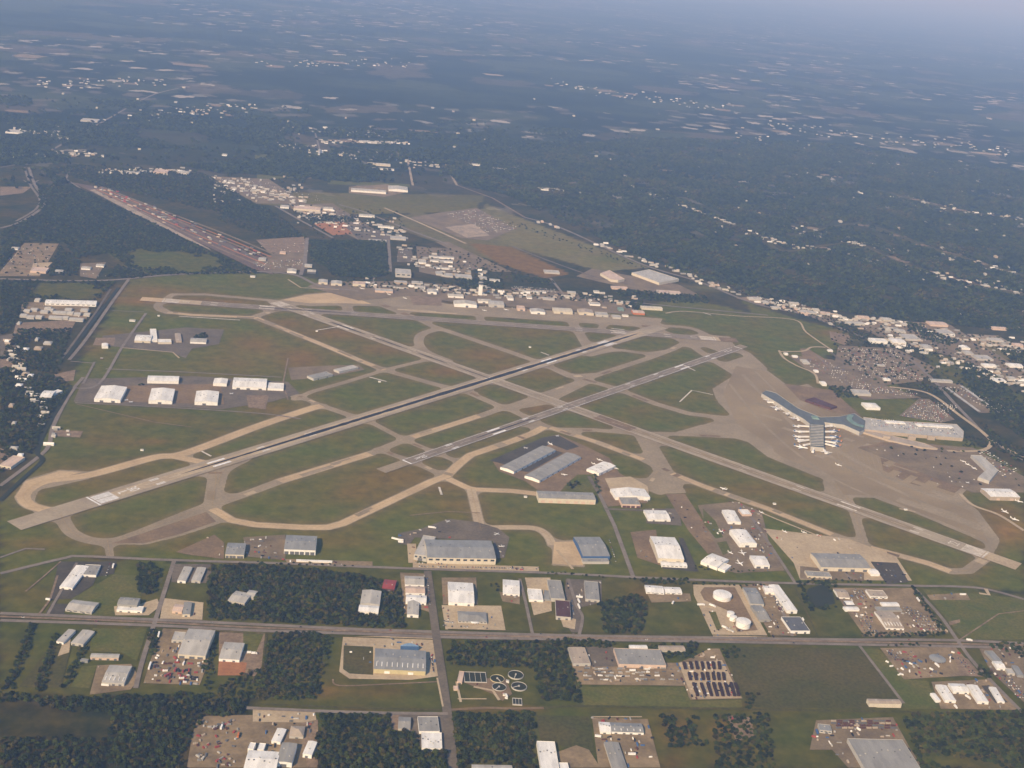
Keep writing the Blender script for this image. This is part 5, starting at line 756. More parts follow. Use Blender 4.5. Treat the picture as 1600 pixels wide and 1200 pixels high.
JB = [((1264, 667), (1250, 666)), ((1264, 675), (1252, 675)), ((1264, 683), (1251, 683)), ((1264, 688), (1250, 690)), ((1267, 694), (1258, 696)), ((1289, 667), (1298, 666)), ((1289, 675), (1300, 675)), ((1289, 684), (1300, 684)), ((1289, 690), (1302, 692)), ((1289, 694), (1301, 697)), ((1272, 700), (1270, 706)), ((1285, 701), (1290, 708)), ((1214, 630), (1202, 629)), ((1224, 637), (1214, 640)), ((1236, 645), (1231, 647)), ((1245, 652), (1247, 656))]
for i, (p, q) in enumerate(JB):
    a, c = on(term, G(*p, 4)), on(term, G(*q, 4)); A_, C_ = Vector((a[0], a[1], 0)), Vector((c[0], c[1], 0)); d_ = (C_-A_).normalized(); n_ = Vector((-d_.y, d_.x, 0)); b = MB()
    for o0, o1, hw in ((A_, C_, 2.2), (C_, C_+d_*6, 3.4)):
        b.add([o0-n_*hw+Vector((0, 0, 3.5)), o1-n_*hw+Vector((0, 0, 3.5)), o1+n_*hw+Vector((0, 0, 3.5)), o0+n_*hw+Vector((0, 0, 3.5)), o0-n_*hw+Vector((0, 0, 7)), o1-n_*hw+Vector((0, 0, 7)), o1+n_*hw+Vector((0, 0, 7)), o0+n_*hw+Vector((0, 0, 7))], [(3, 2, 1, 0), (4, 5, 6, 7), (0, 1, 5, 4), (1, 2, 6, 5), (2, 3, 7, 6), (3, 0, 4, 7)])
    b.cyl(C_.x, C_.y, 0, 3.6, .8, n=8); b.build('jet_bridge', wallm('w'), term)
gar = prism('parking_garage', 'large parking garage with cars on its pale top deck', 'parking garage', [(1349, 652), (1385, 657), (1495, 663), (1506, 674), (1505, 685), (1430, 679), (1350, 671)], 9, 'lg', 't')
b = MB()
for x0, x1, y0 in ((1385, 1415, 660), (1433, 1490, 665)):
    p, q = on(gar, G(x0, y0, 11)), on(gar, G(x1, y0+(x1-x0)*.06, 11)); b.add([(p[0], p[1], 11.5), (q[0], q[1], 11.5), (q[0]-2, q[1]+16, 11.5), (p[0]-2, p[1]+16, 11.5), (p[0], p[1], 9), (q[0], q[1], 9), (q[0]-2, q[1]+16, 9), (p[0]-2, p[1]+16, 9)], [(0, 1, 2, 3), (4, 5, 1, 0), (5, 6, 2, 1), (7, 4, 0, 3)])
b.build('roof_canopy', roofm('w'), gar)
for x in (1385, 1425, 1455): p = on(gar, G(x, 684, 6)); b = MB(); b.box(p[0]-10, p[0]+10, p[1]-3, p[1]+6, 0, 11); b.build('stair_tower', wallm('t'), gar)
prism('terminal_front_building', 'long low tan building between the terminal and the garage front', 'building', [(1345, 674), (1365, 674), (1445, 693), (1465, 701), (1440, 699), (1390, 688)], 5, 't', 't')
prism('curved_cargo_building', 'bent grey cargo building right of the garage', 'cargo building', [(1517, 711), (1534, 712), (1560, 735), (1546, 752), (1528, 746), (1541, 734)], 9, 'lg', 'lg')
prism('dark_roofed_hall', 'dark red brown flat roofed hall behind the terminal', 'hall', [(1258, 625), (1272, 621), (1308, 635), (1298, 638)], 6, 'b', 'b')
S('pale house like building on the road behind the terminal', 1361, 633, 22, 8, 8, 'w', 'hx', cat='building')
S('small white depot on the road behind the dark hall', 1345, 612, 26, 7, 8, 'lg', 'flat', cat='depot')
for (a, b_, l) in (((1478, 605), (1530, 643), 'left long pale parking canopy near the forest at right'), ((1502, 603), (1560, 644), 'right long pale parking canopy near the forest at right')):
    A, C = G(*a, 4), G(*b_, 4); d_ = (C-A); w = d_.length; d_.normalize(); r_ = empty('parking_canopy', (A.x, A.y, 0), math.atan2(d_.y, d_.x)); tag(r_, l, 'canopy'); m_ = MB(); m_.box(0, w, -5, 5, 4, 4.5); m_.build('roof', roofm('lg'), r_); m_ = MB()
    for k in range(12): m_.cyl(w*(k+.5)/12, 0, 0, 4, .3, n=6)
    m_.build('posts', wallm('g'), r_)
# -- control tower
c = G(750, 461); t = empty('control_tower', (c.x, c.y, 0), GA); tag(t, 'slender pale control tower with a dark glazed cab, far side of the field', 'control tower')
m_ = MB(); m_.box(-7, 7, -7, 7, 0, 38, top=(1, 1)); m_.build('shaft', wallm('w'), t); m_ = MB(); m_.cyl(0, 0, 38, 41, 7, 10, 8); m_.build('gallery', wallm('lg'), t); m_ = MB(); m_.cyl(0, 0, 41, 46, 7.5, 9, 8); m_.build('cab', mat('window_glass', (.03, .04, .05), rough=.2), t); m_ = MB(); m_.cyl(0, 0, 46, 48, 9.6, 8.5, 8); m_.cyl(0, 0, 48, 56, .5, .3, 6); m_.build('roof', roofm('g'), t)
# -- round things: storage tanks, pavilion, blue entrance canopy
def tank(label, px, py, dpx, h, k='w'):
    c = G(px, py, h); r = dpx*slant(c)/F/2; t = empty('storage_tank', (c.x, c.y, 0)); tag(t, label, 'storage tank'); FOOT.append((c.x-r, c.y-r, 1, 0, 2*r, 2*r))
    m_ = MB(); m_.cyl(0, 0, 0, h, r, n=36); m_.build('shell', wallm(k), t); m_ = MB(); m_.cyl(0, 0, h, h+r*.12, r+.3, .5, 36); m_.build('roof', roofm(k), t)
    m_ = MB()
    for i in range(14): a = -2.2+i*.09; m_.box(math.cos(a)*(r+.1)-.5, math.cos(a)*(r+.1)+.5, math.sin(a)*(r+.1)-.5, math.sin(a)*(r+.1)+.5, h*i/14, h*i/14+.4)
    m_.build('stair', wallm('lg'), t)
tank('largest cream white storage tank at the top of the tank yard', 1129, 928, 28, 9, 'w'); tank('second largest white storage tank, lower right of the tank yard', 1162, 970, 22, 12, 'w'); tank('small white storage tank, upper of two in the tank yard', 1142, 957, 11, 9, 'w'); tank('small white storage tank, lower of two in the tank yard', 1146, 963, 11, 9, 'w')
c = G(1465, 1028, 6); t = empty('round_pavilion', (c.x, c.y, 0)); tag(t, 'round blue grey pavilion roof in the dirt truck yard', 'pavilion'); m_ = MB(); m_.cyl(0, 0, 5, 7.5, 15.5, 3, 24); m_.build('roof', roofm('bg'), t); m_ = MB()
for k in range(10): m_.cyl(13*math.cos(k*.628), 13*math.sin(k*.628), 0, 5.2, .35, n=6)
m_.cyl(0, 0, 0, 5, 9, n=16); m_.build('wall', wallm('lg'), t)
c = G(640, 1010, 8); t = empty('entrance_hall', (c.x, c.y, 0), GA); tag(t, 'bright blue curved entrance hall behind the huge blue grey hall', 'entrance hall'); m_ = MB(); n = 12
m_.loft([[(x_, 7*math.sin(math.pi*i/n)*1.3-2, 0) for i in range(0)] or [(-16+32*i/n, -1+9*math.sin(math.pi*i/n), z_) for i in range(n+1)] for x_, z_ in ((0, 0), (0, 9))]); m_.build('wall', wallm('bl'), t); m_ = MB(); m_.loft([[(-16.5+33*i/n, -1+9.5*math.sin(math.pi*i/n), z_) for i in range(n+1)] for z_ in (9, 9.6)]); m_.build('roof', roofm('lb'), t)
c = G(742, 970, 6); t = empty('white_entrance_arch', (c.x, c.y, 0), GA); tag(t, 'white curved entrance porch in front of the low grey office', 'porch'); m_ = MB(); m_.loft([[(8*math.cos(math.pi*i/10)*f, -8*math.sin(math.pi*i/10)*f*.7, z_) for i in range(11)] for f, z_ in ((1, 3.5), (1, 4.5), (.9, 5))]); m_.build('roof', roofm('w'), t); m_ = MB()
for i in range(5): m_.cyl(7*math.cos(math.pi*i/4), -7*math.sin(math.pi*i/4)*.7, 0, 3.5, .3, n=6)
m_.build('columns', wallm('w'), t)
# -- water treatment plant
def clarifier(label, px, py, rpx, wk):
    c = G(px, py, 2); r = rpx*slant(c)/F; t = empty('clarifier', (c.x, c.y, 0), rr.uniform(0, 3)); tag(t, label, 'clarifier'); FOOT.append((c.x-r, c.y-r, 1, 0, 2*r, 2*r)); m_ = MB(); n = 32
    m_.loft([[(q*math.cos(2*math.pi*i/n), q*math.sin(2*math.pi*i/n), z_) for i in range(n)] for q, z_ in ((r, 0), (r, 2.4), (r-.6, 2.4), (r-.6, 1.2))], cap=False); m_.build('rim', wallm(wk), t)
    m_ = MB(); m_.cyl(0, 0, .2, 1.4, r-.6, n=n); m_.build('water', M['water'], t); m_ = MB(); m_.box(-r, r*.1, -.7, .7, 2.5, 3.1); m_.cyl(0, 0, 1.3, 3.6, 1.5, n=10); m_.build('scraper_bridge', wallm('lg'), t)
clarifier('round settling tank with a yellow green rim, left of the plant', 777, 1060, 11, 'y'); clarifier('round settling tank with black water on the brown yard', 780, 1073, 11, 'lg'); clarifier('round black settling tank, upper right of the plant', 806, 1054, 12, 'lg'); clarifier('round black settling tank, lower right of the plant', 811, 1072, 12, 'lg')
def basin(label, a, b_, c_, n, h=2.5):
    A, u, v, w, d = rect_from(a, b_, c_, h); t = empty('settling_basin', (A.x, A.y, 0), math.atan2(u.y, u.x)); tag(t, label, 'basin'); FOOT.append((A.x, A.y, u.x, u.y, w, d)); m_ = MB()
    for x0, x1, y0, y1 in [(0, w, 0, .8), (0, w, d-.8, d), (0, .8, .8, d-.8), (w-.8, w, .8, d-.8)]+[(w*k/n-.3, w*k/n+.3, .8, d-.8) for k in range(1, n)]: m_.box(x0, x1, y0, y1, 0, h)
    m_.build('basin_wall', wallm('lg'), t); m_ = MB(); m_.box(.8, w-.8, .8, d-.8, 0, h-1); m_.build('water', M['water'], t)
basin('rectangular grey aeration basin at the treatment plant', (726, 1065), (761, 1066), (725, 1049), 4); basin('small square dark basin with three bays below the round tanks', (801, 1100), (816, 1101), (800, 1090), 3)
for i, (x, y) in enumerate([(788, 1087), (791, 1091), (793, 1066)]): c = G(x, y); t = empty('plant_hut', (c.x, c.y, 0)); tag(t, ['small white hut between the round settling tanks', 'small pale hut beside the square basin', 'tiny hut on the brown plant yard'][i], 'hut'); m_ = MB(); m_.box(-2.5, 2.5, -2.5, 2.5, 0, 3.5); m_.build('wall', wallm('w'), t); m_ = MB(); m_.box(-2.9, 2.9, -2.9, 2.9, 3.5, 4.3, top=(2, 2)); m_.build('roof', roofm('lg'), t)
# ---------------------------------------------------------------- trees
def leaf_mat(name, c, rnd=.6):
    return mat(name, c, tuple(v*.55 for v in c), scale=7, coord='world', rough=.9, lo=.35, hi=.65, rnd=rnd)
def crown_mesh(seed, n, leaf, R=1.0, Hh=.85):
    r = random.Random(seed); mb = MB(); lobes = [(0, 0, .1, .62)]+[(math.cos(a)*.52, math.sin(a)*.52, r.uniform(-.25, .3), r.uniform(.3, .5)) for a in [r.uniform(0, 6.28) for _ in range(6)]]+[(r.uniform(-.2, .2), r.uniform(-.2, .2), .5, .36)]
    for k in range(n):
        lx, ly, lz, lr = r.choice(lobes); z = r.uniform(-1, 1); a = r.uniform(0, 6.283); q = math.sqrt(1-z*z); e = r.uniform(.75, 1.08)
        d = Vector((q*math.cos(a), q*math.sin(a), z)); p = Vector((lx, ly, lz))+d*lr*e; nrm = (d+Vector((r.uniform(-.6, .6), r.uniform(-.6, .6), r.uniform(-.3, .7)))).normalized()
        t = nrm.orthogonal().normalized(); b = nrm.cross(t); g = r.uniform(0, 6.28); t, b = t*math.cos(g)+b*math.sin(g), b*math.cos(g)-t*math.sin(g); s = leaf*r.uniform(.6, 1.3)
        P = [p+t*s, p+b*s*.8, p-t*s*.9, p-b*s]; mb.add([(v.x*R, v.y*R, v.z*R*Hh+R*Hh*.85) for v in P], [(0, 1, 2, 3)])
    return mb
LEAF = [leaf_mat('leaf_dark', (.034, .045, .006)), leaf_mat('leaf_mid', (.056, .068, .008)), leaf_mat('leaf_olive', (.082, .068, .014))]
bark = mat('bark', (.06, .045, .03), (.04, .03, .02), 2)
trunk = MB(); trunk.loft([[(x+r*math.cos(2*math.pi*i/7), y+r*math.sin(2*math.pi*i/7), z) for i in range(7)] for x, y, z, r in ((0, 0, -.5, .42), (.05, 0, 2, .3), (.1, .1, 5, .22), (.1, 0, 8, .1))])
for a in (0.4, 2.3, 4.4): trunk.loft([[(.1+math.cos(a)*l+r*math.cos(2*math.pi*i/5), math.sin(a)*l+r*math.sin(2*math.pi*i/5), z) for i in range(5)] for l, z, r in ((0, 3, .15), (1.6, 5.2, .1), (2.8, 7.2, .04))])
protos = []
for k in range(3):
    cr_ = crown_mesh(20+k, 420, .17)
    me_t = bpy.data.meshes.new('trunk'); me_t.from_pydata(trunk.v, [], trunk.f); me_t.materials.append(bark)
    me_c = bpy.data.meshes.new('crown'); me_c.from_pydata([(x*4.6, y*4.6, z*4.6+2.6) for x, y, z in cr_.v], [], cr_.f); me_c.materials.append(LEAF[k]); protos.append((me_t, me_c))
# occupancy of buildings for keeping trees off roofs
def blocked(x, y):
    for ax, ay, ux, uy, w, d in FOOTN:
        dx, dy = x-ax, y-ay; a = dx*ux+dy*uy; b = -dx*uy+dy*ux
        if -4 < a < w+4 and -4 < b < d+4: return True
    return False
FOOTN = [f for f in FOOT if f[1] < 3200]
WOODS = [  # pixels, spacing m, size, olive share, holes
 ([(0, 1085), (110, 1090), (215, 1087), (330, 1085), (386, 1098), (378, 1120), (322, 1120), (300, 1150), (286, 1206), (0, 1206)], 8.5, 1.0, .15, [(70, 1130, 95, 26)]),
 ([(328, 884), (420, 884), (520, 895), (592, 905), (626, 922), (633, 982), (500, 977), (322, 968)], 8, 1.05, .3, []), ([(425, 990), (500, 988), (522, 1000), (506, 1040), (500, 1085), (490, 1096), (405, 1093), (415, 1020)], 8, 1.0, .3, []),
 ([(500, 1118), (610, 1119), (614, 1142), (655, 1146), (662, 1172), (697, 1177), (700, 1206), (490, 1206)], 8, 1.05, .2, []), ([(708, 1118), (832, 1114), (838, 1206), (716, 1206)], 8, 1.05, .15, []), ([(700, 1004), (886, 1004), (892, 1040), (906, 1070), (908, 1098), (846, 1096), (832, 1045), (700, 1040)], 8, .95, .25, []),
 ([(935, 942), (1000, 930), (1012, 945), (1000, 992), (945, 992)], 8, 1., .2, []), ([(1410, 1118), (1604, 1112), (1604, 1206), (1440, 1206), (1426, 1168)], 8, 1.0, .2, [(1510, 1195, 60, 8)]), ([(1030, 1118), (1100, 1124), (1108, 1165), (1045, 1168)], 8, .9, .1, [(1095, 1140, 8, 14), (1062, 1128, 8, 6)]), ([(1112, 1118), (1200, 1114), (1212, 1206), (1120, 1206)], 8.5, .85, .15, []),
 ([(1243, 908), (1305, 910), (1312, 952), (1262, 955)], 8, .9, .05, [(1280, 932, 20, 15)]), ([(1000, 905), (1078, 905), (1078, 914), (1000, 914)], 9, .8, .1, []), ([(45, 975), (60, 975), (20, 1082), (4, 1080)], 7, .8, .1, []), ([(84, 985), (94, 990), (70, 1082), (52, 1080)], 7, .8, .1, []), ([(132, 1000), (150, 985), (118, 1055), (100, 1078), (92, 1076)], 7.5, .8, .1, []), ([(232, 985), (248, 985), (246, 1026), (232, 1026)], 8, .9, .1, []),
 ([(316, 990), (340, 990), (330, 1080), (318, 1080)], 9, .8, .1, []), ([(372, 1055), (410, 1045), (408, 1092), (384, 1096), (340, 1085), (345, 1066)], 9, .85, .3, []), ([(212, 880), (240, 878), (252, 900), (240, 930), (215, 925)], 8, 1.05, .1, []), ([(965, 1012), (1090, 1005), (1088, 1028), (1050, 1030)], 8, .9, .1, []), ([(880, 1000), (960, 1002), (958, 1012), (925, 1014), (880, 1008)], 7, .8, .1, []), ([(1126, 1010), (1150, 1010), (1165, 1030), (1132, 1030)], 9, .8, .2, []), ([(1160, 1085), (1185, 1085), (1180, 1108), (1165, 1108)], 9, .8, .2, []),
 ([(1420, 918), (1428, 918), (1482, 992), (1474, 994)], 7, .75, .05, []), ([(1345, 990), (1480, 988), (1482, 994), (1346, 997)], 7, .7, .1, []), ([(1372, 1006), (1480, 1006), (1480, 1010), (1372, 1010)], 12, .7, .05, []), ([(1526, 1040), (1548, 1042), (1548, 1060), (1532, 1058)], 8, .9, .1, []), ([(1540, 1005), (1604, 1006), (1604, 1030), (1580, 1022), (1545, 1012)], 9, .9, .1, []), ([(850, 1000), (905, 1000), (905, 1010), (850, 1008)], 8, .9, .1, []), ([(755, 908), (782, 908), (784, 925), (762, 922)], 14, .7, .2, []), ([(840, 892), (1000, 904), (1000, 907), (840, 896)], 11, .6, .1, []), ([(1000, 908), (1200, 915), (1200, 917), (1000, 912)], 10, .6, .1, []), ([(400, 878), (560, 884), (560, 887), (400, 882)], 12, .6, .1, []), ([(1085, 885), (1180, 892), (1180, 896), (1085, 890)], 9, .6, .1, []), ([(1250, 904), (1400, 910), (1400, 913), (1250, 908)], 11, .6, .1, []),
 ([(880, 757), (900, 752), (908, 760), (888, 765)], 9, .8, .1, []), ([(925, 740), (932, 742), (940, 772), (933, 772)], 9, .7, .1, []),
 ([(0, 575), (92, 590), (108, 606), (68, 670), (54, 706), (20, 730), (0, 740)], 10.5, 1.0, .2, []), ([(28, 516), (112, 514), (98, 560), (88, 585), (30, 575), (0, 560)], 10.5, .95, .2, [(60, 540, 20, 8)]), ([(0, 438), (180, 441), (150, 470), (48, 468), (30, 500), (0, 530)], 11, .9, .1, [(110, 455, 55, 12)]), ([(0, 364), (130, 300), (112, 290), (230, 345), (330, 395), (410, 428), (240, 430), (200, 418), (170, 396), (120, 405), (100, 378), (40, 376), (0, 420)], 12, 1.05, .1, [(270, 408, 70, 14)]),
 ([(62, 330), (60, 290), (112, 290), (140, 310), (80, 345)], 13, 1.05, .1, []), ([(166, 432), (185, 415), (240, 432), (200, 436)], 11, .9, .05, []), ([(92, 384), (125, 410), (120, 432), (75, 432)], 11, .9, .05, []), ([(484, 376), (602, 378), (607, 430), (580, 436), (520, 432), (512, 420), (486, 408)], 10, 1.15, .05, []), ([(710, 436), (785, 436), (785, 452), (720, 452)], 11, .9, .05, []), ([(800, 428), (870, 440), (860, 446), (800, 440)], 12, .9, .05, []), ([(960, 452), (1100, 462), (1110, 474), (1050, 474), (965, 464)], 11, .9, .05, []), ([(900, 458), (935, 460), (935, 468), (905, 468)], 12, .9, .05, []), ([(975, 470), (1005, 470), (1000, 485), (978, 482)], 12, .9, .05, []), ([(480, 335), (555, 340), (552, 348), (484, 346)], 12, 1.0, .05, []), ([(350, 310), (420, 325), (480, 372), (420, 372), (340, 345)], 14, .8, .1, []),
 ([(60, 268), (110, 258), (320, 272), (440, 345), (400, 350), (330, 330), (150, 290), (110, 275)], 16, 1.1, .1, []), ([(440, 350), (478, 370), (400, 372)], 15, .9, .1, []),
 ([(300, 528), (322, 520), (325, 530), (302, 534)], 9, .9, .05, []), ([(215, 600), (225, 600), (225, 604), (215, 604)], 9, .7, 0, []),
 ([(1300, 500), (1340, 515), (1400, 540), (1380, 545), (1330, 530)], 14, .8, .1, []), ([(1430, 510), (1460, 520), (1500, 535), (1480, 540), (1440, 530)], 11, 1., .05, []), ([(1415, 505), (1445, 508), (1445, 520), (1420, 518)], 11, 1., .05, []), ([(1510, 565), (1560, 590), (1604, 640), (1604, 690), (1560, 660), (1525, 620), (1500, 590)], 11, 1., .05, []), ([(1560, 545), (1604, 550), (1604, 570), (1575, 562)], 11, 1., .05, []), ([(1290, 604), (1330, 606), (1340, 622), (1310, 622)], 11, .9, .05, []), ([(1530, 660), (1570, 690), (1604, 705), (1604, 730), (1550, 700)], 11, .9, .05, []), ([(1500, 676), (1545, 690), (1540, 700), (1505, 700)], 13, .8, .05, []), ([(1430, 600), (1500, 610), (1490, 618), (1440, 612)], 13, .8, .1, []),
 ([(1300, 497), (1604, 532), (1604, 640), (1480, 600), (1380, 604), (1300, 562)], 30, .9, .1, []), ([(1340, 690), (1560, 700), (1604, 760), (1540, 765)], 45, .8, .1, []), ([(480, 434), (700, 444), (1000, 470), (1000, 478), (800, 466), (560, 452)], 24, .9, .05, []), ([(620, 380), (720, 392), (860, 440), (700, 436)], 30, .9, .05, []), ([(440, 318), (620, 330), (640, 372), (500, 372)], 45, .9, .05, []), ([(800, 345), (1000, 415), (1090, 442), (1085, 447), (990, 418), (795, 350)], 28, .8, .05, []), ([(0, 375), (90, 378), (70, 432), (0, 432)], 40, .8, .05, []), ([(1190, 462), (1340, 505), (1320, 515), (1190, 478)], 18, .8, .05, []),
 ([(1180, 458), (1260, 480), (1400, 500), (1604, 520), (1604, 512), (1400, 490), (1230, 470)], 10, 1., .05, []),
]
FOREST = [(720, 290), (790, 305), (1005, 405), (1095, 437), (1170, 463), (1260, 478), (1400, 494), (1604, 518), (1604, 270), (1300, 225), (1000, 215), (800, 240), (690, 262)]
FARW = [[(0, 300), (112, 286), (60, 262), (0, 262)], [(0, 215), (720, 255), (720, 292), (640, 286), (440, 286), (300, 270), (120, 262), (0, 260)], [(480, 205), (720, 190), (1000, 212), (800, 240), (690, 262), (480, 250)], [(0, 150), (480, 170), (480, 250), (0, 216)]]
def scatter(poly, sp, holes=(), gap=None):
    P = np.array([G(*p)[:2] for p in poly]); x0, y0 = P.min(0); x1, y1 = P.max(0); X, Y = np.meshgrid(np.arange(x0, x1, sp), np.arange(y0, y1, sp)); X = X.ravel()+rng.uniform(-.45, .45, X.size)*sp; Y = Y.ravel()+rng.uniform(-.45, .45, Y.size)*sp
    k = inpoly(X, Y, P); X, Y = X[k], Y[k]
    for hx, hy, rx, ry in holes:
        o = G(hx, hy); a = (X-o.x)/abs(G(hx+rx, hy).x-o.x); b = (Y-o.y)/abs(G(hx, hy-ry).y-o.y); k = (np.abs(a*.97+b*.2)**4+np.abs(b*.97-a*.1)**4) > 1+.45*np.sin(X*.045+Y*.02)+.3*np.sin(Y*.07-X*.03); X, Y = X[k], Y[k]
    return X, Y
near = []
for poly, sp, sz, ol, holes in WOODS:
    X, Y = scatter(poly, sp, holes)
    for x, y in zip(X, Y):
        if y < 3200 and blocked(x, y): continue
        near.append((x, y, sz*random.uniform(.7, 1.25), 2 if random.random() < ol else (0 if random.random() < .6 else 1)))
def visible(x, y):
    u, v = PX((x, y, 5)); return -12 < u < 1612 and v < 1212
near = [n for n in near if visible(n[0], n[1])]
near.sort(key=lambda n: n[1]**2+n[0]**2)
def woodname(x, y):
    u, v = PX((x, y, 0))
    for lim, l in ((400, 'the dark wood filling the lower left corner'), (704, 'the wood left of the main road at the bottom edge'), (860, 'the wood right of the main road at the bottom edge'), (1115, 'the thicket with bare tracks at the bottom'), (1300, 'the square wood left of the big grey warehouse at the bottom')):
        if u < lim: return l
    return 'the dark wood filling the lower right corner'
KIND = ['dark green broadleaf tree', 'mid green broadleaf tree', 'olive brown tree']
for (x, y, s, k) in near[:290]:
    t = empty('tree', (x, y, 0), random.uniform(0, 6.28)); t.scale = (s, s, s*random.uniform(.85, 1.15)); w = woodname(x, y); tag(t, KIND[k]+' in '+w, 'tree', KIND[k]+'s in '+w)
    for nm, me_ in zip(('trunk', 'crown'), protos[k]): o = bpy.data.objects.new(nm, me_); COL.objects.link(o); o.parent = t
# the rest of the woods: instanced, nobody could count it
def canopy(name, pts, leaves, n, R):
    """points (x, y, scale, kind) -> one object whose geometry nodes set a crown on every point"""
    me = bpy.data.meshes.new(name); a = np.array(pts, float); co = np.zeros((len(a), 3)); co[:, :2] = a[:, :2]; me.vertices.add(len(a)); me.vertices.foreach_set('co', co.ravel())
    for nm, col, ty in (('sc', 2, 'FLOAT'), ('kd', 3, 'INT')):
        at = me.attributes.new(nm, ty, 'POINT'); at.data.foreach_set('value', a[:, col].astype(np.float32 if ty == 'FLOAT' else np.int32))
    o = bpy.data.objects.new(name, me); COL.objects.link(o); o['kind'] = 'stuff'
    for m in LEAF: me.materials.append(m)
    ng = bpy.data.node_groups.new(name, 'GeometryNodeTree'); ng.interface.new_socket('Geometry', in_out='INPUT', socket_type='NodeSocketGeometry'); ng.interface.new_socket('Geometry', in_out='OUTPUT', socket_type='NodeSocketGeometry')
    N, L = ng.nodes, ng.links; gi, go = N.new('NodeGroupInput'), N.new('NodeGroupOutput'); gti = N.new('GeometryNodeGeometryToInstance')
    for k in (2, 1, 0):
        me2 = bpy.data.meshes.new('crown'); c = crown_mesh(60+k+n, n, leaves, R, .8); me2.from_pydata(c.v, [], c.f); me2.materials.append(LEAF[k]); co2 = bpy.data.objects.new('crown_source', me2)
        oi = N.new('GeometryNodeObjectInfo'); oi.inputs['Object'].default_value = co2; oi.inputs['As Instance'].default_value = True; L.new(oi.outputs['Geometry'], gti.inputs[0])
    iop = N.new('GeometryNodeInstanceOnPoints'); L.new(gi.outputs[0], iop.inputs['Points']); L.new(gti.outputs[0], iop.inputs['Instance']); iop.inputs['Pick Instance'].default_value = True
    a1 = N.new('GeometryNodeInputNamedAttribute'); a1.data_type = 'INT'; a1.inputs[0].default_value = 'kd'; L.new(a1.outputs[0], iop.inputs['Instance Index'])
    a2 = N.new('GeometryNodeInputNamedAttribute'); a2.data_type = 'FLOAT'; a2.inputs[0].default_value = 'sc'; L.new(a2.outputs[0], iop.inputs['Scale'])
    rv = N.new('FunctionNodeRandomValue'); rv.data_type = 'FLOAT_VECTOR'; rv.inputs[0].default_value = (0, 0, 0); rv.inputs[1].default_value = (0, 0, 6.283); L.new(rv.outputs[0], iop.inputs['Rotation'])
    L.new(iop.outputs[0], go.inputs[0]); md = o.modifiers.new('crowns', 'NODES'); md.node_group = ng; return o
canopy('woodland', [n for n in near[290:] if n[1] < 2600], .19, 200, 5.0)
canopy('woodland', [n for n in near[290:] if n[1] >= 2600], .26, 90, 5.6)
far = []
fp = np.array([G(*p)[:2] for p in FOREST])
CORR = [([(1200, 378), (1230, 393), (1330, 382), (1400, 408), (1500, 440), (1600, 462)], 60), ([(1240, 368), (1340, 348), (1440, 383), (1600, 432)], 70), ([(1190, 330), (1300, 345), (1380, 372)], 40), ([(1000, 300), (1100, 335), (1210, 378)], 45), ([(1380, 300), (1480, 325), (1600, 345)], 90), ([(1400, 440), (1450, 448), (1480, 462)], 40), ([(900, 280), (1040, 300), (1130, 340)], 40)]
def lumps(X, Y, s, seed):
    r = np.random.default_rng(seed); v = np.zeros(X.shape)
    for k in range(10): a = r.uniform(0, 6.28); f = r.uniform(.5, 2)/s; v += np.sin((X*math.cos(a)+Y*math.sin(a))*f*6.28+r.uniform(0, 6.28))
    return v/3.2
X, Y = scatter(FOREST, 15); v = lumps(X, Y, 900, 3); w = lumps(X, Y, 230, 4); k = (w > -.95) & ~((v > .9) & (rng.uniform(0, 1, X.size) < .8))
for pts, wd in CORR:
    Q = smooth_line([G(*q) for q in pts])
    for a_, b_ in zip(Q[:-1], Q[1:]):
        d_ = b_-a_; t_ = np.clip(((X-a_.x)*d_.x+(Y-a_.y)*d_.y)/max(d_.x**2+d_.y**2, 1), 0, 1); k &= np.hypot(X-a_.x-t_*d_.x, Y-a_.y-t_*d_.y) > wd*.5*(1+.5*np.sin(X*.02+Y*.013))
X, Y = X[k], Y[k]; v = lumps(X, Y, 400, 12)
far += [(x, y, s, kd) for x, y, s, kd in zip(X, Y, rng.uniform(.6, 1.5, X.size), np.clip(np.round(v*.7+.6+rng.normal(0, .5, X.size)), 0, 2))]
for i, poly in enumerate(FARW):
    X, Y = scatter(poly, 20+6*(i > 1)); v = lumps(X, Y, 1100, 7+i); k = (v < .0) | (rng.uniform(0, 1, X.size) < .06); X, Y = X[k], Y[k]
    far += [(x, y, s, kd) for x, y, s, kd in zip(X, Y, rng.uniform(1., 1.7, X.size), rng.choice([0, 0, 1], X.size))]
far = [f for f in far if visible(f[0], f[1])]
canopy('far_forest', far, .34, 44, 8.2)
print('trees', len(near), 'far', len(far))
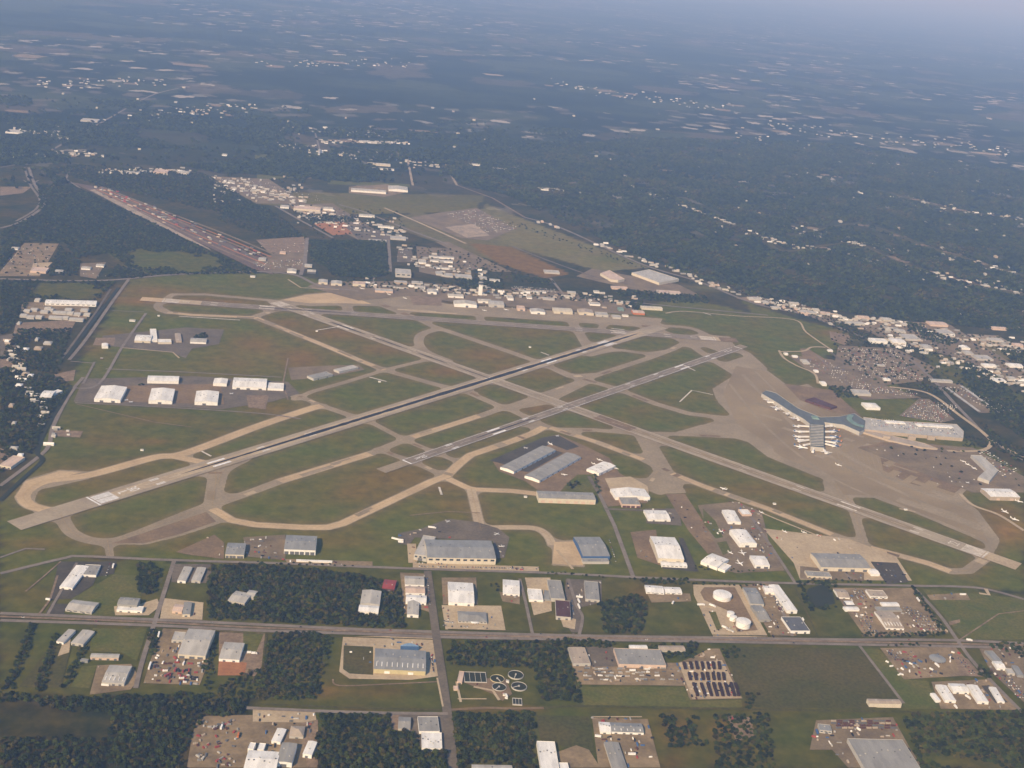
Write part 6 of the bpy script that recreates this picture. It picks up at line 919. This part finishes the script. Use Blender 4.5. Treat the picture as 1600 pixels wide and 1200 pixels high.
# ---------------------------------------------------------------- aircraft
pw, pb, pr, pg = paint('w'), paint('bl'), paint('r'), paint('g')
def airliner(label, loc, rz, L_=38, group=None, body='w', tail='w', prop=False):
    t = empty('airplane', (loc[0], loc[1], .9), rz); tag(t, label, 'airplane', group); s = L_/38; t.scale = (s, s, s)
    m = MB(); n = 10; m.loft([[(x, r*math.cos(2*math.pi*i/n), 3.6+dz+r*math.sin(2*math.pi*i/n)) for i in range(n)] for x, r, dz in ((19, .15, -.4), (17.5, 1.2, -.2), (14.5, 1.9, 0), (-8, 1.9, 0), (-15, 1.0, .7), (-19, .2, 1.2))]); m.build('fuselage', paint(body), t, True)
    for e in (-1, 1):
        m = MB(); 
        if prop: m.add([(3, 0, 5), (2.6, e*17, 5.6), (.4, e*17, 5.6), (-.6, 0, 5), (3, 0, 5.5), (2.6, e*17, 5.8), (.4, e*17, 5.8), (-.6, 0, 5.5)], [(0, 1, 2, 3), (4, 5, 6, 7), (0, 1, 5, 4), (1, 2, 6, 5), (2, 3, 7, 6)])
        else: m.add([(5, e*1.2, 2.8), (-4.5, e*17, 4.2), (-6.5, e*17, 4.2), (-3, e*1.2, 2.8), (5, e*1.2, 3.4), (-4.5, e*17, 4.5), (-6.5, e*17, 4.5), (-3, e*1.2, 3.4)], [(0, 1, 2, 3), (4, 5, 6, 7), (0, 1, 5, 4), (1, 2, 6, 5), (2, 3, 7, 6)])
        m.build('wing', paint('w'), t)
        m = MB(); m.add([(-14.5, e*.5, 5), (-17, e*6.5, 5.4), (-18.4, e*6.5, 5.4), (-18, e*.5, 5), (-14.5, e*.5, 5.3), (-17, e*6.5, 5.6), (-18.4, e*6.5, 5.6), (-18, e*.5, 5.3)], [(0, 1, 2, 3), (4, 5, 6, 7), (0, 1, 5, 4), (1, 2, 6, 5), (2, 3, 7, 6)]); m.build('tailplane', paint('w'), t)
        m = MB(); m.loft([[(x, e*5.8+r*math.cos(2*math.pi*i/8), 2.2+r*math.sin(2*math.pi*i/8)) for i in range(8)] for x, r in ((5.2, .9), (3.5, 1.05), (1, .6))]); m.build('engine', pg, t, True)
    m = MB(); m.add([(-13, -.2, 5), (-17.5, -.15, 11.5), (-19.5, -.15, 11.5), (-18, -.2, 5), (-13, .2, 5), (-17.5, .15, 11.5), (-19.5, .15, 11.5), (-18, .2, 5)], [(0, 1, 2, 3), (4, 5, 6, 7), (0, 1, 5, 4), (1, 2, 6, 5), (2, 3, 7, 6)]); m.build('fin', paint(tail), t)
    m = MB(); m.cyl(14, 0, 0, 2, .4, n=6); m.cyl(-1, 2.5, 0, 2.5, .5, n=6); m.cyl(-1, -2.5, 0, 2.5, .5, n=6); m.build('landing_gear', pg, t); return t
def heading(p, q): a, b = G(*p), G(*q); return math.atan2(b.y-a.y, b.x-a.x)
gA = airliner('white airliner parked nose in along the left side of the ribbed concourse', G(1245, 668), heading((1245, 668), (1262, 666)), 30, 'airliners left of the ribbed concourse', 'w', 'bl')
for x, y in ((1247, 676), (1246, 684), (1249, 689)): dup(gA, G(x, y)+Vector((0, 0, .9)), heading((x, y), (x+17, y-1)))
gB = airliner('dark blue and orange airliner parked along the right side of the ribbed concourse', G(1303, 675), heading((1303, 675), (1287, 674)), 30, 'airliners right of the ribbed concourse', 'bl', 'or')
for x, y in ((1303, 667), (1304, 684), (1306, 691), (1304, 698)): dup(gB, G(x, y)+Vector((0, 0, .9)), heading((x, y), (x-17, y-3)))
airliner('white airliner parked across the lower left corner of the concourse', G(1251, 701), heading((1240, 699), (1262, 703)), 38, None, 'w', 'bl'); airliner('white airliner nosed to the bottom end of the concourse', G(1290, 708), heading((1293, 713), (1285, 699)), 34, None, 'w', 'w')
for i, (x, y) in enumerate(((1200, 627), (1211, 638), (1221, 641), (1231, 648), (1240, 655))): airliner('white airliner at the '+['far tip', 'second gate', 'middle gate', 'fourth gate', 'inner corner'][i]+' of the upper left terminal arm', G(x, y), heading((x, y), (x+8, y-9)), 33, None, 'w', 'bl' if i % 2 else 'r')
for i, (x, y, dx, dy, L_, pr_, l) in enumerate([(776, 836, 12, -6, 16, 1, 'white twin propeller plane beside the wide blue grey hangar, upper one'), (784, 855, 10, -1, 14, 1, 'white propeller plane beside the wide blue grey hangar, lower one'), (700, 816, 8, -5, 13, 1, 'small white plane on the dark ramp edge'), (860, 695, 10, 5, 18, 0, 'white jet on the dark ramp above the parallel hangars'), (871, 682, 8, -5, 13, 0, 'small white jet at the tip of the dark ramp'), (822, 701, 10, -3, 15, 0, 'grey jet at the left of the dark ramp'), (882, 743, 12, 0, 16, 0, 'white jet alone on the tan ramp beside the grass'), (937, 720, 12, 3, 16, 0, 'white jet at the upper corner of the lozenge hangar'), (928, 726, 10, 3, 15, 0, 'white jet at the left corner of the lozenge hangar'), (963, 733, 9, 3, 13, 0, 'small jet at the right corner of the lozenge hangar'), (1010, 783, 12, -2, 18, 0, 'white jet beside the pink doored hangar'), (1130, 765, -14, -5, 20, 0, 'white jet taxiing on the tan taxiway'), (1127, 832, 10, 6, 17, 0, 'white jet parked beside the brown taxi lane'), (1160, 866, 6, 9, 22, 0, 'larger white jet on the right ramp'), (1156, 882, 8, 7, 22, 0, 'large white jet at the foot of the right ramp'), (1141, 865, 10, 5, 15, 0, 'small white jet left on the right ramp'), (1190, 802, 8, 3, 13, 0, 'small white jet at the top of the right ramp'), (1570, 801, 12, 6, 22, 0, 'white jet on the apron near the right edge, upper one'), (1585, 813, 12, 4, 22, 0, 'white jet on the apron near the right edge, lower one'), (1280, 838, 10, -2, 16, 0, 'orange and white plane on the tan apron'), (1256, 833, 10, 3, 14, 0, 'white jet among parked planes on the tan apron'), (1226, 832, 9, 4, 14, 0, 'white jet at the upper left of the tan apron'), (1310, 728, 10, 3, 18, 0, 'white jet in the brown cargo area, left one'), (1512, 727, 9, 4, 18, 0, 'white jet beside the bent cargo building, upper one'), (1522, 733, 9, 4, 18, 0, 'white jet beside the bent cargo building, lower one'), (1505, 722, 10, 2, 15, 0, 'white plane above the bent cargo building row'), (1512, 755, 8, -3, 14, 0, 'white plane on the brown apron below the bent building'), (1592, 785, 10, 2, 20, 0, 'white jet in front of the right edge hangar'), (163, 538, 8, -4, 16, 0, 'white jet parked at the dirt patch in the left grass'), (198, 626, 6, -3, 14, 0, 'white jet between the first and second left hangars'), (205, 629, 6, -2, 14, 0, 'white jet in front of the gap between left hangars'), (362, 616, 7, -3, 14, 0, 'white jet right of the third left hangar'), (633, 467, 7, 2, 16, 0, 'white jet on the far ramp left of the square hangar'), (608, 461, 7, 2, 16, 0, 'white jet on the far ramp by the arched hangar'), (566, 452, 8, 1, 18, 0, 'white jet below the tan flat far hangar'), (791, 485, 8, 1, 18, 0, 'white jet on the far ramp below the control tower'), (757, 486, 8, 1, 16, 0, 'small jet on the far ramp below the gabled hangar')]):
    airliner(l, G(x, y), heading((x, y), (x+dx, y+dy)), L_, None, 'or' if 'orange' in l else ('lg' if 'grey jet' in l else 'w'), 'w', bool(pr_))
# ---------------------------------------------------------------- vehicles
glass = mat('window_glass', (.03, .04, .05), rough=.2)
CARC = ['w', 'w', 'lg', 'k', 'dg', 'r', 'bg', 'bl', 'g', 'w']
def car_mesh(k):
    b = MB(); prof = [(-2.2, .35), (-2.25, .8), (-1.9, .95), (-1.3, 1.0), (1.0, .95), (2.1, .75), (2.25, .4)]
    b.loft([[(x, y, z) for x, z in prof] for y in (-.9, .9)]); n1 = len(b.f); b.loft([[(x, y*(1 if z < 1.1 else .8), z) for x, z in ((-1.8, .96), (-1.2, 1.45), (.1, 1.45), (.9, .96))] for y in (-.82, .82)])
    n2 = len(b.f)
    for x in (-1.35, 1.35):
        for y in (-.86, .68): b.loft([[(x+.33*math.cos(a*1.047), y+dy, .33+.33*math.sin(a*1.047)) for a in range(6)] for dy in (0, .18)])
    me = bpy.data.meshes.new('car'); me.from_pydata(b.v, [], b.f)
    for m in (paint(k), glass, paint('k')): me.materials.append(m)
    for i, p in enumerate(me.polygons): p.material_index = 0 if i < n1 else 1 if i < n2 else 2
    return me
CM = {k: car_mesh(k) for k in set(CARC)}
cr2 = random.Random(3); NCAR = [0]
def lot(label, group, p, q, r, rows, cols, fill=.8, ang=90, stuff=None):
    """rows x cols of parked cars between pixel corners p (start), q (end of row), r (last row)"""
    P, Q, R3 = G(*p), G(*q), G(*r); rz = math.atan2(Q.y-P.y, Q.x-P.x)+R_(ang)
    for i in range(rows):
        for j in range(cols):
            if cr2.random() > fill: continue
            o_ = P+(Q-P)*(j/max(cols-1, 1))+(R3-P)*(i/max(rows-1, 1)); o_ += Vector((cr2.uniform(-.4, .4), cr2.uniform(-.6, .6), 1.3)); k = cr2.choice(CARC)
            if stuff is not None: stuff.append((o_, rz+cr2.choice((0, math.pi))+cr2.uniform(-.05, .05), k))
            else:
                o = bpy.data.objects.new('parked_car', CM[k]); COL.objects.link(o); o.location = o_; o.rotation_euler = (0, 0, rz+cr2.choice((0, math.pi))+cr2.uniform(-.06, .06)); o.scale = (1.1, 1.1, 1.15); tag(o, label, 'car', group)
lot('car parked in the row before the wide blue grey hangar', 'cars before the wide blue grey hangar', (655, 886), (842, 890), (655, 886), 1, 46, .85)
lot('car on the staff strip at the road by the wide blue grey hangar', 'cars on the staff strip', (650, 880), (690, 882), (650, 880), 1, 9, .8); lot('car parked around the low grey office', 'cars around the low grey office', (700, 955), (700, 978), (704, 955), 1, 6, .6, 0); lot('car parked around the low grey office', 'cars around the low grey office', (693, 978), (706, 980), (694, 972), 2, 5, .8)
lot('car parked around the low grey office', 'cars around the low grey office', (720, 980), (775, 982), (720, 980), 1, 12, .4); lot('car in the left pack of the salvage yard', 'cars in the left pack of the salvage yard', (1338, 960), (1356, 961), (1352, 990), 9, 5, .75, 80); lot('car in the right pack of the salvage yard', 'cars in the right pack of the salvage yard', (1420, 960), (1445, 960), (1442, 984), 7, 6, .85, 70); lot('car at the top of the salvage yard', 'cars at the top of the salvage yard', (1332, 922), (1345, 922), (1340, 936), 6, 4, .8, 80); lot('car in the upper right rows of the salvage yard', 'cars in the upper right rows of the salvage yard', (1412, 950), (1432, 952), (1416, 958), 3, 5, .7, 60)
lot('car in the long packed rows at the right edge', 'cars in the packed rows at the right edge', (1566, 1058), (1578, 1059), (1590, 1090), 8, 4, .85, 60); lot('car in the rows beside the round pavilion', 'cars beside the round pavilion', (1386, 1018), (1394, 1018), (1398, 1032), 5, 3, .8, 60); lot('car in the second group left of the round pavilion', 'cars left of the round pavilion', (1415, 1020), (1423, 1020), (1430, 1036), 5, 2, .8, 60); lot('car in the slanted row right of the round pavilion', 'cars right of the round pavilion', (1497, 1030), (1502, 1030), (1517, 1053), 8, 2, .75, 60)
lot('car at the black lot beside the blue walled hangar', 'cars beside the blue walled hangar', (952, 845), (962, 878), (952, 845), 1, 10, .7, 0); lot('car in the lot right of the huge blue grey hall', 'cars right of the huge blue grey hall', (674, 1028), (677, 1050), (674, 1028), 1, 10, .6, 0); lot('car along the yard by the white ribbed halls', 'cars by the white ribbed halls', (668, 905), (672, 945), (668, 905), 1, 12, .6, 0); lot('car in the parts yard by the tall narrow white hall', 'cars in the parts yard', (1205, 925), (1211, 925), (1218, 955), 8, 3, .8, 70)
lot('car at the lower left yard of the parts hall', 'cars in the lower left parts yard', (1200, 962), (1207, 962), (1212, 982), 6, 2, .7, 70); lot('car on the dark lot right of the wide arched hangar', 'cars on the dark lot by the arched hangar', (1366, 882), (1388, 884), (1390, 908), 4, 5, .5); lot('car beside the tall flat hall with red roof', 'cars beside the red brown hall', (893, 940), (896, 960), (893, 940), 1, 6, .7, 0)
lot('car on the black car park of the long white warehouse', 'cars on the left black car park', (172, 882), (166, 900), (172, 882), 1, 5, .7, 0); lot('car by the white flat hall with many vents', 'cars by the hall with vents', (662, 1174), (690, 1176), (662, 1174), 1, 8, .7)
for x, y in ((36, 966), (150, 972), (330, 974), (470, 981), (520, 989), (610, 986), (760, 997), (845, 992), (1010, 1001), (1180, 998), (1240, 1006), (1420, 1001), (1560, 1010)):
    o = bpy.data.objects.new('moving_car', CM[cr2.choice(CARC)]); COL.objects.link(o); o.location = G(x, y)+Vector((0, 0, 1.5)); o.rotation_euler = (0, 0, GA); tag(o, 'car driving along the divided road across the foreground', 'car', 'cars on the divided road')
carst = []
for p, q, r, rows, cols, f in [((1310, 545), (1395, 548), (1350, 590), 18, 26, .8), ((1240, 560), (1290, 565), (1330, 605), 14, 14, .7), ((1410, 650), (1470, 660), (1438, 626), 12, 22, .85), ((1360, 658), (1490, 672), (1362, 669), 5, 38, .6), ((1345, 612), (1430, 620), (1350, 604), 5, 26, .6), ((1540, 705), (1590, 735), (1520, 715), 8, 16, .7), ((1480, 606), (1508, 606), (1550, 642), 16, 6, .8), ((700, 335), (745, 328), (765, 365), 16, 22, .6), ((800, 452), (868, 457), (800, 448), 3, 40, .8), ((660, 392), (690, 394), (730, 420), 12, 12, .4), ((1160, 840), (1195, 845), (1165, 858), 3, 12, .4), ((330, 278), (420, 284), (440, 312), 14, 30, .35), ((740, 478), (960, 492), (742, 480), 2, 60, .3), ((10, 400), (75, 400), (5, 425), 6, 14, .4), ((1390, 530), (1480, 555), (1380, 535), 3, 20, .5), ((5, 412), (60, 412), (30, 385), 12, 16, .35), ((128, 418), (160, 418), (132, 432), 5, 10, .4), ((460, 330), (560, 368), (520, 325), 12, 30, .25), ((400, 412), (470, 405), (405, 422), 6, 26, .5), ((402, 380), (470, 378), (420, 395), 6, 16, .3), ((1325, 505), (1590, 590), (1345, 500), 6, 60, .25), ((1340, 700), (1480, 715), (1400, 750), 8, 24, .12), ((620, 392), (640, 392), (622, 408), 6, 8, .5), ((345, 288), (430, 318), (400, 280), 10, 22, .4), ((38, 478), (135, 480), (36, 494), 3, 24, .3)]:
    lot('', '', p, q, r, rows, cols, f, 90, carst)
V, Fc, MI = [], [], []; cols_ = sorted(set(CARC))
for o_, rz, k in carst:
    c, s = math.cos(rz), math.sin(rz); n = len(V); z0 = 9.3 if inpoly(np.array([PX(o_)[0]]), np.array([PX(o_)[1]]), [(1349, 655), (1385, 657), (1495, 663), (1506, 674), (1505, 685), (1350, 671)])[0] else 1.3
    for x, y, z in ((-2.3, -.95, .2), (2.3, -.95, .2), (2.3, .95, .2), (-2.3, .95, .2), (-2.2, -.9, .95), (2.2, -.9, .8), (2.2, .9, .8), (-2.2, .9, .95), (-1.4, -.75, 1.5), (.5, -.75, 1.5), (.5, .75, 1.5), (-1.4, .75, 1.5)): V.append((o_.x+c*x-s*y, o_.y+s*x+c*y, z+z0))
    for f in ((0, 1, 5, 4), (1, 2, 6, 5), (2, 3, 7, 6), (3, 0, 4, 7), (4, 5, 9, 8), (5, 6, 10, 9), (6, 7, 11, 10), (7, 4, 8, 11), (8, 9, 10, 11)): Fc.append(tuple(i+n for i in f)); MI.append(cols_.index(k))
cs = mesh_obj('parked_cars', V, Fc, [paint(k) for k in cols_]); cs.data.polygons.foreach_set('material_index', MI); cs['kind'] = 'stuff'
# lorries and trailers
def trailer(label, px, py, dx, dy, k='w', L_=13, cab=None, group=None):
    c = G(px, py); t = empty('lorry' if cab else 'semi_trailer', (c.x, c.y, 1.25), heading((px, py), (px+dx, py+dy))); tag(t, label, 'lorry' if cab else 'trailer', group); m = MB(); m.box(-L_/2, L_/2, -1.4, 1.4, 1.1, 4.1); m.build('cargo_box', paint(k), t); m = MB()
    for x in (-L_*.4, -L_*.3, L_*.3):
        for y in (-1.3, .9): m.loft([[(x+.5*math.cos(a*.785), y+d_, .5+.5*math.sin(a*.785)) for a in range(8)] for d_ in (0, .4)])
    m.box(-L_/2, L_/2, -.4, .4, .8, 1.1); m.build('chassis', paint('k'), t)
    if cab: m = MB(); m.box(L_/2+.4, L_/2+2.8, -1.25, 1.25, .7, 3.2, top=(.3, .1)); m.build('cab', paint(cab), t)
    return t
for a in [('white lorry on the dark ramp by the wide hangar', 674, 826, 8, 1, 'w', 14, 'w'), ('white trailer left of the wide hangar, upper one', 617, 844, 8, 2, 'w', 15, 'w'), ('white trailer left of the wide hangar, middle one', 626, 846, 8, 1, 'w', 11), ('white trailer left of the wide hangar, lower one', 626, 849, 8, 1, 'w', 11), ('long white trailer at the machinery yard corner', 234, 1043, 3, -9, 'w', 20), ('white trailer beside the road by the machinery yard', 248, 994, 2, -8, 'w', 16), ('white trailer on the drive beside the dark flat hall', 904, 941, 3, 6, 'w', 13), ('white trailer near the red brown hall, left one', 904, 949, 3, 6, 'w', 12, 'w'), ('white trailer across the front of the dark flat hall', 905, 935, 9, 1, 'w', 13), ('white trailer in front of the sales hall', 988, 1050, 10, 0, 'w', 11), ('blue lorry in the scrap yard at the bottom', 346, 1139, 3, -8, 'w', 10, 'bl'), ('orange lorry in the scrap yard at the bottom', 372, 1152, 2, -8, 'or', 10, 'r'), ('white trailer on the tan yard at the bottom edge', 987, 1181, 9, 0, 'w', 12), ('white trailer at the left of the tan yard', 934, 1153, 9, 1, 'w', 10), ('blue trailer by the small grey office', 1276, 1146, 3, 8, 'bl', 11), ('white lorry between the white halls at right', 1511, 1091, 6, 4, 'w', 9, 'w'), ('white lorry below the white halls at right', 1492, 1106, 3, 3, 'w', 6, 'w'), ('white truck on the divided road at right', 1513, 1002, 8, 1, 'w', 9, 'w'), ('white trailer by the right edge of the salvage yard', 1434, 939, 3, 4, 'w', 14), ('white roofed trailer on the gravel strip in the right field', 1504, 931, 9, 0, 'w', 13), ('white lorry at the tank yard road, left', 1094, 947, 9, 0, 'w', 13, 'w'), ('white lorry at the tank yard road, middle', 1112, 948, 8, 3, 'w', 11, 'w'), ('white tanker at the lower loading bay', 1131, 982, 7, 3, 'w', 9, 'w'), ('pale tanker at the lower loading bay, right', 1139, 987, 8, 3, 'lg', 12, 'w'), ('white trailer on the dark store roof side', 1254, 970, 3, 6, 'w', 8), ('white trailer left of the double roofed workshop', 75, 939, 7, 1, 'w', 8), ('white truck on the left black car park', 177, 886, -3, 9, 'w', 11, 'w'), ('white lorry near the clay heap, left one', 389, 1022, 7, 0, 'w', 7, 'w'), ('white lorry near the clay heap, right one', 396, 1023, 7, 0, 'w', 7, 'w'), ('red trailer in the machinery yard', 262, 1057, 8, -4, 'r', 12), ('dark red trailer in the machinery yard, upper', 274, 1049, 4, -6, 'r', 9), ('white tanker on the plant yard', 791, 1090, 2, 6, 'w', 8), ('white lorry in the truck yard below the pavilion', 1463, 1041, 5, 4, 'w', 9, 'w'), ('white lorry beside the overgrown plot pond', 1051, 944, 3, -5, 'w', 9)]:
    trailer(a[0], *a[1:5], a[5], a[6], a[7] if len(a) > 7 else None)
def bump(name, label, cat, group, px, py, L_, w, h, k, rz=0., n=3):
    """irregular stack of goods: several crates of uneven height in one mesh"""
    c = G(px, py); m = MB()
    for i in range(n): x0 = -L_/2+L_*i/n; m.box(x0+.1, x0+L_/n-.15, -w/2*cr2.uniform(.85, 1), w/2*cr2.uniform(.85, 1), 0, h*cr2.uniform(.7, 1.1), top=(.1, .1))
    o = m.build(name, wallm(k)); o.location = (c.x, c.y, 1.25); o.rotation_euler = (0, 0, GA+rz); return tag(o, label, cat, group)
for row, (y0, y1, xs) in enumerate([(1036, 1047, [1071, 1081, 1090, 1099, 1108, 1116, 1125]), (1053, 1064, [1079, 1088, 1099, 1107, 1116, 1124, 1132]), (1069, 1089, [1088, 1100, 1110, 1119, 1128, 1137, 1146, 1153])]):
    for i, x in enumerate(xs):
        a, b_ = G(x, y1), G(x-3-(row == 2)*4+i*.2, y0); L_ = (b_-a).length; o = bump('lumber_stack', 'long dark brown lumber stack in the '+['top', 'middle', 'bottom'][row]+' row of the supply yard', 'lumber stack', ['top', 'middle', 'bottom'][row]+' row of lumber stacks', (x*2-3)/2, (y0+y1)/2, L_, 5.4, 3.6, 'db', 0, 6 if row == 2 else 4); o.rotation_euler = (0, 0, math.atan2(b_.y-a.y, b_.x-a.x))
for i in range(64):
    row = i % 4; x = 898+cr2.uniform(0, 150)+row*4; bump('pallet_stack', 'pallet stack of pale boards below the dark grey sales hall', 'pallet stack', 'pallet stacks in the supply yard', x, 1046+row*5.6+cr2.uniform(-1, 1), cr2.uniform(5, 10), 2.6, 2.0, cr2.choice(['lg', 'w', 'g', 't', 'bg', 'dg']))
for i in range(55): bump('scrap_heap', 'heap of scrap metal and parts in the yard at the bottom left', 'scrap heap', 'scrap heaps in the bottom left yard', cr2.uniform(305, 372), cr2.uniform(1126, 1198), cr2.uniform(3, 8), cr2.uniform(2, 4), 2.2, cr2.choice(['dg', 't', 'g', 'r', 'b', 'lg']), cr2.uniform(0, 3))
for i in range(46): bump('machinery', 'farm machine or container parked in the yard of the cream fronted warehouse', 'machinery', 'machines in the yard of the cream fronted warehouse', cr2.uniform(240, 312), cr2.uniform(1034, 1068), cr2.uniform(4, 9), 2.6, 2.6, cr2.choice(['r', 'dg', 'b', 'k', 'w', 'r']), cr2.choice([0, 1.57]))
for i in range(40): bump('storage_rack', 'row of brown pipe and steel stacks behind the huge flat grey warehouse', 'steel stack', 'steel stacks in the bottom right lot', 1302+(i % 10)*9.5+(8 if i > 19 else 0), 1128+(i//10)*3.6, 9, 2.4, 2.4, cr2.choice(['b', 'dg', 'b', 't']), 0)
for i in range(26): bump('parts_pile', 'pile of parts in the gravel yard beside the tall narrow white hall', 'parts pile', 'parts piles beside the tall white hall', 1207+cr2.uniform(0, 10)+(i/26)*10, 925+i*1.2, cr2.uniform(4, 8), 3, 2, cr2.choice(['lg', 'g', 'b', 'dg', 'w']), 1.2)
for i in range(30): bump('truck_body', 'parked truck or machine in the dirt truck yard at the right', 'truck', 'trucks in the dirt truck yard', cr2.uniform(1385, 1500), cr2.uniform(1018, 1056), cr2.uniform(5, 9), 2.5, 2.8, cr2.choice(['w', 'k', 'r', 'bl', 'dg', 'w']), cr2.uniform(0, 3), 2)
for i in range(120):
    t = cr2.random(); x = 150+t*265+cr2.uniform(-14, 26)*(.5+t*.6); y = 299+t*118; bump('freight_container', 'red brown or grey freight container in the long rail yard strip', 'container', 'containers in the long rail yard strip', x, y-cr2.uniform(0, 22)*(.4+t*.4), 15, 5, 4, cr2.choice(['r', 'b', 'b', 'g', 'dg', 'lg', 't', 'dg']), -.55, 2)
# loose goods strewn over the working yards, beyond counting
cv, cf, ci = [], [], []; ck = ['dg', 'lg', 'w', 't', 'b', 'k', 'r', 'bl', 'g']
for k, pts in PARC:
    cy = sum(q[1] for q in pts)/len(pts)
    if k not in ('gravel', 'lot', 'dirt', 'conc', 'brn', 'asg') or cy < 775 or cy > 1190: continue
    X, Y = scatter(pts, 11)
    for x, y in zip(X, Y):
        if cr2.random() > (.42 if k in ('gravel', 'lot') else .16) or blocked(x, y) or math.sin(x*.035)+math.sin(y*.028+x*.01) < -.1: continue
        n = len(cv); l_, w_, h_ = cr2.uniform(.8, 4.5), cr2.uniform(.7, 1.6), cr2.uniform(.8, 2.4); a_ = GA+cr2.choice((0, 1.57, 1.57, cr2.uniform(0, 3))); c_, s_ = math.cos(a_), math.sin(a_)
        for sx, sy, sz in ((-1, -1, 0), (1, -1, 0), (1, 1, 0), (-1, 1, 0), (-.85, -.8, 1), (.9, -.8, 1), (.9, .8, .9), (-.85, .8, .8)): cv.append((x+c_*sx*l_-s_*sy*w_, y+s_*sx*l_+c_*sy*w_, 1.0+sz*(h_+.3)))
        cf += [tuple(i+n for i in f) for f in ((4, 5, 6, 7), (0, 1, 5, 4), (1, 2, 6, 5), (2, 3, 7, 6), (3, 0, 4, 7))]; ci += [cr2.randrange(len(ck))]*5
o = mesh_obj('yard_clutter', cv, cf, [wallm(k) for k in ck]); o.data.polygons.foreach_set('material_index', ci); o['kind'] = 'stuff'
# signs and lights along the field: the two long white boards beside runway ends are paint, the huts are equipment
for i, (x, y, l) in enumerate([(495, 518, 'tiny white equipment hut in brown grass by the crossing runway'), (828, 543, 'tiny white equipment hut in the upper infield'), (106, 674, 'small white equipment hut on the dirt pad by the canal'), (107, 680, 'second small white hut on the dirt pad by the canal'), (222, 704, 'white equipment shelter left of the tan taxiway'), (821, 777, 'tiny white box at the end of the tan taxiway'), (1415, 797, 'low pale equipment shelter beside the right apron edge'), (1210, 788, 'tiny white box in the brown infield'), (248, 494, 'pale equipment hut near the left runway end'), (159, 561, 'red brown hut at the track junction'), (593, 597, 'white antenna array end in the grass')]):
    c = G(x, y); t = empty('equipment_hut', (c.x, c.y, 0), GA); tag(t, l, 'hut'); m = MB(); m.box(-3.5, 3.5, -2.5, 2.5, 0, 3); m.build('wall', wallm('b' if 'red' in l else 'w'), t); m = MB(); m.box(-3.9, 3.9, -2.9, 2.9, 3, 3.6, top=(.6, .6)); m.build('roof', roofm('lg'), t)
# ---------------------------------------------------------------- haze
hz = MB(); hz.box(-330000, 330000, -8000, 410000, -1.0, 1225.0)
hm = bpy.data.materials.new('haze'); hm.use_nodes = True; hn = hm.node_tree; hn.nodes.remove(hn.nodes['Principled BSDF'])
pv = hn.nodes.new('ShaderNodeVolumePrincipled'); pv.inputs['Color'].default_value = (.37, .58, 1.0, 1); pv.inputs['Absorption Color'].default_value = (.58, .36, 1, 1); pv.inputs['Density'].default_value = 6.2e-5; pv.inputs['Anisotropy'].default_value = 0.0
hn.links.new(pv.outputs[0], hn.nodes['Material Output'].inputs['Volume'])
ho = hz.build('haze', hm); ho['kind'] = 'stuff'
